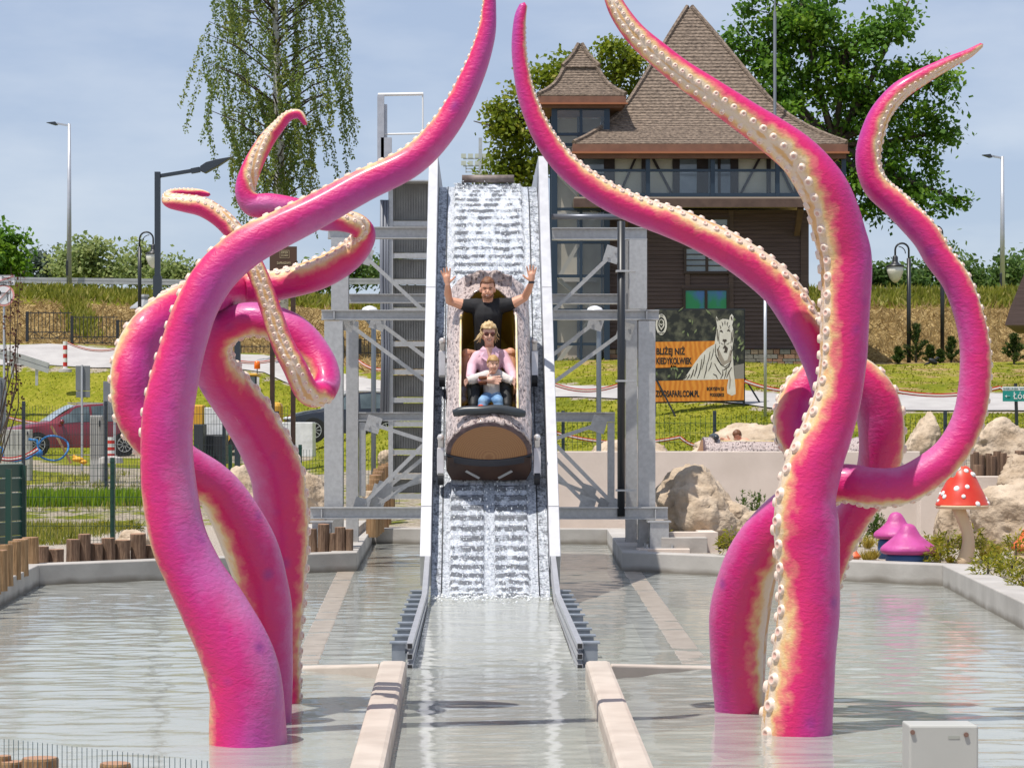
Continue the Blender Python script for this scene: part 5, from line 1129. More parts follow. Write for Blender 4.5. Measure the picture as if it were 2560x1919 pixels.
bank(430, 640, 720, 120, 127, WIL, 'low pale willow shrub between the anthracite lamp and the tentacles', 34, 30, 50, .26)
bank(180, 600, 720, 90, 134, WIL, 'pale willow shrub between the dark tree and the silver street lamp', 45, 30, 50, .28)
bank(90, 612, 710, 130, 260, HAZ, 'bluish distant tree group seen over the guard rail', 35, 40, 40, .6, 'distant_tree', 'tree')
bank(520, 655, 710, 90, 230, HAZ, 'distant hazy conifer clump behind the pale willows', 36, 24, 40, .5, 'distant_tree', 'tree')
for i, (px, p0, w) in enumerate(((870, 612, 130), (970, 600, 120), (800, 650, 90))):
    bank(px, p0, 720, w, 126+i*3, DRK, ['green bank shrub seen beside the ribbed lift ramp', 'green bank shrub hidden mostly behind the lift ramp', 'low green bank shrub under the hanging birch twigs'][i], 37+i, 34, 48, .28)
lab = ['dark shrub on the bank just beside the upright tentacle', 'dark shrub on the bank behind the white globe lantern', 'dark shrub on the bank between two lantern posts', 'dark shrub on the bank beyond the slim outer tentacle', 'dark shrub on the bank under the far street lamp', 'dark shrub on the bank above the hut roof']
for i, (px, p0, w) in enumerate(((2200, 640, 100), (2265, 650, 90), (2330, 600, 110), (2410, 640, 100), (2490, 630, 110), (2570, 615, 110))):
    bank(px, p0, 745, w, 118+(i % 3)*2, DRK, lab[i], 50+i, 34, 50, .27)
# far wood line to the horizon
L = []; r = random.Random(77)
for k_ in range(9000):
    x = r.uniform(-330, 420); y = 620+r.uniform(0, 40); h = 9+5*mn.noise(Vector((x*.02, 0, 5))); p = Vector((x, y, 8.2+r.random()*h)); a = r.uniform(1.2, 2.6); L.append((p, rv(r), (Vector((0, -1, .6))+rv(r)*.8).normalized(), a, a*.8, r.random()))
o = leaves_obj('far_wood', L, HAZ, None, 'stuff'); tag(o, 'low bluish line of far woodland on the horizon', 'wood')
# tall weeds and grass along the crest of the bank, lawn tufts
def tufts(name, label, n, fn, mat, seed, hmin, hmax, w, lean=.25, blades=5):
    r = random.Random(seed); L = []
    for i in range(n):
        p = fn(r)
        if p is None: continue
        bv = r.random()
        for b in range(blades):
            d = Vector((r.gauss(.05, lean), r.gauss(0, lean), 1)).normalized(); h = r.uniform(hmin, hmax); L.append((p+Vector((r.gauss(0, .5*w*5), r.gauss(0, .5*w*5), -.02)), d, Vector((r.gauss(0, 1), -1, .2)).normalized(), h, w*r.uniform(.7, 1.3), .6*bv+.4*r.random()))
    o = leaves_obj(name, L, mat, None, 'stuff'); tag(o, label, 'grass'); return o
WEED = leaf_mat('weed_leaf', [(0, (.13, .16, .018)), (.5, (.25, .26, .03)), (.85, (.40, .36, .08)), (1, (.52, .43, .18))])
LAWN = leaf_mat('lawn_blade', [(0, (.16, .19, .012)), (.6, (.27, .29, .018)), (1, (.42, .38, .06))])
STRAWL = leaf_mat('straw_blade', [(0, (.20, .13, .05)), (.6, (.42, .30, .13)), (1, (.58, .45, .22))])
def f_weed(r):
    u = r.uniform(-80, 2700); return GP(u, r.uniform(112.5, 117.5) if u < 1250 else r.uniform(101, 105.5))
tufts('bank_weeds', 'tall wild grass and weeds along the top of the bank', 4600, f_weed, WEED, 1, .18, .62, .10, .55, 5)
def f_clump(r):
    t = r.random(); return GP(lerp(175, 225, t)+r.gauss(0, 8), lerp(112.5, 104, t))
tufts('bank_weeds', 'tongue of long green grass hanging down the straw bank behind the iron fence', 260, f_clump, WEED, 2, .25, .6, .10, .5, 6)
def f_lawn(r):
    u = r.uniform(-60, 2640); ya, yb = roadY(u); lo = 85 if u < 800 else (62 if u < 1500 else 56)
    y = r.uniform(lo, ya-.4) if r.random() < .7 else (r.uniform(yb+.4, yb+14) if u > 1250 else None)
    return GP(u, y) if y else None
tufts('lawn', 'rough green lawn on the slopes below and above the path', 11000, f_lawn, LAWN, 3, .04, .11, .05, .8, 3)
def f_straw(r):
    u = r.uniform(-60, 2640); ya, yb = roadY(u)
    return GP(u, r.uniform(yb+1.5, 112)) if u < 1200 else GP(max(u, 1900), r.uniform(87.5, 101))
tufts('cut_straw', 'loose cut straw lying on the bank', 9000, f_straw, STRAWL, 4, .25, .6, .05, 1.6, 3)
def f_reed(r): return Vector((W(r.uniform(70, 360), 0, 44).x, 44+r.uniform(-.8, .8), .40))
REED = leaf_mat('reed_blade', [(0, (.13, .25, .012)), (1, (.34, .46, .03))])
tufts('reeds', 'bright green rushes growing behind the mesh fence', 700, f_reed, REED, 5, .16, .40, .03, .14, 5)
def f_dry(r): return Vector((W(r.uniform(60, 380), 0, 41).x, r.uniform(33, 39.5), .21)) if r.random() < .6 else GP(r.uniform(60, 700), r.uniform(41, 60))
tufts('dry_grass', 'sparse yellow grass between the mesh fence and the parked cars', 1500, f_dry, WEED, 6, .06, .20, .015, .3, 5)
# garden plants
def plant(px, py, h_px, w_px, Y, kind, label, seed):
    r = random.Random(seed); b = W(px, py, Y); h = h_px*Y/F_PX; w = w_px*Y/F_PX; root = thing('garden_plant' if kind != 'pine' else 'dwarf_pine', label, 'plant', b, 'low plants in the gravel bed'); L = []
    n = {'tuft': 130, 'leafy': 240, 'pine': 700}[kind]
    for i in range(n):
        if kind == 'tuft':
            a = r.uniform(0, 2*pi); d = Vector((cos(a)*r.uniform(.15, .9), sin(a)*r.uniform(.15, .9), 1)).normalized(); L.append((b+Vector((r.gauss(0, w*.1), r.gauss(0, w*.1), 0)), d, rv(r), h*r.uniform(.5, 1.05), .012, r.random()))
        elif kind == 'leafy':
            a = r.uniform(0, 2*pi); rr = sqrt(r.random())*w*.5; z = h*r.uniform(.1, 1)*(1-.5*(rr/(w*.5))**2); L.append((b+Vector((cos(a)*rr, sin(a)*rr, z)), (rv(r)+Vector((cos(a), sin(a), .1))).normalized(), (rv(r)+Vector((0, 0, 1))).normalized(), .09*r.uniform(.6, 1.2), .018, r.random()))
        else:
            st = i % 14; rs = random.Random(seed*50+st); a = st*2.4; rr = w*.46*sqrt(rs.random()); hx = h*(1-.4*rs.random()); t = r.random(); q = b+Vector((cos(a)*rr*(.6+.4*t), sin(a)*rr*(.6+.4*t), hx*t)); L.append((q, (rv(r)+Vector((0, 0, .9))).normalized(), rv(r), .055, .012, .7*((st*.53) % 1)+.3*r.random()))
    mt = {'tuft': leaf_mat('yellow_sedge', [(0, (.28, .22, .03)), (.6, (.50, .38, .06)), (1, (.62, .50, .14))]), 'leafy': leaf_mat('lime_leaf', [(0, (.10, .13, .010)), (.5, (.24, .24, .015)), (1, (.42, .36, .03))]), 'pine': leaf_mat('pine_needle', [(0, (.03, .075, .010)), (.6, (.08, .15, .012)), (1, (.20, .26, .02))])}[kind]
    leaves_obj('foliage', L, mt, root)
    if kind != 'tuft':
        mb = MB(); mb.tube([b-Vector((0, 0, .03)), b+Vector((0, 0, h*.5))], .012, 5); mb.build('stem', BARKT, root)
LB = ['lime green bamboo like plant beside the concrete box at the pool edge', 'broad dwarf pine between the big boulder and the upright tentacle', 'dark dwarf pine behind the pink toadstools', 'leafy yellow green plant beside the cream toadstool stem', 'leafy plant just past the cream toadstool stem', 'low leafy plant at the corner of the pool wall', 'leafy plant at the far edge of the bed by the orange toadstool', 'leafy plant under the small orange toadstool']
for i, a in enumerate(((1827, 1380, 62, 60, 29.8, 'leafy'), (1880, 1290, 70, 100, 34, 'pine'), (2185, 1338, 62, 60, 31.5, 'pine'), (2370, 1378, 58, 70, 29.2, 'leafy'), (2432, 1375, 62, 60, 29.0, 'leafy'), (2470, 1440, 70, 80, 25.8, 'leafy'), (2540, 1390, 65, 70, 28, 'leafy'), (2556, 1475, 62, 70, 24.0, 'leafy'))): plant(*a, LB[i], 200+i)
MORE = [(1660, 31.6, 'leafy plant at the corner of the hollow concrete box'), (1905, 33.2, 'lime plant behind the pale boulder by the upright tentacle'), (2150, 32.8, 'lime plant in the gap below the coiled tentacle'), (2215, 33.6, 'lime plant far behind the rear pink toadstool'), (2330, 31.0, 'lime plant between the pink toadstools and split boulder'), (2350, 28.6, 'low lime plant in front of the split boulder'), (2455, 29.6, 'lime plant before the large block boulder'), (2500, 27.2, 'lime plant near the bend of the side wall'), (2530, 26.0, 'lime plant next to the outer side wall')]
for i, (px, Y, lb) in enumerate(MORE): plant(px, PPY+(HC-.2)*F_PX/Y, 56, 70, Y, 'leafy', lb, 600+i)
rr_ = random.Random(9)
for i in range(34):
    px = rr_.choice((rr_.uniform(2150, 2350), rr_.uniform(2330, 2560), rr_.uniform(1830, 1950))); Y = rr_.uniform(28.6, 33); py = PPY+(HC-.2)*F_PX/Y
    if px > 2408 and Y < 28.9: Y += 1.5; py = PPY+(HC-.2)*F_PX/Y
    plant(px, py, rr_.uniform(24, 44), 40, Y, 'tuft', 'small yellow sedge tuft in the gravel '+('between the upright tentacle and the largest boulder' if px < 2000 else 'around the pink toadstools' if px < 2345 else 'around the tall red toadstool'), 300+i)
for i, (px, Y) in enumerate(((145, 36.5), (255, 37.5), (335, 37.8))): plant(px, PPY+(HC-.2)*F_PX/Y, 26, 34, Y, 'leafy', ['small olive shrub on the gravel near the dark green fence panel', 'small olive shrub on the gravel by the anthracite fence post', 'small olive shrub on the gravel beside the outermost tentacle'][i], 340+i)
# conifers on the lawn
for i, (px, py, h, w, Y) in enumerate(((2290, 905, 95, 75, 86), (2245, 903, 40, 30, 85.5), (2325, 903, 42, 30, 85.5), (2378, 903, 62, 46, 86), (2350, 905, 30, 22, 85), (2535, 900, 75, 70, 84))):
    r = random.Random(400+i); b = W(px, py, Y); H = h*Y/F_PX; wd_ = w*Y/F_PX; b.z = gz(b.x, Y)-.02; root = thing('conifer', ['tall young pine standing between the two black lantern posts', 'small young pine beside the white globe lantern post', 'small young pine halfway between the lantern posts', 'young pine just beyond the hook lantern post', 'tiny young pine at the foot of the hook lantern post', 'dense young spruce beside the dark hut'][i], 'conifer', b, 'young conifers on the lawn'); L = []
    mb = MB(); mb.tube([b, b+Vector((0, 0, H*.95))], [.04, .01], 6); mb.build('trunk', BARKT, root)
    nb_ = 9+3*i if i != 5 else 40
    for k_ in range(26):
        a = k_*2.4; t = .05+.9*r.random(); o_ = wd_*.5*(1-t)*1.1; tip = b+Vector((cos(a)*o_, sin(a)*o_, H*min(1, t+.22))); st = b+Vector((0, 0, H*t*.75))
        for q in range(60):
            u = r.random()**.7; p = st.lerp(tip, u); L.append((p, (rv(r)+Vector((cos(a)*.3, sin(a)*.3, 1.1))).normalized(), rv(r), .14*r.uniform(.6, 1.2), .035, r.random()))
    leaves_obj('crown', L, leaf_mat('conifer_needle', [(0, (.02, .045, .012)), (.7, (.06, .10, .02)), (1, (.15, .19, .04))]), root)
# bare red twig at the near edge of the frame
r = random.Random(8); tw = thing('twig_bush', 'sparse bush with dark red leaves in front of the guard rail end', 'bush', W(-20, 1180, 33)); mb = MB(); L = []
for k_ in range(7):
    p = W(-25+r.uniform(-20, 20), 1180, 33); e = W(r.uniform(-20, 55), r.uniform(650, 900), 33); m_ = p.lerp(e, .5)+Vector((.15, 0, .1)); mb.tube([p, m_, e], [.012, .008, .003], 5)
    for q in range(26):
        u = r.uniform(.45, 1); c = (p.lerp(m_, u*2) if u < .5 else m_.lerp(e, u*2-1)); L.append((c+rv(r)*.05, rv(r), rv(r), .06, .035, r.random()))
mb.build('twigs', BARKT, tw); leaves_obj('leaves', L, leaf_mat('red_leaf', [(0, (.06, .02, .015)), (1, (.14, .06, .045))]), tw)
# ------------------------------------------------------------------ rocks, walls and garden ornaments
ROCK = M('tan_sandstone', (.34, .25, .165), (.58, .47, .355), sc=2.6, rough=.92, bump=.9, bsc=7, detail=9, contrast=(.30, .66), bdist=.07)
def boulder(x0, x1, y0, y1, Y, label, seed, dep=.8, peak=0.0):
    r = random.Random(seed); a = W(x0, y0, Y); b = W(x1, y1, Y); rx = (b.x-a.x)/2; h = (a.z-b.z); c = Vector(((a.x+b.x)/2, Y, b.z))
    bm = bmesh.new(); bmesh.ops.create_icosphere(bm, subdivisions=5, radius=1)
    so_ = Vector((seed*3.7, seed*1.3, 0)); planes = [(rv(r), r.uniform(.62, .9)) for _ in range(11)]
    for v in bm.verts:
        p = v.co.copy(); p = Vector((p.x*(abs(p.x)**-.12 if abs(p.x) > .05 else 1), p.y, p.z))
        for n_, d in planes:
            k_ = p.dot(n_)
            if k_ > d: p -= n_*(k_-d)*.85
        q = p*1.5+so_; p *= .97+.18*mn.noise(q)+.16*(.5-abs(mn.noise(q*2.1)))+.11*(.4-abs(mn.noise(q*4.7)))+.04*mn.noise(q*11)
        v.co = Vector((p.x*rx*1.02, p.y*rx*dep, (p.z*.62+.36+peak*p.x*.3)*h*1.02))
    me = bpy.data.meshes.new('boulder'); bm.to_mesh(me); bm.free(); me.materials.append(ROCK)
    me.polygons.foreach_set('use_smooth', [True]*len(me.polygons))
    o = bpy.data.objects.new('boulder', me); COL.objects.link(o); o.location = c; return tag(o, label, 'boulder', 'sandstone boulders around the pool')
BD_ = [(1640, 1870, 1172, 1352, 32.6, 'largest brown boulder beside the hollow concrete box', 1, .8, -.15), (1845, 1975, 1268, 1360, 31.5, 'pale boulder half hidden by the upright tentacle', 2, .8, 0), (1785, 1880, 1255, 1330, 32.4, 'sloping foot stone leaning against the largest boulder', 14, .7, -.2),
       (1462, 1722, 1103, 1185, 43, 'boulder behind the concrete channel wall near the steel column', 3, .6, 0), (1728, 1965, 1058, 1180, 43.5, 'broad boulder behind the person in the distant log boat', 4, .6, .1), (2262, 2362, 1036, 1175, 42, 'steep boulder seen between the coiled and the slim tentacle', 5, .8, 0), (2436, 2600, 1050, 1165, 41, 'furrowed pale boulder below the teal direction sign', 6, .7, 0),
       (2488, 2640, 1125, 1225, 36, 'rounded boulder beside the upright log stakes', 7, .8, 0), (2432, 2660, 1198, 1370, 32, 'large block boulder behind the red spotted toadstool', 8, .8, .1), (2318, 2432, 1268, 1362, 32.5, 'low split boulder behind the cream toadstool stem', 9, .8, 0),
       (550, 665, 1172, 1285, 38, 'jagged pale boulder between two tentacles by the mesh fence', 10, .8, 0), (722, 822, 1168, 1290, 37, 'brown boulder beside the tall steel column', 11, .8, 0), (945, 1000, 1122, 1170, 46, 'small pale boulder behind the steps of stacked logs', 12, .8, 0), (282, 375, 1327, 1375, 32, 'low white boulder behind the row of log stumps', 13, .8, 0), (905, 960, 1218, 1262, 36, 'small grey stone at the foot of the thin steel post', 15, .8, 0)]
for b_ in BD_: boulder(*b_[:7], dep=b_[7], peak=b_[8])
LCONC = M('light_channel_concrete', (.60, .51, .44), (.70, .60, .525), sc=1.4, rough=.88, bump=.1, bsc=20)
def solid(name, label, cat, a, b, mat, bevel=.012, group=None):
    o = MB().bb(a, b).build(name, mat, loc=((a[0]+b[0])/2, a[1], min(a[2], b[2])), bevel=bevel); return tag(o, label, cat, group)
xa, xb = W(1392, 0, 39.3).x, W(2300, 0, 39.3).x
solid('channel_wall', 'long pale concrete channel wall below the distant log boat', 'wall', (xa, 39.3, .15), (xb, 39.55, 1.44), LCONC)
solid('channel_wall', 'second concrete channel wall behind the distant log boat', 'wall', (xa, 41.6, .2), (xb, 41.8, 1.30), LCONC)
o = MB().bb((xa, 39.56, 1.2), (xb, 41.59, 1.22)).build('channel_water', WATER); tag(o, 'water in the raised return channel', 'water', kind='stuff')
xa, xb = W(2300, 0, 36.6).x, W(2700, 0, 36.6).x
solid('channel_wall', 'low concrete channel edge below the upright log stakes', 'wall', (xa, 36.6, .15), (xb, 36.9, W(0, 1190, 36.6).z), LCONC)
bx0, bx1 = 2.36, W(1795, 0, 31.3).x
hb_ = thing('concrete_box', 'hollow concrete box with open channels in front of the largest boulder', 'concrete box', ((bx0+bx1)/2, 31.3, .2))
mb = MB(); zt_ = .455
mb.bb((bx0, 31.3, .19), (bx1, 31.62, zt_)); mb.bb((bx0, 34.3, .19), (bx1, 34.7, zt_)); mb.bb((bx1-.22, 31.62, .19), (bx1, 34.3, zt_)); mb.bb((bx0, 32.9, .19), (bx1-.22, 33.05, zt_)); mb.build('walls', LCONC, hb_)
mb = MB(); mb.bb((bx0, 31.62, .19), (bx1-.22, 34.3, .25)); mb.build('floor', M('dark_concrete', (.16, .16, .165), rough=.9), hb_)
solid('column_base', 'small concrete step under the steel foot with base plate', 'base', (2.05, 30.95, .19), (2.72, 31.28, .262), LCONC)
solid('concrete_block', 'square concrete block behind the beam end and drain pipe', 'concrete block', (W(1604, 0, 33.5).x, 33.5, .2), (W(1682, 0, 33.5).x, 34.2, W(0, 1246, 33.5).z), LCONC)
# toadstools
def toadstool(px, py0, rim_y, base_y, w_px, Y, capm, stemm, label, seed, tall=False, spots=False, rimc=None):
    b = W(px, base_y, Y); s = Y/F_PX; b.z = max(.19, b.z); z0 = W(0, rim_y, Y).z-b.z; z1 = W(0, py0, Y).z-b.z; R_ = w_px*s/2; H = z1-z0
    t = thing('toadstool', label, 'toadstool', b, 'painted toadstool ornaments')
    if tall: pr = [(R_*.95, 0), (R_, H*.06), (R_*.97, H*.12), (R_*.86, H*.27), (R_*.70, H*.48), (R_*.50, H*.75), (R_*.30, H*.93), (R_*.12, H*.99), (0, H)]
    else: pr = [(R_*.88, 0), (R_*.98, H*.07), (R_, H*.15), (R_*.93, H*.26), (R_*.70, H*.42), (R_*.48, H*.60), (R_*.36, H*.78), (R_*.24, H*.93), (R_*.1, H*.99), (0, H)]
    mb = MB(); q2 = catmull([(a, c) for a, c in pr], 4); mb.lathe(q2, (b.x, b.y, b.z+z0), 36); 
    mb.v = [tuple(Vector(v)+Vector((mn.noise(Vector(v)*6)*.012, mn.noise(Vector(v)*6+Vector((9, 0, 0)))*.012, 0))) for v in mb.v]
    cap = mb.build('cap', capm, t, smooth=True)
    if rimc: mb = MB(); mb.lathe([(R_*.2, -.02), (R_*.96, -.012), (R_*1.0, .012), (R_*1.005, .03)], (b.x, b.y, b.z+z0), 36); mb.build('gills', rimc, t, smooth=True)
    mb = MB(); sr = R_*(.26 if tall else .82); pts = []
    if tall: pts = [Vector((b.x+.25*R_*sin(k_*.55), b.y, b.z+lerp(-.03, z0+.02, k_/7))) for k_ in range(8)]; mb.tube(pts, [sr*1.25, sr*1.1, sr, sr*.9, sr*.85, sr*.85, sr*.9, sr], 16)
    else: mb.lathe([(sr*.95, -.03), (sr, z0*.35), (sr*.97, z0*.8), (sr*.85, z0+.01)], (b.x, b.y, b.z), 28)
    mb.build('stem', stemm, t, smooth=True)
    if spots:
        r = random.Random(seed); k_ = 0
        for i in range(26):
            a = i*2.4; f = .08+.84*r.random(); zz_ = H*f; rr = pw([(c/H, a_) for a_, c in q2], f); rr2 = pw([(c/H, a_) for a_, c in q2], f+.02); n_ = Vector((cos(a), sin(a), max(.1, (rr-rr2)/(H*.02)))).normalized(); sz = r.uniform(.022, .042)
            mb = MB(); mb.ell((0, 0, 0), (sz, sz, .016), 12, 6); o = inst(mb.mesh('spot', WHITE, smooth=True), 'spot', cap, Vector((b.x+cos(a)*rr, b.y+sin(a)*rr, b.z+z0+zz_)), n_.to_track_quat('Z', 'Y').to_matrix())
    return t
REDC = M('toadstool_red', (.56, .022, .012), (.62, .07, .03), sc=3, rough=.4); PNK = M('toadstool_pink', (.42, .05, .22), (.50, .07, .29), sc=6, rough=.5, bump=.3, bsc=20)
CRM = M('toadstool_cream', (.66, .50, .33), rough=.7); BLU = M('toadstool_blue', (.03, .09, .24), rough=.6); ORG = M('toadstool_orange', (.62, .11, .03), rough=.5)
toadstool(2405, 1162, 1268, 1412, 132, 28.6, REDC, CRM, 'tall toadstool with red white spotted cap and cream stem', 1, True, True, CRM)
toadstool(2270, 1308, 1384, 1402, 138, 28.9, PNK, BLU, 'front pink toadstool with bell cap on blue stem', 2); toadstool(2240, 1279, 1346, 1390, 112, 29.7, PNK, BLU, 'rear pink toadstool half hidden by its twin', 3)
toadstool(2135, 1368, 1394, 1402, 34, 29.0, ORG, CRM, 'tiny orange toadstool peeping out beside the tentacle', 4); toadstool(2566, 1320, 1375, 1410, 76, 28.4, ORG, CRM, 'small orange toadstool at the outer end of the bed', 5)
# log palisades
LOGM = [M('weathered_log', (.11, .062, .038), (.24, .155, .10), sc=7, rough=.9, bump=.6, bsc=14, stretch=(1, 1, .25)), M('tan_log', (.22, .125, .055), (.36, .22, .11), sc=7, rough=.9, bump=.6, bsc=14, stretch=(1, 1, .25))]
LOGT = M('cut_log_top', (.30, .15, .085), (.42, .25, .16), sc=20, rough=.85)
def log_mesh(m, seed):
    r = random.Random(seed); mb = MB(); n = 14; vs = []
    for z, k_ in ((0, 1.0), (.5, .97), (.97, 1), (1, .95)):
        vs += [Vector((.5*k_*cos(2*pi*j/n)*(1+.07*mn.noise(Vector((cos(2*pi*j/n)*2, sin(2*pi*j/n)*2, seed)))), .5*k_*sin(2*pi*j/n)*(1+.07*mn.noise(Vector((j*.7, seed, 2)))), z)) for j in range(n)]
    mb.add(vs, [(i*n+j, i*n+(j+1) % n, (i+1)*n+(j+1) % n, (i+1)*n+j) for i in range(3) for j in range(n)]); mb.cur = 1; mb.add([vs[3*n+j] for j in range(n)], [tuple(range(n))]); return mb.mesh('log', [m, LOGT])
LOGS = [[log_mesh(m, s_) for s_ in range(4)] for m in LOGM]
def palisade(label, spec, Yf, kind=0, seed=0, name='log_palisade'):
    "spec: (px centre, top py, width px); Yf gives the distance at each px; base sits on the wall or gravel"
    r = random.Random(seed); Ys = [Yf(p) for p, t, w in spec]; first = W(spec[0][0], 0, Ys[0]); t = thing(name, label, 'palisade', (first.x, Ys[0], .2), 'log palisades')
    for (px, py, w), Y in zip(spec, Ys):
        d = w*Y/F_PX; c = W(px, py, Y); inst(r.choice(LOGS[kind]), 'log', t, (c.x, Y, .19), (r.gauss(0, .02), r.gauss(0, .02), r.uniform(0, 6)), (d, d, c.z-.19))
    return t
bwl = lambda px: lerp(27.6, 30.5, (px-95)/800)+.62
palisade('row of weathered log stumps on the pool back wall', [(108, 1365, 27), (140, 1372, 40), (182, 1347, 34), (212, 1334, 32), (242, 1358, 31), (272, 1344, 34), (306, 1349, 40), (346, 1333, 40), (378, 1362, 30), (410, 1350, 34)], bwl, 0, 3)
palisade('cluster of tan log stumps along the pool side wall', [(78, 1342, 42), (52, 1347, 40), (36, 1352, 34), (58, 1368, 12), (16, 1360, 36), (4, 1374, 30), (-14, 1368, 34), (-40, 1380, 36)], lambda px: pw([(-40, 22.6), (4, 23.8), (30, 25.4), (60, 26.6), (80, 28.0)], px), 1, 4)
palisade('five log stumps at the corner of the narrow pool bay', [(782, 1321, 24), (808, 1309, 30), (832, 1332, 22), (851, 1317, 28), (873, 1322, 20)], lambda px: 30.9, 0, 5)
palisade('stair like stack of cut tan logs behind the steel frame', [(930, 1210, 30), (934, 1196, 32), (940, 1186, 32), (946, 1178, 30), (952, 1170, 30), (958, 1164, 30), (966, 1159, 26), (976, 1156, 24)], lambda px: lerp(36, 41.5, (px-930)/46), 1, 6)
palisade('group of tall dark log stakes by the rounded boulder', [(2436, 1129, 22), (2452, 1137, 22), (2468, 1133, 17), (2482, 1139, 18), (2494, 1127, 20), (2508, 1132, 18), (2440, 1161, 26), (2522, 1140, 18), (2546, 1126, 24)], lambda px: 37.4 if px != 2440 else 36.95, 0, 7)
palisade('near row of thick tan log stumps behind the wire mesh at the pool edge', [(100, 1893, 92), (10, 1887, 36), (30, 1902, 56), (286, 1906, 78), (-40, 1890, 80), (380, 1960, 80)], lambda px: lerp(9.6, 9.1, px/400), 1, 8)

# ------------------------------------------------------------------ fences
WIRE = M('dark_green_wire', (.010, .045, .035), rough=.45); GREENP = M('green_coated_steel', (.008, .050, .035), rough=.4); NWIRE = M('teal_wire', (.05, .10, .12), rough=.4, metal=.3)
def mesh_fence(label, p0, p1, z0, z1, step, wire, post_px=(), hstep=.2, mat=None, postm=None, pw_=.06, double=True, top=None):
    a, b = Vector((p0[0], p0[1], 0)), Vector((p1[0], p1[1], 0)); L_ = (b-a).length; t = thing('mesh_fence', label, 'fence', (a.x, a.y, z0), 'wire mesh fences'); d = (b-a)/L_
    mb = MB(); n = int(L_/step)
    for i in range(n+1): p = a+d*(i*step); mb.bar(p+Vector((0, 0, z0)), p+Vector((0, 0, z1+.03)), wire, wire)
    z = z0+.05
    while z <= z1: mb.bar(a+Vector((0, 0, z)), b+Vector((0, 0, z)), wire*1.3, wire*1.3); z += hstep
    w_ = mb.build('wire_mesh', mat or WIRE, t); w_['kind'] = 'stuff'
    for f in post_px:
        p = a+d*(L_*f); mb = MB(); mb.box((p.x, p.y+.05, (z0+z1+.12)/2), (pw_, pw_, z1-z0+.12)); mb.box((p.x, p.y+.05, z1+.065), (pw_+.012, pw_+.012, .012)); mb.build('post', postm or GREENP, t)
    return t
# dark green screened panel beside the pool and mesh running from it
def fx(px, Y): return (W(px, 0, Y).x, Y)
z1 = W(0, 1160, 31).z
sf = thing('screen_fence', 'dark green fence panel woven with privacy strips beside the pool', 'fence', (*fx(20, 31), .2))
p0, p1 = Vector((*fx(-120, 30.3), 0)), Vector((*fx(58, 32), 0))
rows_ = 6; zz0, zz1 = .2, W(0, 1158, 32).z
for k_ in range(rows_):
    a, b = lerp(zz0, zz1, k_/rows_), lerp(zz0, zz1, (k_+1)/rows_)
    mb = MB(); mb.bar(p0+Vector((0, 0, (a+b)/2)), p1+Vector((0, 0, (a+b)/2)), .012, b-a-.02); mb.build('privacy_strip', M('green_strip', (.012, .055, .042), (.02, .08, .06), sc=2, rough=.35), sf)
    mb = MB(); mb.tube([p0+Vector((0, -.02, b-.005)), p1+Vector((0, -.02, b-.005))], .006, 6); mb.build('rail_wire', M('pale_green_wire', (.22, .32, .28), rough=.4), sf)
for px, Y, tp in ((24, 31.0, 1172), (61, 32.05, 1163)):
    c = W(px, tp, Y); mb = MB(); mb.bb((c.x-.035, Y-.10, .2), (c.x+.035, Y-.03, c.z)); mb.build('post', GREENP, sf)
mesh_fence('low green mesh fence with a single post behind the log stump row', fx(63, 33.6), fx(420, 33.6), .2, W(0, 1165, 33.6).z, .05, .005, ((280-63)/357,))
mesh_fence('taller anthracite mesh fence in front of the red car', fx(-60, 47), fx(720, 47), gz(-8, 47)-.02, W(0, 1018, 47).z, .055, .006, ((60+58)/780, (60+264)/780, (60+560)/780), mat=M('anthracite_wire', (.03, .035, .045), rough=.4), postm=ANTH)
mesh_fence('green mesh fence in front of the black car and pallets', fx(480, 43), fx(1000, 43), gz(-3, 43), W(0, 1128, 43).z, .055, .006, ((575-480)/520, (750-480)/520, .02), hstep=.25)
mesh_fence('far mesh fence across the lawn under the billboard', fx(1380, 52), fx(2640, 52), gz(5, 52), W(0, 1040, 52).z, .11, .007, ((1408-1380)/1260, (1787-1380)/1260, (2364-1380)/1260, .97), mat=WIRE, postm=ANTH, pw_=.07)
mesh_fence('fine wire mesh in front of the near log stumps at the pool edge', (W(-60, 0, 9.05).x, 9.05), (W(520, 0, 8.35).x, 8.35), .19, W(0, 1862, 9.0).z, .0255, .0022, (), hstep=.2, mat=NWIRE)
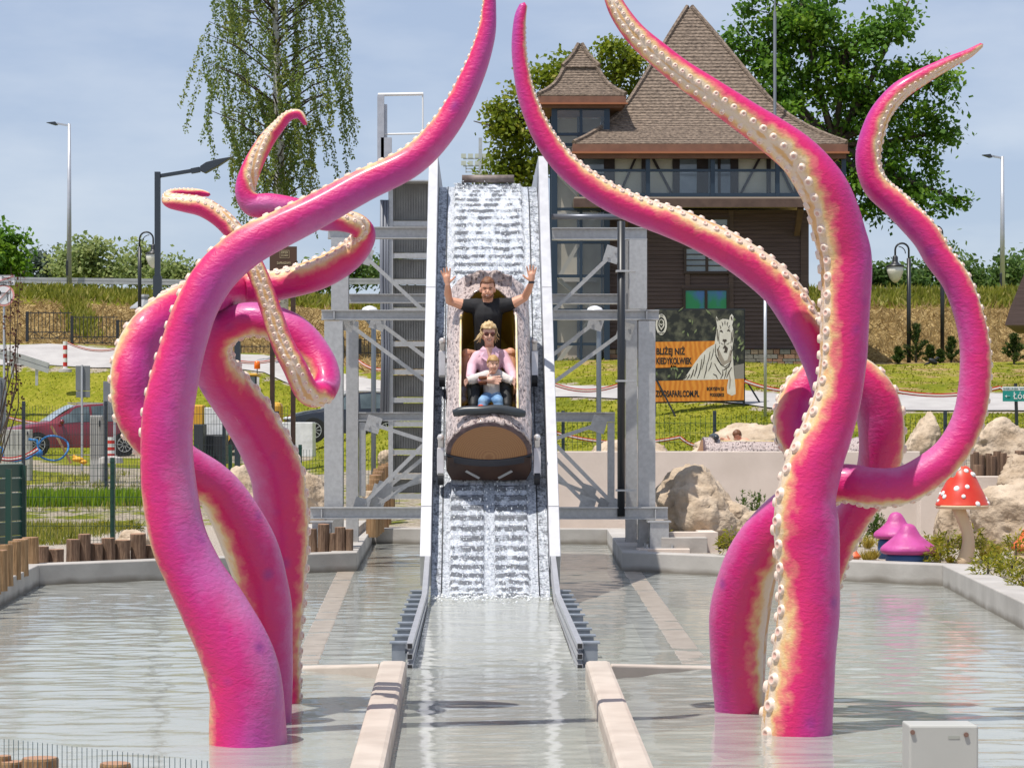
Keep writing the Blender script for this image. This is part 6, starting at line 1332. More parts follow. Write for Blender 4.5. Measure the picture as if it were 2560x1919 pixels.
def iron_fence(label, pts, py_t, py_b, Y, group='black iron fences'):
    t = thing('iron_fence', label, 'fence', W(pts[0], py_b[0], Y), group)
    for i, (a, b) in enumerate(zip(pts, pts[1:])):
        zt, zb_ = W(0, py_t[i], Y).z, W(0, py_b[i], Y).z; xa, xb = W(a, 0, Y).x, W(b, 0, Y).x; H = zt-zb_
        mb = MB(); mb.bb((xa-.06, Y-.05, zb_-.1), (xa+.06, Y+.05, zt+.06)); mb.build('post', BLACKM, t)
        for z in (zt, lerp(zb_, zt, .27), zb_+.04): mb = MB(); mb.bar((xa, Y, z), (xb, Y, z), .03, .035); mb.build('rail', BLACKM, t)
        n = max(3, int((xb-xa)/.155))
        for k_ in range(1, n): x = lerp(xa, xb, k_/n); mb = MB(); mb.bar((x, Y, lerp(zb_, zt, .27 if k_ % 2 else .02)), (x, Y, zt+(.10 if k_ % 2 else .0)), .026, .026); mb.build('bar', BLACKM, t)
        m_ = max(2, n//2)
        for k_ in range(m_):
            x0_, x1_ = lerp(xa, xb, k_/m_), lerp(xa, xb, (k_+1)/m_); mb = MB(); mb.bar((x0_, Y, zb_+.05 if k_ % 2 == 0 else lerp(zb_, zt, .27)), (x1_, Y, lerp(zb_, zt, .27) if k_ % 2 == 0 else zb_+.05), .022, .022); mb.build('diagonal_bar', BLACKM, t)
    x = W(pts[-1], 0, Y).x; zt, zb_ = W(0, py_t[-1], Y).z, W(0, py_b[-1], Y).z; mb = MB(); mb.bb((x-.06, Y-.05, zb_-.1), (x+.06, Y+.05, zt+.06)); mb.build('post', BLACKM, t); return t
iron_fence('black iron fence in stepped panels along the path below the straw bank', [68, 180, 294, 410], [782, 793, 803], [848, 860, 870], 102)
iron_fence('low black iron fence seen through the bent tentacle', [545, 600, 690], [862, 866], [895, 897], 100.5)
iron_fence('dark iron fence behind the steel frame and ramp', [850, 900, 985], [848, 850], [893, 893], 97)
# ------------------------------------------------------------------ barrier tape
def tape(label, pts, h=.10):
    P = [W(*p) for p in pts]; mb = MB(); n = 14; t = thing('barrier_tape', label, 'tape', P[0], 'red and white barrier tapes')
    for s_ in range(len(P)-1):
        for k_ in range(n):
            a, b = P[s_].lerp(P[s_+1], k_/n), P[s_].lerp(P[s_+1], (k_+1)/n); sag = lambda u: -.18*4*u*(1-u)
            a = a+Vector((0, 0, sag(k_/n))); b = b+Vector((0, 0, sag((k_+1)/n))); mb.cur = 0; mb.bar(a, b, .012, h); mb.cur = 1; mb.bar(a+Vector((0, -.008, 0)), b+Vector((0, -.008, 0)), .012, h*.35)
    mb.build('ribbon', [REDP, WHITE], t); return t
tape('red and white tape sagging across the lawn behind the billboard', [(1862, 952, 66), (2070, 968, 66)]); tape('red and white tape across the lawn inside the slim tentacle curve', [(2215, 972, 62), (2500, 968, 62), (2620, 968, 62)])
tape('red tape running along the path edge past the striped post', [(168, 856, 95.6), (290, 872, 95.6)], .08); tape('red tape over the path seen through the bent tentacle', [(560, 893, 93), (700, 896, 93)]); tape('red tape dipping over the path behind the steel frame', [(895, 900, 90), (975, 918, 88)])
tape('red and white tape in front of the lower lawn near the steel column', [(1385, 960, 72), (1545, 962, 72)]); tape('low red and white tape beside the boulders under the billboard', [(1380, 1078, 52.4), (1700, 1092, 52.4), (1790, 1093, 52.4)], .07)
tape('red and white tape strung behind the red car', [(18, 1042, 84.5), (200, 1048, 84.5)]); tape('red tape in front of the blue hoses', [(-40, 1128, 48), (95, 1121, 48)], .08); tape('short red and white tape above the black car roof', [(775, 1066, 80), (830, 1068, 80)])
# ------------------------------------------------------------------ lamps
SILV = M('silver_lamp_post', (.45, .46, .50), (.52, .53, .57), sc=2, rough=.4, metal=.4)
def road_lamp(px, base, top, Y, dirn, arm, label):
    b = W(px, base, Y); t = thing('street_lamp', label, 'street lamp', b, 'tall road lamps'); z1 = W(0, top, Y).z
    mb = MB(); mb.tube([b, (b.x, Y, z1)], [.13, .075], 10); mb.build('post', SILV, t, smooth=True); mb = MB(); mb.bar((b.x, Y, z1-.08), (b.x+dirn*arm*.55, Y, z1+.02), .09, .08); mb.build('arm', SILV, t)
    mb = MB(); mb.prism([Vector((b.x+dirn*arm*.5, Y-.12, z1-.05)), Vector((b.x+dirn*arm*.62, Y-.12, z1-.07)), Vector((b.x+dirn*arm, Y-.12, z1+.06)), Vector((b.x+dirn*arm*.6, Y-.12, z1+.10))], (0, 0, 0), (0, .24, 0)); mb.build('lamp_head', ANTH, t)
    mb = MB(); mb.bb((b.x-.14, Y-.14, lerp(b.z, z1, .08)), (b.x-.05, Y-.04, lerp(b.z, z1, .17))); mb.build('access_door', BLACKM, t)
road_lamp(173, 722, 310, 117, -1, 1.1, 'silver road lamp standing in the willow shrubs with black door'); road_lamp(2506, 745, 391, 112, -1, .95, 'silver road lamp above the dark hut')
YA = 60; b = W(394, 870, YA); t = thing('street_lamp', 'anthracite street lamp with curved leaf shaped head beside the tentacles', 'street lamp', b)
b.z = gz(b.x, YA); z1 = W(0, 430, YA).z; mb = MB(); mb.bb((b.x-.10, YA-.1, b.z-.05), (b.x+.10, YA+.1, W(0, 690, YA).z)); mb.bb((b.x-.068, YA-.068, W(0, 690, YA).z), (b.x+.068, YA+.068, z1)); mb.build('post', ANTH, t)
mb = MB(); mb.bar(W(400, 440, YA), W(480, 427, YA), .07, .09); mb.bar(W(478, 428, YA), W(500, 424, YA), .11, .13); mb.build('arm', ANTH, t)
mb = MB(); mb.prism([W(499, 426, YA-.14), W(512, 432, YA-.14), W(545, 414, YA-.14), W(580, 391, YA-.14), W(540, 398, YA-.14), W(515, 405, YA-.14), W(500, 415, YA-.14)], (0, 0, 0), (0, .28, 0)); mb.build('lamp_head', ANTH, t, bevel=.01)
mb = MB(); mb.bb((W(586, 0, 66).x-.0, 66, gz(W(586, 0, 66).x, 66)), (W(600, 0, 66).x, 66.2, W(0, 700, 66).z)); o = mb.build('dark_post', ANTH, loc=(*fx(593, 66), 0)); tag(o, 'dark steel post standing behind the bent tentacle', 'post')
def lantern(px, base, top, Y, side, label, globe=True):
    b = W(px, base, Y); b.z = gz(b.x, Y) if base > 850 else b.z; t = thing('lantern_post', label, 'lantern', b, 'old style black lantern posts'); z1 = W(0, top, Y).z; s_ = Y/F_PX
    R_ = 17*s_; mb = MB(); mb.tube([b, (b.x, Y, z1-R_*2.2)], .075, 8); mb.build('post', BLACKM, t, smooth=True)
    pts = [Vector((b.x, Y, z1-R_*2.2)), Vector((b.x, Y, z1-R_))]+[Vector((b.x+side*R_*(1-cos(a)), Y, z1-R_+R_*sin(a))) for a in [pi*k_/10 for k_ in range(11)]]+[Vector((b.x+side*2*R_, Y, z1-R_*1.7))]
    mb = MB(); mb.tube(pts, .035, 6); mb.tube([p+Vector((side*.12, 0, -.12)) for p in pts[1:8]], .018, 5); mb.build('hook', BLACKM, t, smooth=True)
    e = pts[-1]; mb = MB(); mb.lathe([(.03, .34), (.10, .26), (.10, .10), (.16, .02), (.34, -.06), (.33, -.09)], e+Vector((0, 0, -.34)), 14); mb.build('hood', BLACKM, t, smooth=True)
    mb = MB(); mb.lathe([(.30, 0), (.29, -.18), (.20, -.42), (.08, -.55), (0, -.58)], e+Vector((0, 0, -.42)), 14); mb.build('globe', M('milky_glass', (.72, .70, .64), rough=.3), t, smooth=True)
lantern(349, 800, 580, 98, 1, 'hook lantern with milky globe beside the anthracite lamp'); lantern(2356, 903, 565, 86.5, -1, 'tall hook lantern seen inside the slim tentacle curve'); lantern(2272, 905, 608, 86, -1, 'lantern with milky globe between young pine and upright tentacle')
t = thing('pillar_lantern', 'small grey roofed pillar cap behind the outermost tentacle', 'pillar', W(362, 790, 99)); c = W(362, 775, 99); mb = MB(); mb.box(c+Vector((0, 0, -.5)), (.62, .62, 1.1)); mb.build('pillar', M('grey_stone_cap', (.30, .31, .33), rough=.7), t); mb = MB(); mb.lathe([(.62, 0), (.6, .06), (.24, .34), (.14, .36), (.14, .46), (.2, .48), (.16, .58)], c+Vector((0, 0, .06)), 4); mb.build('cap', M('grey_stone_cap', (0, 0, 0)), t)
for px, sx, lb in ((934, -1, 'slim grey lamp with white dome beside the ribbed ramp'), (1497, -1, 'slim grey lamp with white dome in front of the glass tower')):
    Y = 40.5; b = W(px, 1160, Y); t = thing('garden_lamp', lb, 'lamp', b, 'slim dome lamps'); b.z = gz(b.x, Y); z1 = W(0, 826, Y).z; e = W(px-14, 800, Y)
    mb = MB(); mb.tube([b, (b.x, Y, z1), W(px-3, 812, Y), e, W(px-20, 790, Y)], .042, 8); mb.build('post', M('blue_grey_post', (.22, .26, .31), rough=.4, metal=.4), t, smooth=True); c = W(px-9 if sx < 0 else px, 782, Y); mb = MB(); mb.lathe([(.16, -.02), (.15, .04), (.11, .10), (.04, .13), (0, .135)], W(px-10, 784, Y), 16); mb.build('dome', M('white_dome', (.66, .66, .68), rough=.4), t, smooth=True)
p = W(1913, 990, 65); o = MB().tube([Vector((p.x, 65, gz(p.x, 65))), W(1913, 715, 65)], .042, 8).build('grey_post', SILV, loc=(p.x, 65, gz(p.x, 65)), smooth=True); tag(o, 'thin bare grey pole between the billboard and the upright tentacle', 'pole')
# floodlight mast far away
YM = 240; t = thing('floodlight_mast', 'distant mast with two rows of square floodlights over the slide crest', 'floodlight mast', W(1201, 560, YM)); mb = MB(); mb.bar(W(1201, 560, YM), W(1201, 345, YM), .35, .35); mb.build('mast', SILV, t)
for row, (py, n) in enumerate(((390, 6), (408, 4))):
    mb = MB(); mb.bar(W(1158, py+7, YM), W(1248, py+7, YM), .2, .12); mb.build('crossbar', SILV, t)
    for k_ in range(6): c = W(1159+k_*17.2, py, YM); mb = MB(); mb.box(c, (.48, .3, .42)); mb.build('floodlight', M('pale_floodlight', (.5, .52, .48), rough=.4), t)
mb = MB()
for a, b in (((1165, 416), (1165, 432)), ((1238, 416), (1238, 432)), ((1165, 430), (1238, 430)), ((1165, 422), (1238, 422))): mb.bar(W(*a, YM), W(*b, YM), .1, .1)
mb.build('platform', SILV, t)
# ------------------------------------------------------------------ guard rails
def guard(label, pts, h=.31):
    t = thing('guard_rail', label, 'guard rail', pts[0], 'steel guard rails')
    for a, b in zip(pts, pts[1:]):
        mb = MB(); d = Vector((0, 0, h*.25)); mb.bar(a+d, b+d, .06, h*.42); mb.bar(a-d, b-d, .06, h*.42); mb.bar(a+Vector((0, .025, 0)), b+Vector((0, .025, 0)), .03, h*.5); mb.build('rail', M('guard_rail_zinc', (.42, .42, .41), (.5, .5, .49), sc=3, rough=.45, metal=.4), t)
        m_ = (a+b)/2; mb = MB(); mb.box((m_.x, m_.y+.09, m_.z-.35), (.1, .1, .9)); mb.build('post', STEEL, t)
guard('long guard rail along the road crest before the willow shrubs', [W(p, y, 117.5) for p, y in ((-120, 699), (40, 700), (200, 702), (360, 704), (520, 707), (700, 706), (860, 703), (1060, 703))]); guard('guard rail along the road crest before the dark shrubs', [W(p, y, 107.5) for p, y in ((2130, 726), (2270, 727), (2400, 727), (2530, 728), (2700, 729))])
guard('guard rail end sloping into the grass beside the path', [W(-80, 862, 91), W(0, 884, 91), W(60, 900, 91), W(122, 920, 91)], .42)
# ------------------------------------------------------------------ signs
SIGNB = M('grey_sign_back', (.17, .18, .20), (.21, .22, .24), sc=2, rough=.5, metal=.2); SW = M('sign_white', (.72, .72, .74), rough=.45); SK = M('sign_black', (.012, .012, .014), rough=.5); SR = M('sign_red', (.55, .03, .03), rough=.45); SPK = M('faded_sign_red', (.72, .32, .30), rough=.5)
YS = 70; t = thing('road_sign', 'white end of road name plate above a round no left turn sign', 'road sign', (W(10, 0, YS).x, YS, 2.5)); mb = MB(); mb.tube([(W(10, 0, YS).x, YS+.05, gz(W(10, 0, YS).x, YS)), W(10, 690, YS+.05)], .035, 8); mb.build('post', SILV, t)
mb = MB(); mb.bb(W(-40, 687, YS), W(37, 713, YS)+Vector((0, .02, 0))); pl = mb.build('name_plate', SW, t, bevel=.004)
mb = MB(); 
for a, b in (((-40, 687), (37, 687)), ((-40, 713), (37, 713)), ((37, 687), (37, 713))): mb.bar(W(*a, YS-.006), W(*b, YS-.006), .008, .012, up=Vector((0, 1, 0)))
mb.build('plate_border', SK, pl); text('Droga', .10, SK, pl, W(4, 697, YS-.006), maxw=.23); text('wewnętrzna', .10, SK, pl, W(-20, 709, YS-.006), maxw=.62)
mb = MB(); mb.bar(W(-40, 716, YS-.012), W(35, 690, YS-.012), .008, .035, up=Vector((0, 1, 0))); mb.build('red_stroke', SR, pl)
c = W(9, 738, YS); mb = MB(); mb.tube([c+Vector((0, .02, 0)), c], .315, 28); ds = mb.build('round_plate', SPK, t); mb = MB(); mb.tube([c, c+Vector((0, -.008, 0))], .262, 28); mb.build('white_face', SW, ds)
mb = MB(); mb.bar(c+Vector((.11, -.012, -.15)), c+Vector((.11, -.012, .06)), .01, .05, up=Vector((0, 1, 0))); mb.bar(c+Vector((.13, -.0125, .07)), c+Vector((-.10, -.0125, .07)), .01, .05, up=Vector((0, 1, 0))); mb.prism([c+Vector((-.08, -.012, .13)), c+Vector((-.2, -.012, .07)), c+Vector((-.08, -.012, .01))], (0, 0, 0), (0, -.006, 0)); mb.build('turn_arrow', SK, ds)
mb = MB(); mb.bar(c+Vector((-.19, -.02, -.19)), c+Vector((.19, -.02, .19)), .006, .04, up=Vector((0, 1, 0))); mb.build('faded_bar', SPK, ds)
def sign_back(x0, x1, y0, ym, y1, px, base, Y, label):
    t = thing('sign_back', label, 'road sign', W(px, base, Y), 'road signs seen from behind'); mb = MB(); mb.bb(W(x0, y0, Y), W(x1, ym, Y)+Vector((0, .02, 0))); mb.build('plate', SIGNB, t, bevel=.006)
    if y1: mb = MB(); mb.bb(W(x0+1, ym+1.5, Y), W(x1, y1, Y)+Vector((0, .02, 0))); mb.build('lower_plate', SIGNB, t, bevel=.006)
    mb = MB(); mb.tube([(W(px, 0, Y).x, Y-.04, gz(W(px, 0, Y).x, Y)-.02), W(px, y0-2, Y-.04)], .03, 8); mb.build('post', SILV, t)
sign_back(189, 225, 914, 976, 993, 205, 1140, 62, 'grey double sign back on a pole in front of the red car'); sign_back(258, 300, 953, 1050, None, 287, 1200, 55, 'grey sign back half hidden by the outermost tentacle'); sign_back(-20, 16, 944, 1085, None, -2, 1180, 56, 'dark grey sign back beside the anthracite fence post')
YG = 56; t = thing('direction_sign', 'teal direction sign to Łódź with white header on a dark pole', 'road sign', (W(2540, 0, YG).x, YG, 1.4)); mb = MB(); mb.tube([(W(2545, 0, YG).x, YG+.05, gz(W(2545, 0, YG).x, YG)), W(2539, 958, YG+.05)], .04, 8); mb.build('post', BLACKM, t)
mb = MB(); mb.bb(W(2507, 976, YG), W(2640, 1003, YG)+Vector((0, .02, 0))); g_ = mb.build('teal_plate', M('sign_teal', (.01, .25, .22), rough=.45), t); mb = MB(); mb.bb(W(2506, 966, YG), W(2640, 975.6, YG)+Vector((0, .02, 0))); h_ = mb.build('header_plate', SW, t)
text('Łódź', .24, SW, g_, W(2533, 997, YG-.006), ext=.003, maxw=.42); text('KIERUNEK WYJAZDU', .065, M('teal_ink', (.02, .16, .15), rough=.5), h_, W(2508, 973.6, YG-.006), ext=.002, maxw=.72)
mb = MB(); mb.bar(W(2517, 990, YG-.006), W(2525, 990, YG-.006), .004, .02, up=Vector((0, 1, 0))); mb.prism([W(2512, 990, YG-.004), W(2517, 987, YG-.004), W(2517, 993, YG-.004)], (0, 0, 0), (0, -.004, 0)); mb.build('arrow', SW, g_)
YI = 62; t = thing('info_board', 'brown information board with framed cream lettering under the birch', 'sign board', (W(712, 0, YI).x, YI, 1)); mb = MB(); mb.bb(W(674, 616, YI), W(742, 690, YI)+Vector((0, .06, 0))); ib = mb.build('board', M('brown_signboard', (.075, .035, .02), rough=.6), t)
for px in (680, 732): mb = MB(); x = W(px, 0, YI).x; mb.bb((x-.06, YI+.061, gz(x, YI)), (x+.06, YI+.16, W(0, 616, YI).z)); mb.build('post', BROWN, t)
INK = M('cream_ink', (.6, .5, .32), rough=.6); text('BORYSEW', .09, INK, ib, W(703, 634, YI-.005), maxw=.17); text('ZOO SAFARI', .07, INK, ib, W(703, 641, YI-.005), maxw=.17); text('ZAPRASZAMY', .08, INK, ib, W(692, 660, YI-.005), maxw=.36)
mb = MB()
for a, b in (((700, 626), (723, 626)), ((700, 645), (723, 645)), ((700, 626), (700, 645)), ((723, 626), (723, 645))): mb.bar(W(*a, YI-.004), W(*b, YI-.004), .006, .012, up=Vector((0, 1, 0)))
mb.build('lettering_frame', INK, ib); mb = MB(); mb.box(W(697, 752, YI), (.07, .05, .09)); mb.build('orange_marker', M('orange_reflector', (.8, .2, .01), rough=.3), t)
def delineator(px, py0, py1, Y, label):
    b = W(px, py1, Y); h = W(0, py0, Y).z-b.z; t = thing('striped_post', label, 'marker post', b, 'red and white marker posts'); n = 7
    for k_ in range(n): mb = MB(); mb.lathe([(.085, h*k_/n), (.085, h*(k_+1)/n-.002)], b, 12); mb.build('stripe', REDP if k_ % 2 == 1 else WHITE, t)
    mb = MB(); mb.lathe([(.26, -.06), (.24, .05), (.10, .09)], b, 14); mb.build('foot', M('grey_rubber_foot', (.4, .38, .36), rough=.9), t)
delineator(163, 853, 926, 93.5, 'red and white marker post at the edge of the path'); delineator(277, 1092, 1150, 50, 'red and white marker post behind the mesh fence')
# ------------------------------------------------------------------ billboard
YB = 67.5; bb_ = thing('billboard', 'billboard with white tiger and orange bands standing on the lawn', 'billboard', (W(1752, 0, YB).x, YB, 2.2))
Z = lambda zx, zy, k=0: W(1620+zx/5.35, 740+zy/5.35, YB-.004*k)
mb = MB(); mb.bb(Z(95, 185), Z(1285, 1415)+Vector((0, .04, 0))); JUN = M('dark_jungle_print', (.012, .014, .012), (.13, .13, .085), sc=4.2, rough=.6, detail=8, contrast=(.46, .74)); bn = mb.build('banner', JUN, bb_)
def band(poly, k, mat, name): 
    mb = MB(); mb.prism([Z(x, y, k) for x, y in poly], (0, 0, 0), (0, -.0035, 0)); return mb.build(name, mat, bn)
def orange():
    m = M('orange_print', (.62, .20, .02), rough=.6); n = m.node_tree.nodes; l = m.node_tree.links; t_ = n.new('ShaderNodeTexCoord'); w = n.new('ShaderNodeTexWave'); w.inputs['Scale'].default_value = 2.2; w.inputs['Distortion'].default_value = 7; w.inputs['Detail Scale'].default_value = .8
    r = n.new('ShaderNodeValToRGB'); r.color_ramp.elements[0].color = (.55, .17, .012, 1); r.color_ramp.elements[1].color = (.70, .27, .03, 1); l.new(t_.outputs['Object'], w.inputs['Vector']); l.new(w.outputs['Fac'], r.inputs[0]); l.new(r.outputs[0], n['Principled BSDF'].inputs['Base Color']); return m
ORP = orange()
band([(96, 612), (900, 600), (900, 640), (590, 945), (96, 960)], 1, ORP, 'orange_band'); band([(96, 1135), (1284, 1105), (1284, 1390), (96, 1414)], 1, ORP, 'orange_band')
LEAFP = M('print_leaf', (.12, .16, .06), (.22, .25, .13), sc=6, rough=.6)
rr_ = random.Random(12)
for k_ in range(26):
    x, y = rr_.choice(((rr_.uniform(260, 880), rr_.uniform(210, 590)), (rr_.uniform(110, 480), rr_.uniform(970, 1120)), (rr_.uniform(1150, 1270), rr_.uniform(300, 900)))); a = rr_.uniform(.6, 2.4); l_ = rr_.uniform(40, 120); w_ = rr_.uniform(8, 20); d = (cos(a)*l_, -sin(a)*l_); s_ = (sin(a)*w_, cos(a)*w_)
    band([(x, y), (x+d[0]*.5+s_[0], y+d[1]*.5+s_[1]), (x+d[0], y+d[1]), (x+d[0]*.5-s_[0], y+d[1]*.5-s_[1])], 1, LEAFP, 'printed_leaf')
band([(1150, 930), (1284, 900), (1284, 1104), (1165, 1107)], 1, M('print_stone', (.24, .22, .19), rough=.7), 'printed_stone')
TW = M('tiger_white', (.60, .56, .49), (.70, .66, .60), sc=5, rough=.6); TS = M('tiger_stripe', (.055, .04, .03), rough=.6); TG = M('tiger_shade', (.33, .28, .23), rough=.6)
tg = [(470, 1120), (540, 1020), (620, 900), (700, 790), (790, 700), (890, 640), (900, 560), (915, 480), (925, 400), (908, 300), (915, 265), (945, 330), (1000, 305), (1060, 310), (1085, 320), (1095, 270), (1120, 238), (1143, 270), (1140, 340), (1125, 385), (1145, 470), (1150, 560), (1130, 680), (1135, 800), (1145, 950), (1160, 1110), (1172, 1250), (1172, 1310), (1120, 1330), (1060, 1300), (1055, 1220), (1075, 1110), (1000, 1112), (700, 1120)]
mb = MB(); tri = tessellate_polygon([[Vector((x, y, 0)) for x, y in tg]]); mb.add([Z(x, y, 2.2) for x, y in tg], [tuple(q) for q in tri]); to = mb.build('printed_tiger', TW, bn)
def stroke(pts, w, mat=None, k=3):
    P_ = [Z(x, y, k) for x, y in pts]; n = len(P_); vs = []
    for i, p in enumerate(P_):
        d = (P_[min(i+1, n-1)]-P_[max(i-1, 0)]).normalized(); s_ = Vector((-d.z, 0, d.x))*(w*YB/F_PX/5.35)*(.15+.85*sin(pi*(i+.4)/(n-.2))); vs += [p+s_, p-s_]
    mb = MB(); mb.add(vs, [(2*i, 2*i+1, 2*i+3, 2*i+2) for i in range(n-1)]); return mb
def strokes(name, L_, mat, k=3):
    mb = MB()
    for pts, w in L_: s_ = stroke(pts, w, k=k); mb.add(s_.v, s_.f)
    return mb.build(name, mat, to)
body_s = [([(x, y), (x-14, y+h*.5), (x-42, y+h)], w) for x, y, h, w in ((560, 1040, 70, 7), (610, 980, 120, 8), (660, 900, 170, 8), (720, 840, 220, 7), (760, 780, 200, 6), (790, 900, 200, 7), (830, 740, 180, 5), (850, 880, 120, 6), (700, 960, 140, 6), (520, 1060, 50, 7), (880, 700, 160, 5))]
body_s += [([(890, 900), (930, 980), (980, 1050)], 8), ([(870, 1040), (910, 1060), (930, 1105)], 8), ([(900, 780), (940, 860), (990, 930)], 9), ([(1110, 860), (1080, 940), (1010, 990)], 9), ([(1120, 950), (1080, 1020), (1050, 1090)], 7), ([(930, 820), (970, 910), (1030, 950), (1090, 900)], 7), ([(1000, 980), (1000, 1050), (970, 1105)], 7), ([(1050, 960), (1040, 1040), (1020, 1105)], 6)]
face_s = [([(930, 440), (925, 520), (935, 600)], 7), ([(950, 480), (945, 560), (955, 640)], 6), ([(1135, 450), (1138, 540), (1125, 620)], 7), ([(1115, 480), (1118, 560), (1105, 630)], 6), ([(985, 345), (1000, 370), (995, 400)], 6), ([(1030, 330), (1028, 360), (1030, 385)], 6), ([(1070, 345), (1058, 370), (1062, 400)], 6), ([(960, 390), (975, 420), (970, 440)], 6), ([(1095, 390), (1080, 415), (1085, 440)], 6), ([(960, 660), (930, 720), (950, 800)], 6), ([(1110, 660), (1125, 720), (1100, 800)], 6), ([(905, 640), (900, 740), (925, 840)], 6), ([(970, 620), (990, 640), (1010, 645)], 4), ([(1090, 620), (1070, 640), (1050, 645)], 4)]
strokes('stripes', body_s+face_s, TS); strokes('shading', [([(930, 700), (960, 800), (1010, 900), (1090, 860), (1110, 720)], 34), ([(1080, 1000), (1100, 1120), (1090, 1240)], 10)], TG, 2.6)
strokes('face_features', [([(958, 470), (980, 462), (1000, 485)], 12), ([(1058, 465), (1078, 452), (1098, 470)], 12), ([(1000, 585), (1025, 600), (1050, 585)], 22), ([(1025, 615), (1025, 650)], 6), ([(1008, 700), (1026, 668), (1048, 700), (1040, 745), (1015, 745)], 22), ([(918, 300), (930, 330)], 9), ([(1112, 275), (1125, 320)], 12)], TS, 3.4)
lg = MB(); cx_, cy_ = 178, 380
for i in range(28):
    a, b = 2*pi*i/28, 2*pi*(i+1)/28; q = lambda an, f: Z(cx_+75*f*cos(an), cy_+142*f*sin(an), 2); lg.add([q(a, 1), q(b, 1), q(b, .70), q(a, .70)], [(0, 1, 2, 3)])
lo = lg.build('round_logo', TW, bn); strokes_ = MB(); 
for pts, w in (([(150, 330), (178, 310), (206, 330), (212, 390), (178, 450), (146, 390), (150, 330)], 9), ([(160, 370), (178, 385), (196, 370)], 8), ([(165, 420), (178, 430), (192, 420)], 7)): s_ = stroke(pts, w, k=3); strokes_.add(s_.v, s_.f)
strokes_.build('logo_animal', TW, lo); text('ZOO', .085, SK, lo, Z(160, 272, 3), ext=.001, maxw=.09); text('BORYSEW', .07, SK, lo, Z(138, 505, 3), ext=.001, maxw=.17)
text('BLIŻEJ NIŻ', .24, SK, bn, Z(108, 778, 3), ext=.002, maxw=380/5.35*YB/F_PX, bold=.008); text('KIEDYKOLWIEK', .24, SK, bn, Z(108, 905, 3), ext=.002, maxw=475/5.35*YB/F_PX, bold=.008); text('ZOOSAFARI.COM.PL', .235, SK, bn, Z(104, 1342, 3), ext=.002, maxw=585/5.35*YB/F_PX, bold=.008); text('BORYSEW 25', .125, SK, bn, Z(785, 1258, 3), ext=.002, maxw=228/5.35*YB/F_PX, bold=.004); text('PODDĘBICE', .12, SK, bn, Z(828, 1338, 3), ext=.002, maxw=188/5.35*YB/F_PX, bold=.004)
for a, b in (((92, 176), (1290, 176)), ((92, 1424), (1290, 1400))): mb = MB(); mb.bar(Z(*a, -8), Z(*b, -8), .05, .04); mb.build('frame_bar', BLACKM, bb_)
for zx, foot in ((96, (330, 1680)), (1284, (1530, 1540))):
    p = Z(zx, 170, -8); mb = MB(); mb.bb((p.x-.03, YB+.045, gz(p.x, YB)), (p.x+.03, YB+.10, p.z)); mb.build('frame_post', BLACKM, bb_); q = Z(zx, 1080, -8); f = Vector((q.x+.52, YB-.55 if zx < 200 else YB+.6, 0)); f.z = gz(f.x, f.y); mb = MB(); mb.bar(q, f, .035, .035); mb.build('stay', BLACKM, bb_); f = Vector((q.x-.42, YB+1.0, 0)); f.z = gz(f.x, f.y); mb = MB(); mb.bar(q, f, .035, .035); mb.build('stay', BLACKM, bb_)
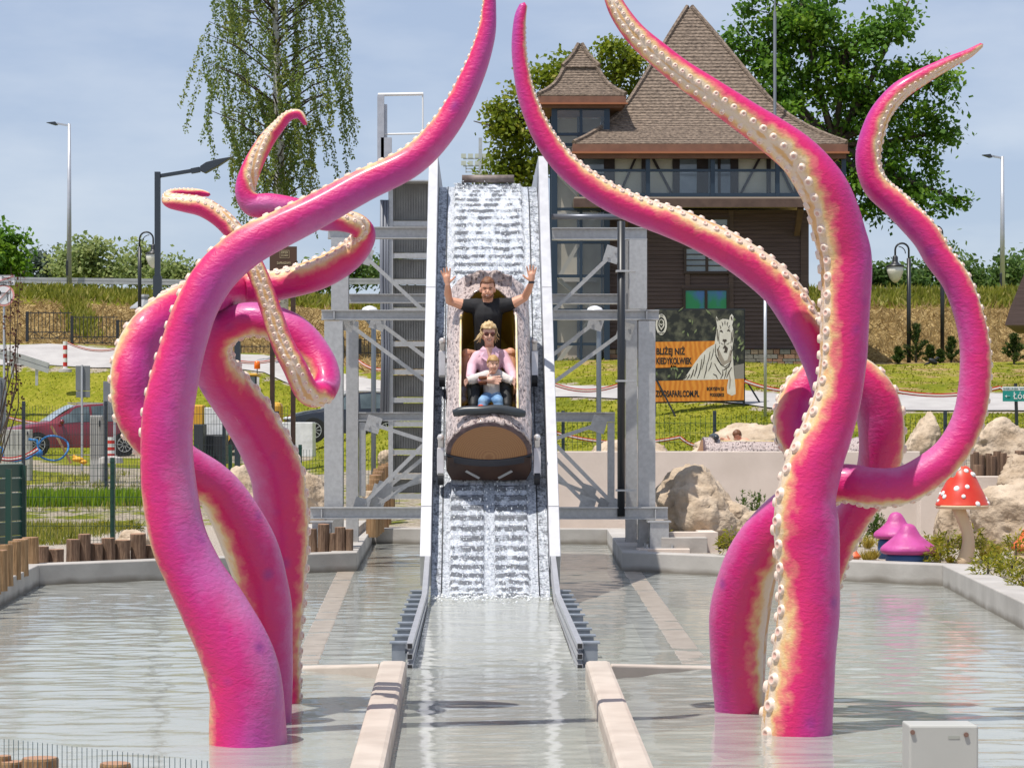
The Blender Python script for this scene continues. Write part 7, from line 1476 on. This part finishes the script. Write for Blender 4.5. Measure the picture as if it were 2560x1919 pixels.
# ------------------------------------------------------------------ vehicles
def rotz(v, a): return Vector((v[0]*cos(a)-v[1]*sin(a), v[0]*sin(a)+v[1]*cos(a), v[2]))
def car(label, loc, rot, paint, L=4.5, seed=0, H=1.0, group='parked cars'):
    t = thing('parked_car', label, 'car', loc, group); T = lambda x, y, z: Vector(loc)+rotz((x-L/2, y, z*H), rot)
    sec = [(0, .70, .38, .72, .66, .62, .72), (.10, .84, .26, .85, .80, .70, .86), (.6, .90, .24, .90, .90, .74, .97), (1.28, .91, .24, .91, .98, .76, 1.06), (1.75, .91, .24, .91, 1.0, .70, 1.36), (2.15, .91, .24, .91, 1.02, .65, 1.60), (3.0, .91, .24, .91, 1.04, .65, 1.67), (3.7, .91, .25, .91, 1.06, .63, 1.62), (4.15, .89, .30, .89, 1.07, .62, 1.42), (4.38, .86, .36, .86, 1.04, .72, 1.10), (4.5, .80, .42, .80, .92, .70, .96)]
    sec = [(x*L/4.5,)+tuple(s_) for x, *s_ in sec]; mb = MB(); vs = []; n = 9
    for x, hs, zs, hb2, zb2, hr, zr in sec: ring = [(hs, zs), (hb2, lerp(zs, zb2, .55)), (hb2*.985, zb2), (hr, zr), (0, zr+.035)]; ring = ring+[(-a, b) for a, b in ring[:4][::-1]]; vs += [T(x, y, z) for y, z in ring]
    mb.add(vs, [(i*n+j, i*n+j+1, (i+1)*n+j+1, (i+1)*n+j) for i in range(len(sec)-1) for j in range(n-1)]+[(i*n+n-1, i*n, (i+1)*n, (i+1)*n+n-1) for i in range(len(sec)-1)]+[tuple(range(n)), tuple((len(sec)-1)*n+j for j in range(n))])
    bo = mb.build('body', paint, t, smooth=True); bo.modifiers.new('es', 'EDGE_SPLIT').split_angle = radians(38)
    k_ = L/4.5
    def sidept(x, f, sy):
        for a, b in zip(sec, sec[1:]):
            if x <= b[0]: u = (x-a[0])/(b[0]-a[0]); y = lerp(lerp(a[3], b[3], u)*.985, lerp(a[5], b[5], u), f); z = lerp(lerp(a[4], b[4], u), lerp(a[6], b[6], u), f); return T(x, sy*(y+.012), z+.004)
    GL = M('car_glass', (.03, .045, .05), (.10, .13, .14), sc=1.5, rough=.05, spec=.9)
    for sy in (-1, 1):
        for x0_, x1_ in ((1.62, 2.55), (2.62, 3.45), (3.52, 4.0)):
            x0_, x1_ = x0_*k_, x1_*k_; mb = MB(); n2 = 6; v2 = []
            for i in range(n2+1): x = lerp(x0_, x1_, i/n2); v2 += [sidept(x, .08, sy), sidept(x, .90 if x > 1.95*k_ else .75, sy)]
            mb.add(v2, [(2*i, 2*i+1, 2*i+3, 2*i+2) for i in range(n2)]); mb.build('side_window', GL, t)
        mb = MB(); mb.ell(T(1.62*k_, sy*1.0, 1.08), (.09, .1, .08), 10, 6); mb.build('mirror', paint, t, smooth=True)
        mb = MB(); mb.ell(T(.10, sy*.66, .76), (.16, .16, .06), 10, 6); mb.build('headlight', M('headlight_glass', (.6, .62, .65), rough=.15), t, smooth=True)
        mb = MB(); mb.ell(T(4.42*k_, sy*.74, .95), (.12, .12, .14), 10, 6); mb.build('tail_light', M('tail_light', (.45, .01, .01), rough=.2), t, smooth=True)
        for xw in (.88*k_, 3.62*k_):
            c = T(xw, sy*.80, .345); ax = rotz((0, sy, 0), rot); mb = MB(); mb.tube([c-ax*.10, c+ax*.115], .40, 20); mb.build('wheel_arch', RUB, t); mb = MB(); mb.tube([c-ax*.1, c+ax*.128], .345, 22); w_ = mb.build('wheel', RUB, t)
            mb = MB(); u = rotz((1, 0, 0), rot)
            for j in range(10): a = 2*pi*j/10; mb.bar(c+ax*.135+(u*cos(a)+Vector((0, 0, 1))*sin(a))*.05, c+ax*.135+(u*cos(a)+Vector((0, 0, 1))*sin(a))*.235, .022, .02)
            for j in range(20): a, b = 2*pi*j/20, 2*pi*(j+1)/20; mb.bar(c+ax*.135+(u*cos(a)+Vector((0, 0, 1))*sin(a))*.24, c+ax*.135+(u*cos(b)+Vector((0, 0, 1))*sin(b))*.24, .02, .02)
            mb.build('rim', M('alloy_rim', (.6, .6, .62), rough=.3, metal=.6), w_)
    mb = MB(); q = []
    for x, hh, z in ((1.32, .70, 1.085), (1.75, .66, 1.40), (2.10, .61, 1.605)): q += [T(x*k_, -hh, z+.012), T(x*k_, 0, z+.042), T(x*k_, hh, z+.012)]
    mb.add(q, [(3*i+j, 3*i+j+1, 3*i+4+j, 3*i+3+j) for i in range(2) for j in range(2)]); mb.build('windscreen', M('pale_windscreen', (.22, .27, .29), (.34, .38, .38), sc=2, rough=.06, spec=.9), t, smooth=True)
    mb = MB(); q = [T(4.10*k_, -.56, 1.47), T(4.10*k_, .56, 1.47), T(4.37*k_, .62, 1.14), T(4.37*k_, -.62, 1.14)]; mb.add(q, [(0, 1, 2, 3)]); mb.build('rear_window', GL, t)
    mb = MB(); mb.bb((0, 0, 0), (0, 0, 0)) if False else None
    mb = MB(); q = [T(4.512*k_, -.26, .78), T(4.512*k_, .26, .78), T(4.512*k_, .26, .66), T(4.512*k_, -.26, .66)]; mb.add(q, [(0, 1, 2, 3)]); mb.build('number_plate', SW, t)
    mb = MB(); mb.bar(T(-.012, -.5, .55), T(-.012, .5, .55), .03, .14); mb.build('grille', BLACKM, t)
    for sy in (-.62, .62): mb = MB(); mb.bar(T(2.2*k_, sy, 1.70), T(3.7*k_, sy, 1.68), .03, .03); mb.build('roof_rail', SILV, t)
    return t
RC_ = M('dark_red_car_paint', (.17, .012, .020), (.20, .016, .026), sc=2, rough=.25, coat=.8); BKC = M('black_car_paint', (.010, .012, .018), rough=.2, coat=.8)
x = W(185, 0, 79).x; car('dark red estate car parked behind the anthracite mesh fence', Vector((x, 79, gz(x, 79)+.0)), .42, RC_, 4.7)
x = W(868, 0, 78).x; car('black hatchback parked behind the steel column', Vector((x, 78, gz(x, 78))), .18, BKC, 3.9, H=.93)
# backhoe loader
YX = 80; x = W(600, 0, YX).x; zg = gz(x, YX); YEL = M('machine_yellow', (.60, .30, .02), (.66, .36, .04), sc=2, rough=.45); t = thing('backhoe_loader', 'yellow backhoe loader with orange beacon half hidden by the tentacles', 'construction machine', (x, YX, zg))
def ybox(x0, x1, y0, y1, dy0, dy1, name, mat, bevel=.04): a, b = W(x0, y0, YX), W(x1, y1, YX); return MB().bb((a.x, YX+dy0, b.z), (b.x, YX+dy1, a.z)).build(name, mat, t, bevel=bevel)
ybox(572, 648, 934, 941, -.7, .7, 'cab_roof', YEL); ybox(583, 644, 942, 1040, -.6, .6, 'cab_glass', M('tinted_cab_glass', (.10, .14, .14), (.2, .24, .23), sc=1.5, rough=.06, spec=.9), .0)
for px in (583, 612, 644): ybox(px-2, px+2, 941, 1045, -.64, -.56, 'cab_pillar', BLACKM, 0)
ybox(648, 706, 1005, 1075, -.5, .5, 'engine_hood', YEL, .14); ybox(672, 700, 1028, 1060, -.53, -.5, 'side_grille', RUB, 0); ybox(500, 700, 1075, 1110, -.45, .45, 'chassis', BLACKM); ybox(484, 512, 1012, 1075, -.4, .4, 'loader_arm', YEL, .05)
for px, r_ in ((560, .62), (680, .45)):
    c = W(px, 0, YX); mb = MB(); mb.tube([(c.x, YX-.8, zg+r_), (c.x, YX-.45, zg+r_)], r_, 20); w_ = mb.build('wheel', RUB, t); mb = MB(); mb.tube([(c.x, YX-.82, zg+r_), (c.x, YX-.79, zg+r_)], r_*.5, 16); mb.build('rim', YEL, w_)
mb = MB(); mb.lathe([(.10, 0), (.10, .18), (.07, .26), (0, .27)], W(643, 922, YX), 12); mb.build('beacon', M('orange_beacon', (.8, .16, .01), rough=.2), t, smooth=True); mb = MB(); mb.bar(W(643, 935, YX), W(643, 921, YX), .03, .03); mb.build('beacon_stem', BLACKM, t)
# building material and cabinets behind the fences
PACK = M('white_wrapped_pack', (.62, .62, .62), (.74, .74, .74), sc=4, rough=.6, bump=.5, bsc=6)
def gbox(x0, x1, y0, y1, Y, dep, name, mat, label, cat, bevel=.02, group=None):
    a, b = W(x0, y0, Y), W(x1, y1, Y); xm = (a.x+b.x)/2; zb_ = min(b.z, gz(xm, Y)) if y1 > 1060 else b.z
    o = MB().bb((a.x, Y, b.z), (b.x, Y+dep, a.z)).build(name, mat, loc=(xm, Y, b.z), bevel=bevel); return tag(o, label, cat, group)
gbox(511, 566, 1018, 1088, 62, 1.0, 'wrapped_pallet', PACK, 'white wrapped pallet seen between two tentacles', 'pallet'); gbox(698, 782, 1055, 1142, 66, 1.2, 'wrapped_pallet', PACK, 'white foil wrapped stack in front of the black car nose', 'pallet')
gbox(512, 562, 1088, 1160, 61, .9, 'black_crate', M('black_crate', (.02, .022, .026), rough=.5), 'black plastic container standing below the white pallet', 'crate'); gbox(484, 508, 1060, 1165, 60, .8, 'dark_container', M('dark_container', (.03, .035, .04), rough=.5), 'dark slim container between the tentacles', 'crate')
CABM = M('grey_cabinet_paint', (.40, .39, .37), (.46, .45, .43), sc=3, rough=.6)
for (x0, x1, y0, y1, lb) in ((5, 75, 1073, 1124, 'low wide grey cabinet behind the dark fence post'), (225, 255, 1038, 1148, 'tall narrow grey cabinet in front of the red car door')):
    a, b = W(x0, y0, 55), W(x1, y1, 55); t = thing('utility_cabinet', lb, 'cabinet', ((a.x+b.x)/2, 55, gz(a.x, 55)), 'grey utility cabinets'); MB().bb((a.x, 55, min(b.z, gz(a.x, 55))), (b.x, 55.35, a.z)).build('cabinet_body', CABM, t, bevel=.01)
    for k_ in range(6): x = lerp(a.x, b.x, (k_+.5)/6); MB().bb((x-.006, 54.985, b.z+.03), (x+.006, 54.999, a.z-.03)).build('rib', M('cabinet_rib', (.30, .29, .27), rough=.6), t)
    MB().bb((b.x-.07, 54.97, lerp(b.z, a.z, .75)), (b.x-.04, 54.998, lerp(b.z, a.z, .88))).build('handle', BLACKM, t)
BLUEH = M('blue_hose', (.02, .16, .42), rough=.45); hs = thing('blue_hose', 'coil of bright blue hose lying behind the mesh fence by the red car', 'hose', W(100, 1150, 53))
mb = MB(); c = W(132, 1120, 53); pts = [c+Vector((.34*cos(a)*1.0, .1*sin(a*3), .27*sin(a))) for a in [2*pi*k_/30 for k_ in range(31)]]; mb.tube(pts, .022, 8); mb.build('coil', BLUEH, hs, smooth=True)
mb = MB(); mb.tube([W(-20, 1110, 53), W(5, 1120, 53), W(8, 1150, 53), W(40, 1152, 53), W(70, 1145, 53), W(98, 1128, 53), W(92, 1100, 53), W(72, 1098, 53)], .03, 8); mb.build('hose_end', BLUEH, hs, smooth=True); mb = MB(); mb.ell(W(97, 1132, 52.9), (.09, .08, .09), 10, 8); mb.build('coupling', BLUEH, hs, smooth=True)
mb = MB(); mb.ell(W(195, 1148, 54), (.14, .1, .06), 10, 6); mb.ell(W(208, 1154, 54), (.10, .1, .05), 10, 6); mb.bar(W(183, 1138, 54), W(212, 1158, 54), .08, .06); o = mb.build('yellow_bag', M('yellow_bag', (.68, .34, .02), rough=.6), loc=W(200, 1160, 54), smooth=True); tag(o, 'crumpled yellow orange bag on the ground near the red car', 'bag')
mb = MB(); mb.bar(W(128, 1064, 53.5), W(178, 1158, 53.5), .05, .05); o = mb.build('leaning_stake', M('tan_log', (0, 0, 0)), loc=W(178, 1158, 53.5)); tag(o, 'thin wooden stake leaning across the blue hose', 'stake')
# bird
bp_ = W(2332, 922, 82); bp_.z = gz(bp_.x, 82); bt = thing('bird', 'black bird standing on the lawn before the lantern posts', 'bird', bp_); mb = MB(); mb.ell(bp_+Vector((0, 0, .20)), (.17, .08, .09), 12, 8, Matrix.Rotation(.5, 3, 'Y') @ Matrix.Identity(3)); mb.ell(bp_+Vector((.15, 0, .31)), (.06, .05, .055), 10, 6); mb.tube([bp_+Vector((.08, 0, .24)), bp_+Vector((.14, 0, .30))], .05, 8); mb.tube([bp_+Vector((-.1, 0, .16)), bp_+Vector((-.30, 0, .08))], [.045, .02], 6); mb.tube([bp_+Vector((.19, 0, .31)), bp_+Vector((.27, 0, .30))], [.02, .004], 6)
for dx in (-.02, .04): mb.tube([bp_+Vector((dx, 0, .13)), bp_+Vector((dx, 0, 0))], .009, 5)
mb.build('body', M('black_feathers', (.012, .012, .014), rough=.6), bt, smooth=True)
# ------------------------------------------------------------------ distant boat and rider
b2o = W(1758, 1134, 40.5); b2o.z = 1.19
b2 = thing('log_boat', 'second log boat floating in the raised channel before a broad boulder', 'boat', b2o, 'log shaped boats'); c2 = lambda x, q, w: b2o+Vector((q*1.2, x, w*.62-.06)); log_boat(c2, b2, False, 5)
p2 = thing('person', 'bare shouldered boy leaning on the padded bar of the distant log boat', 'person', b2o+Vector((.7, 0, .4))); Y2 = 40.5
hc = W(1843, 1090, Y2); E, P, R = head(hc, .82, tilt=.5, yaw=-.9)
body('body', [[(W(1876, 1122, Y2), .11), (W(1862, 1108, Y2), .10), (W(1850, 1100, Y2), .05)], [(W(1862, 1106, Y2-.1), .05), (W(1840, 1112, Y2-.15), .042), (W(1826, 1104, Y2-.18), .034)], [(W(1864, 1104, Y2+.12), .05), (W(1842, 1108, Y2+.15), .042), (W(1828, 1104, Y2+.12), .03)]]+hand(W(1826, 1104, Y2-.18), Vector((-1, 0, .2)), Vector((0, 0, 1)), .5)+hand(W(1828, 1104, Y2+.12), Vector((-1, 0, .2)), Vector((0, 0, 1)), .5), E, SKIN, p2, .011, 2)
hair_cap(P, R, .82, p2, M('brown_hair', (0, 0, 0)), line=.06, r=(.085, .103, .106), amp=.05, seed=4)
# ------------------------------------------------------------------ near grey cabinet
YN = 9.6; a, b = W(2273, 1812, YN), W(2442, 1975, YN); t = thing('control_cabinet', 'grey electric cabinet with two corner screws at the near pool edge', 'cabinet', ((a.x+b.x)/2, YN, .2)); CAB = M('light_grey_cabinet', (.40, .40, .37), (.44, .44, .41), sc=3, rough=.55)
MB().bb((a.x, YN, b.z), (b.x+.0, YN+.16, a.z)).build('housing', CAB, t, bevel=.006); MB().bb((a.x-.003, YN-.02, b.z), (b.x+.003, YN-.003, a.z+.002)).build('lid', CAB, t, bevel=.008)
MB().bb((lerp(a.x, b.x, .3), YN+.03, .17), (lerp(a.x, b.x, .7), YN+.12, b.z-.002)).build('stand', STEEL, t)
for px in (2281, 2415): c = W(px, 1829 if px < 2300 else 1835, YN-.021); mb = MB(); mb.tube([c, c+Vector((0, -.008, 0))], .0095, 12); mb.build('screw', M('brown_screw', (.22, .13, .10), rough=.5, metal=.3), t)
mb = MB(); c = W(2385, 1842, YN-.0205); mb.box(c, (.045, .002, .013)); mb.build('rating_plate', M('pale_plate', (.34, .35, .31), rough=.4), t)
# foam rings where the tentacles stand in the water: thin wet meniscus of lighter water is left to the water surface
